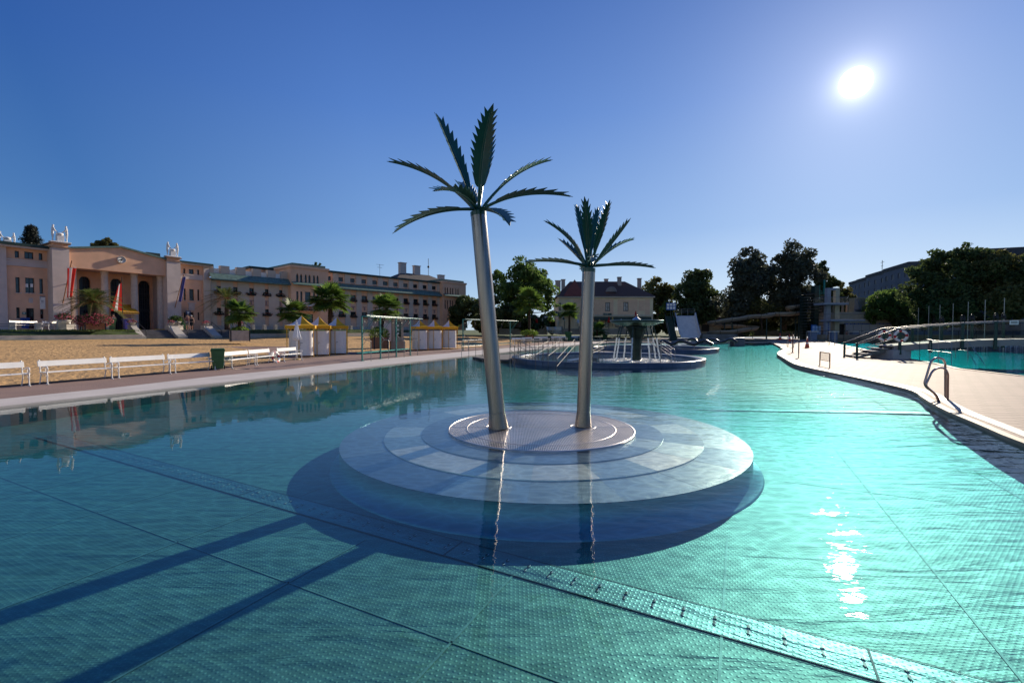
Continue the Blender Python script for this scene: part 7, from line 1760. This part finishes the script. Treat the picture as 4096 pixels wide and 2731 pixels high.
br = empty('footbridge', (n1.x, n1.y, 0.05), 0, 'footbridge with glass railing, green posts and steps rising over the swimming pool', 'bridge')
O = Vector((n1.x, n1.y, .05)); dirb = Vector((n4.x-n1.x, n4.y-n1.y, 0)); Lb = dirb.length; dirb.normalize(); nb = Vector((-dirb.y, dirb.x, 0))
def bz(t): return .97 + .5*math.sin(min(1.57, t/Lb*1.03))      # deck top height along the bridge
def BP(t, v, z): return dirb*t + nb*v + Vector((0,0,z))
mb = MB(); n = 30; TL = Lb*2.6; vs = []
for i in range(n+1):
    t = TL*i/n; z = bz(t)
    for (v, dz) in ((0,0),(2.4,0),(2.4,-.42),(0,-.42)): vs.append(BP(t-.3, v, z+dz-.05))
mb.add(vs, [(i*4+k, i*4+(k+1) % 4, (i+1)*4+(k+1) % 4, (i+1)*4+k) for i in range(n) for k in range(4)] + [(0,1,2,3)]); mb.build('bridge_deck', M_BCONC, br)
# steps at the near end
st_dir = Vector((f0.x - n1.x, f0.y - n1.y, 0)); st_dir.normalize()
mb = MB()
for k in range(5):
    z = .95 - .19*(k+0.2); t0 = .15 + .46*k; mb2 = [BP(-t0, 0.1, z-.07), BP(-t0-.46, 0.1, z-.07), BP(-t0-.46, 2.3, z-.07), BP(-t0, 2.3, z-.07)]
    mb.add([p for p in mb2] + [p + Vector((0,0,.07)) for p in mb2], [(0,1,2,3),(4,7,6,5),(0,4,5,1),(1,5,6,2),(2,6,7,3),(3,7,4,0)])
mb.build('steps', M_BCONC, br)
mb = MB()
for v in (.35, 1.95): mb.add([BP(-.1,v,.55),BP(-.1,v,.90),BP(-2.5,v,.06),BP(-2.5,v,-.0),BP(-2.2,v,0),BP(-.1,v+.12,.55),BP(-.1,v+.12,.90),BP(-2.5,v+.12,.06),BP(-2.5,v+.12,0),BP(-2.2,v+.12,0)], [(0,1,2,3,4),(9,8,7,6,5),(0,5,6,1),(1,6,7,2),(2,7,8,3),(4,9,5,0)])
mb.build('stringer', M_DKSTEEL, br)
mb = MB(); mb.box(-.5, .75, -.1, 1.9, -.04, .62); mb.build('abutment', mat('grey_white_block', (.40,.38,.37), .7), br, bevel=.03)
sp_ = Lb/3; 
for v, nm in ((-.06, 'near'), (2.46, 'far')):
    for k in range(9):
        t = k*sp_; z = bz(t); mb = MB(); M = Matrix.Translation(BP(t, v, 0)) @ Matrix.Rotation(math.atan2(dirb.y, dirb.x), 4, 'Z'); mb.box(-.075, .075, -.05, .05, z-.62, z+1.12, 0, M); mb.box(-.09,.09,-.06,.06,z-.66,z-.58,0,M); mb.build('railing_post', M_BG, br)
        if v < 0 and k > 0 or v > 0 and 0 < k < 5:
            pts_ = [(-.10,0,z+1.12),(-.12,0,z+1.45),(-.05,0,z+1.68),(.05,0,z+1.68),(.12,0,z+1.45),(.10,0,z+1.12)] if k > 1 else None
            if pts_: mb = MB(); mb.tube(bend(pts_, .06), .028, 6, M=M); mb.lathe([(.001,0),(.07,.0),(.085,.12),(.06,.26),(.001,.27)], 12, (0,0,z+1.30), M=M); mb.build('lamp', M_BLACK, br)
    pr = [BP(TL*i/30, v, bz(TL*i/30)+1.15) for i in range(31)]; mb = MB(); mb.tube([BP(-2.45,v,1.05), BP(-.1,v,bz(0)+1.15)] + pr, .035, 8); mb.tube([p - Vector((0,0,.08)) for p in pr], .02, 6)
    mb.tube([BP(-2.45,v,.55), BP(-.1,v,bz(0)+.55)], .02, 6); mb.build('top_rail', M_RAIL, br)
    mb = MB(); M = Matrix.Translation(BP(-2.45, v, 0)) @ Matrix.Rotation(math.atan2(dirb.y, dirb.x), 4, 'Z'); mb.box(-.06,.06,-.05,.05,-.02,1.1,0,M); mb.build('railing_post', M_BG, br)
    for k in range(8):
        t0, t1_ = k*sp_+.10, (k+1)*sp_-.10; mb = MB(); a, b = BP(t0,v,0), BP(t1_,v,0); za, zb_ = bz(t0), bz(t1_)
        mb.add([a+Vector((0,0,za+.06)), b+Vector((0,0,zb_+.06)), b+Vector((0,0,zb_+.98)), a+Vector((0,0,za+.98))], [(0,1,2,3)]); mb.build('glass_pane', M_CG, br)
mb = MB(); t = 2.75*sp_*1.28; a = BP(t, -.10, bz(t)+.92); M = Matrix.Translation(a) @ Matrix.Rotation(math.atan2(dirb.y, dirb.x), 4, 'Z'); mb.box(-.22,.22,-.02,.0,-.02,.26,0,M); mb.box(-.16,.16,-.025,-.021,.05,.09,1,M); mb.box(-.16,.16,-.025,-.021,.14,.18,1,M); mb.build('notice_plate', [M_WHITE, M_FRAME], br)
p1_ = O + BP(0, -.20, bz(0)+.62); life_ring(p1_, (0,0,math.atan2(dirb.y,dirb.x)), 'red and white life ring on the near post atop the bridge steps', .33, 'life rings on the footbridge')
p2_ = O + BP(.0, 2.35, bz(0)+.60); life_ring(p2_, (0,0,math.atan2(dirb.y,dirb.x)), 'red and white life ring on the far railing post, seen through the glass', .33, 'life rings on the footbridge')
# pool steps rails under the bridge
handrail('double steel handrail on the swimming pool edge below the footbridge', [[G(8,1070,1120,-.0),V(8,1072,955,30.2),V(8,1140,935,28.8),V(8,1355,962,26.0),G(8,1358,1168,.05)],[V(8,1165,1130,28.5),V(8,1165,955,28.5)],[V(8,1240,1150,28),V(8,1240,955,28)],[V(8,1145,1032,28.8),V(8,1355,1055,26.0)]], group='swimming pool handrails')
handrail('steel handrail descending into the swimming pool at the right', [[V(8,1395,1100,29),V(8,1395,945,29),V(8,1500,945,28.3),V(8,1660,1165,26.5)],[V(8,1503,1135,28.2),V(8,1503,945,28.2)],[V(8,1420,1030,28.8),V(8,1500,1035,28.2),V(8,1580,1165,27.2)]], group='swimming pool handrails')
# ------------------------------------------------------------ ladders, rack, cones, small things on the deck
def ladder(r, pts_a, pts_b, D, label, m=M_BROWNRAIL, rad=.026, group='pool ladders'):
    segs = []
    for pts_, dd in ((pts_a, 0), (pts_b, .45)):
        n = len(pts_); segs.append([V(r, p[0], p[1], D(i/(n-1)) + dd*0) if not isinstance(p, Vector) else p for i, p in enumerate(pts_)])
    return handrail(label, segs, m, rad, group, 'pool ladder', kname='pool_ladder')
la = [(1705,568),(1680,520),(1625,480),(1598,445),(1650,270),(1690,242),(1740,255),(1758,290),(1758,545)]
lb2 = [(1712,572),(1690,525),(1640,485),(1608,455),(1660,345),(1705,320),(1755,325),(1778,365),(1775,565)]
segA = [V(9,*p,12.85) for p in la]; segB = [V(9,*p,12.55) for p in lb2]
for i, p in enumerate(segA): 
    if i in (7,8): segA[i] = V(9, *la[i], 13.4)
g1_ = G(9,1705,568,.05); segA[0] = g1_; segA[-1] = G(9,1758,545,.05); segB[0] = G(9,1712,574,.05); segB[-1] = G(9,1776,566,.05)
handrail('large bent steel pool ladder rails on the right bank, nearest to the camera', [segA, segB], M_BROWNRAIL, .028, 'pool ladders', 'pool ladder', kname='pool_ladder')
def small_ladder(x, y, h, w_, label, rz):
    rt = empty('pool_ladder', (x, y, .05), rz, label, 'pool ladder', 'pool ladders')
    for s in (-1,1): mb = MB(); mb.tube(bend([(s*w_,-.05,-.5),(s*w_,-.02,0),(s*w_,-.35,.45),(s*w_,-.1,h),(s*w_,.25,h),(s*w_,.35,0)], .18), .025, 7); mb.build('ladder_rail', M_RAIL, rt)
small_ladder(31.6, 51.6, 1.35, .28, 'pool ladder at the inner tip of the tiled deck, behind the orange cone', R_(-20))
small_ladder(55.5, 85, 1.7, .35, 'distant pool ladder left of the diving tower', R_(120)); small_ladder(43.6, 62.0, 1.7, .32, 'pool ladder on the far side of the tiled deck, right of the orange cone', R_(150))
# barrier rack
ra_, rb_ = G(9,810,303,.05), G(9,885,320,.05); d = rb_-ra_; rt = empty('barrier_rack', ra_, math.atan2(d.y,d.x), 'small brown metal barrier with vertical bars standing at the pool edge', 'barrier'); Lr = d.length
hgt2 = V(9,810,202,ra_.y).z-.05
mb = MB(); mb.tube(bend([(0,0,0),(0,0,hgt2),(Lr,0,hgt2),(Lr,0,0)], .06), .028, 8); mb.tube([(0,0,.32),(Lr,0,.32)], .02, 6)
for k in range(1,12): mb.tube([(Lr*k/12,0,.32),(Lr*k/12,0,hgt2)], .009, 5)
mb.build('barrier_frame', mat('rusty_brown_steel', (.22,.10,.07), .5, .5, .2, 10), rt)
# starting slab sign (tall thin) and post
pp = G(9,650,248,.05); rt = empty('standing_board', pp, R_(60), 'narrow grey metal board on short legs at the rounded deck edge', 'board'); mb = MB(); mb.box(-.28,.28,-.03,.03,.30,1.35); mb.build('panel', mat('grey_board', (.20,.17,.15), .5, .4), rt, bevel=.02)
mb = MB(); mb.box(-.26,-.20,-.02,.02,0,.30); mb.box(.20,.26,-.02,.02,0,.30); mb.build('legs', M_FRAME, rt)
pp = G(22,1272,615,.05); mb = MB(); mb.tube([(0,0,0),(0,0,1.55)], .05, 10); mb.lathe([(.001,1.55),(.065,1.55),(.065,1.62),(.001,1.64)], 10); mb.lathe([(.001,.0),(.13,.0),(.13,.03),(.001,.03)], 14); o = mb.build('thin_post', mat('rusty_brown_steel', (.22,.10,.07), .5), None, pp); tag(o, 'thin brown post at the rounded tip of the tiled deck', 'post')
def cone(p, h, label):
    rt = empty('traffic_cone', p, R_(20), label, 'traffic cone', 'orange traffic cones'); mo = mat('orange_plastic', (.65,.10,.04), .5, 0, .05)
    mb = MB(); mb.cbox((0,0,.02), (h*.55,h*.55,.04)); mb.build('base', mo, rt)
    mb = MB(); mb.lathe([(h*.20,.04),(h*.135,h*.40)], 20); mb.lathe([(h*.135,h*.40),(h*.10,h*.55)], 20, mi=1); mb.lathe([(h*.10,h*.55),(h*.03,h),(.001,h)], 20); mb.build('cone_body', [mo, M_WHITE], rt)
cone(G(22,1545,525,.05), 1.15, 'nearest orange traffic cone standing on the tiled deck'); cone(G(22,1212,405,.05), 1.3, 'orange traffic cone just behind the pool ladder at the deck tip'); cone(G(22,1035,373,.05), 1.4, 'farthest orange traffic cone near the slides')
# starting blocks and the dark structures along the far pool edge
for i, x in enumerate((1702,1915,2135,2300)):
    p = V(7, x, 1135, 92.5); rt = empty('starting_block', (p.x, p.y, .05), 0, ['starting block left of the diving tower', 'starting block under the diving tower', 'starting block before the grey panels', 'starting block seen through the bridge railing'][i], 'starting block', 'starting blocks at the far pool edge'); mb = MB(); mb.box(-.6,.6,-.4,.6,0,1.6); mb.box(-.8,.8,-.6,.7,1.601,1.75,1); mb.build('block', [mat('blue_grey_block2', (.16,.19,.28), .7), M_WHITE], rt)
# park fence and tree-shaded yard behind the slides
mb = MB(); a, b = V(7, 650, 1085, 108), V(7, 1650, 1085, 108); rt = empty('park_fence', (a.x, a.y, 0), 0, 'dark low rail fence between the tall trees behind the tube slide', 'fence')
for z in (.55,1.05,1.5): mb.tube([(0,0,z),(b.x-a.x,0,z)], .06, 5)
k = 0.0
while k < b.x-a.x: mb.tube([(k,0,0),(k,0,1.6)], .07, 5); k += 3.2
mb.build('rails', M_FRAME, rt)
mb = MB(); a, b = V(7, 500, 1000, 135), V(7, 1700, 1000, 135); mb.box(a.x, b.x, 135, 135.4, 0, 3.0); o = mb.build('yard_wall', mat('tan_yard_wall', (.20,.14,.09), .9, 0, .2, .4)); tag(o, 'tan wall behind the trees of the park, seen under the tube slide', 'wall')
# slender fence poles in front of the grove
for i, (x, yt) in enumerate(((1062,650),(1155,635),(1255,625),(1373,612),(1508,596),(1660,580),(1832,562))):
    D = 70-4.2*i; a = V(8, x, yt, D); mb = MB(); h = a.z; mb.tube([(0,0,0),(0,0,h)], .035, 6); o = mb.build('net_pole', M_RAIL, None, (a.x, a.y, 0)); tag(o, 'slender tall net pole in front of the dark grove, %s from the left' % ['first','second','third','fourth','fifth','sixth','seventh'][i], 'pole', 'slender net poles')
# pool side fence behind
fa, fb = Vector((62,93.5,0)), Vector((128,70,0)); rt = empty('pool_fence', fa, math.atan2(fb.y-fa.y, fb.x-fa.x), 'dark mesh fence with pale cap along the far side of the swimming pool', 'fence'); L = (fb-fa).length
mb = MB(); k = 0.0
while k < L: mb.tube([(k,0,0),(k,0,1.9)], .05, 5); k += 2.6
mb.tube([(0,0,1.9),(L,0,1.9)], .05, 6); mb.tube([(0,0,.3),(L,0,.3)], .04, 6); mb.build('fence_frame', M_FRAME, rt)
mb = MB(); mb.box(0, L, .3, .5, .0, 1.1); mb.build('fence_plinth', mat('grey_brown_plinth', (.22,.18,.14), .9, 0, .2, 1), rt)
for i, (x, y) in enumerate(((1850,905),(1960,900),(1610,905),(1250,915))):
    p = V(8, x, y, 62); rt = empty('sun_lounger', (p.x, p.y, .05), R_(20+30*i), 'white lounger seen through the bridge glass, %s' % ['second from right', 'rightmost', 'middle', 'leftmost near the life rings'][i], 'sun lounger', 'loungers beyond the footbridge'); mb = MB(); mb.box(-.95,.5,-.32,.32,.32,.38); mb.build('bed', M_WHITE, rt); mb = MB(); mb.add([(.5,-.32,.36),(.5,.32,.36),(1.1,.32,.75),(1.1,-.32,.75)], [(0,1,2,3)]); mb.build('backrest', M_WHITE, rt); mb = MB(); [mb.box(x_-.03,x_+.03,y_-.03,y_+.03,0,.33) for x_ in (-.8,.4) for y_ in (-.28,.28)]; mb.build('legs', M_WHITE, rt)
# water line floats
mb = MB(); q = random.Random(8)
la_ = empty('lane_rope', (62,66,0), 0, 'lane rope with white floats across the swimming pool', 'lane rope')
mb = MB()
for k in range(70): mb.sphere((k*.62-6, k*-.12, .02), .11, 6)
o = mb.build('floats', M_WHITE, la_); o['kind'] = 'stuff'

# ------------------------------------------------------------ people
def person(loc, rz, H, pose, shirt, pants, hair, label, sl=True, shorts=True, seed=0, dress=False):
    rt = empty('person', loc, rz, label, 'person'); n, e = human(H, pose); skin_body(n, e, 'body', M_SKIN, rt, 1); s = H/1.75
    def sub(ids, ed, f, nm, m):
        nn = [(n[i][0], n[i][1], n[i][2], (n[i][3][0]*f, n[i][3][1]*f) if isinstance(n[i][3], tuple) else n[i][3]*f) for i in ids]; mp = {i: k for k, i in enumerate(ids)}; skin_body(nn, [(mp[a], mp[b]) for a, b in ed], nm, m, rt, 1)
    if shirt: sub([0,1,2,3], [(0,1),(1,2),(2,3)], 1.15, 'shirt', shirt)
    mb = MB(); hd = n[6]; mb.lathe([(.001,.105*s),(.06*s,.095*s),(.098*s,.04*s),(.10*s,-.01*s),(.09*s,-.05*s)], 14, (hd[0], hd[1]+.018*s, hd[2]-.0*s)); mb.build('hair', hair, rt)
    if pants:
        # legs follow the pelvis, hips and knees
        idx = {}
        k0 = 9
        legs = []
        for g in range(2):
            b_ = 9 + g*(4 + 3 + 1 + 5); legs.append((b_, b_+1))
        sub([0, legs[0][0], legs[0][1], legs[1][0], legs[1][1]], [(0,legs[0][0]),legs[0],(0,legs[1][0]),legs[1]], 1.18, 'shorts', pants)
    return rt
cl = lambda nme, c: mat(nme, c, .85, 0, .08, 6)
p = V(2, 2052, 1248, 53.5); person((p.x, p.y, TZ), R_(35), 1.80, {'stride': .17, 'lean': .04}, cl('grey_red_shirt', (.22,.10,.10)), cl('grey_shorts', (.18,.17,.18)), M_HAIR, 'person in dull red shirt and grey shorts walking, left one of the terrace couple')
p = V(2, 2095, 1250, 53.3); person((p.x, p.y, TZ), R_(35), 1.68, {'stride': -.16, 'lean': .02}, cl('black_dress', (.02,.02,.02)), cl('black_dress', (.02,.02,.02)), M_GREYHAIR, 'person with white hair in black clothes, right one of the terrace couple')
p = V(2, 1245, 1225, 50.8); person((p.x, p.y, TZ), R_(10), 1.75, {'lean': .02, 'arm1': ((.28,-.05,1.25),(.20,-.22,1.40))}, cl('white_shirt', (.65,.63,.6)), cl('black_trousers', (.03,.03,.03)), M_HAIR, 'person in white shirt and dark trousers standing under the yellow awning')
p = V(7, 2058, 1095, 99); person((p.x, p.y, .1), R_(-20), 1.78, {'lean': .03, 'arm1': ((.34,.05,1.18),(.20,-.08,1.0)), 'arm-1': ((-.34,.05,1.18),(-.20,-.08,1.0))}, None, cl('dark_trunks', (.03,.03,.04)), M_HAIR, 'bare chested person standing hands on hips by the dark doorway behind the pool')
p = V(20, 1400, 365, 98); person((p.x, p.y, .75), R_(40), 1.72, {'stride': .1, 'lean': .1}, cl('dark_shirt', (.04,.04,.05)), cl('dark_shorts', (.05,.05,.06)), M_HAIR, 'person in dark clothes standing beside the distant green bin before the cafe')
p = V(7, 1805, 1105, 98); person((p.x, p.y, .1), R_(0), 1.85, {'lean': .05}, cl('striped_shirt', (.35,.35,.38)), cl('dark_shorts', (.05,.05,.06)), M_GREYHAIR, 'person in a pale striped top standing between the slide tower and the diving tower')
# round table shelter with white top right of the fountain
p = V(20, 2010, 360, 88); rt = empty('round_shelter', (p.x, p.y, .4), 0, 'small curved white shelter roof on a post right of the fountain dish', 'shelter'); mb = MB(); mb.lathe([(.001,3.55),(1.2,3.45),(2.2,3.1),(2.3,2.95),(2.1,2.95),(1.1,3.3),(.001,3.4)], 24); mb.build('roof', M_CREAM, rt); mb = MB(); mb.tube([(0,0,0),(0,0,3.4)], .07, 8); mb.build('post', M_FRAME, rt); mb = MB(); mb.lathe([(.001,.72),(1.3,.72),(1.3,.78),(.001,.78)], 20); mb.build('table_top', M_WHITE, rt)
# notice board behind the weather pillar, drain cover on the path
p = V(23, 950, 905, 46.5); rt = empty('notice_board', (p.x, p.y, .6), R_(20), 'pale blank notice board standing on the sand behind the shower rack', 'notice board'); mb = MB(); mb.box(-1.15,1.15,-.05,.05,.3,1.95+.2); mb.build('panel', mat('pale_board', (.50,.48,.48), .5), rt); mb = MB(); mb.box(-1.2,-1.1,-.08,.08,-.5,2.3); mb.box(1.1,1.2,-.08,.08,-.5,2.3); mb.build('posts', M_FRAME, rt)
g = G(4, 1825, 425, .055); mb = MB(); mb.lathe([(.001,0),(.36,0),(.36,.004)], 24, M=Matrix.Translation((g.x,g.y,.056))); o = mb.build('manhole_cover', mat('manhole_iron', (.30,.22,.17), .6, .3)); tag(o, 'round manhole cover in the brown path before the benches', 'manhole cover')
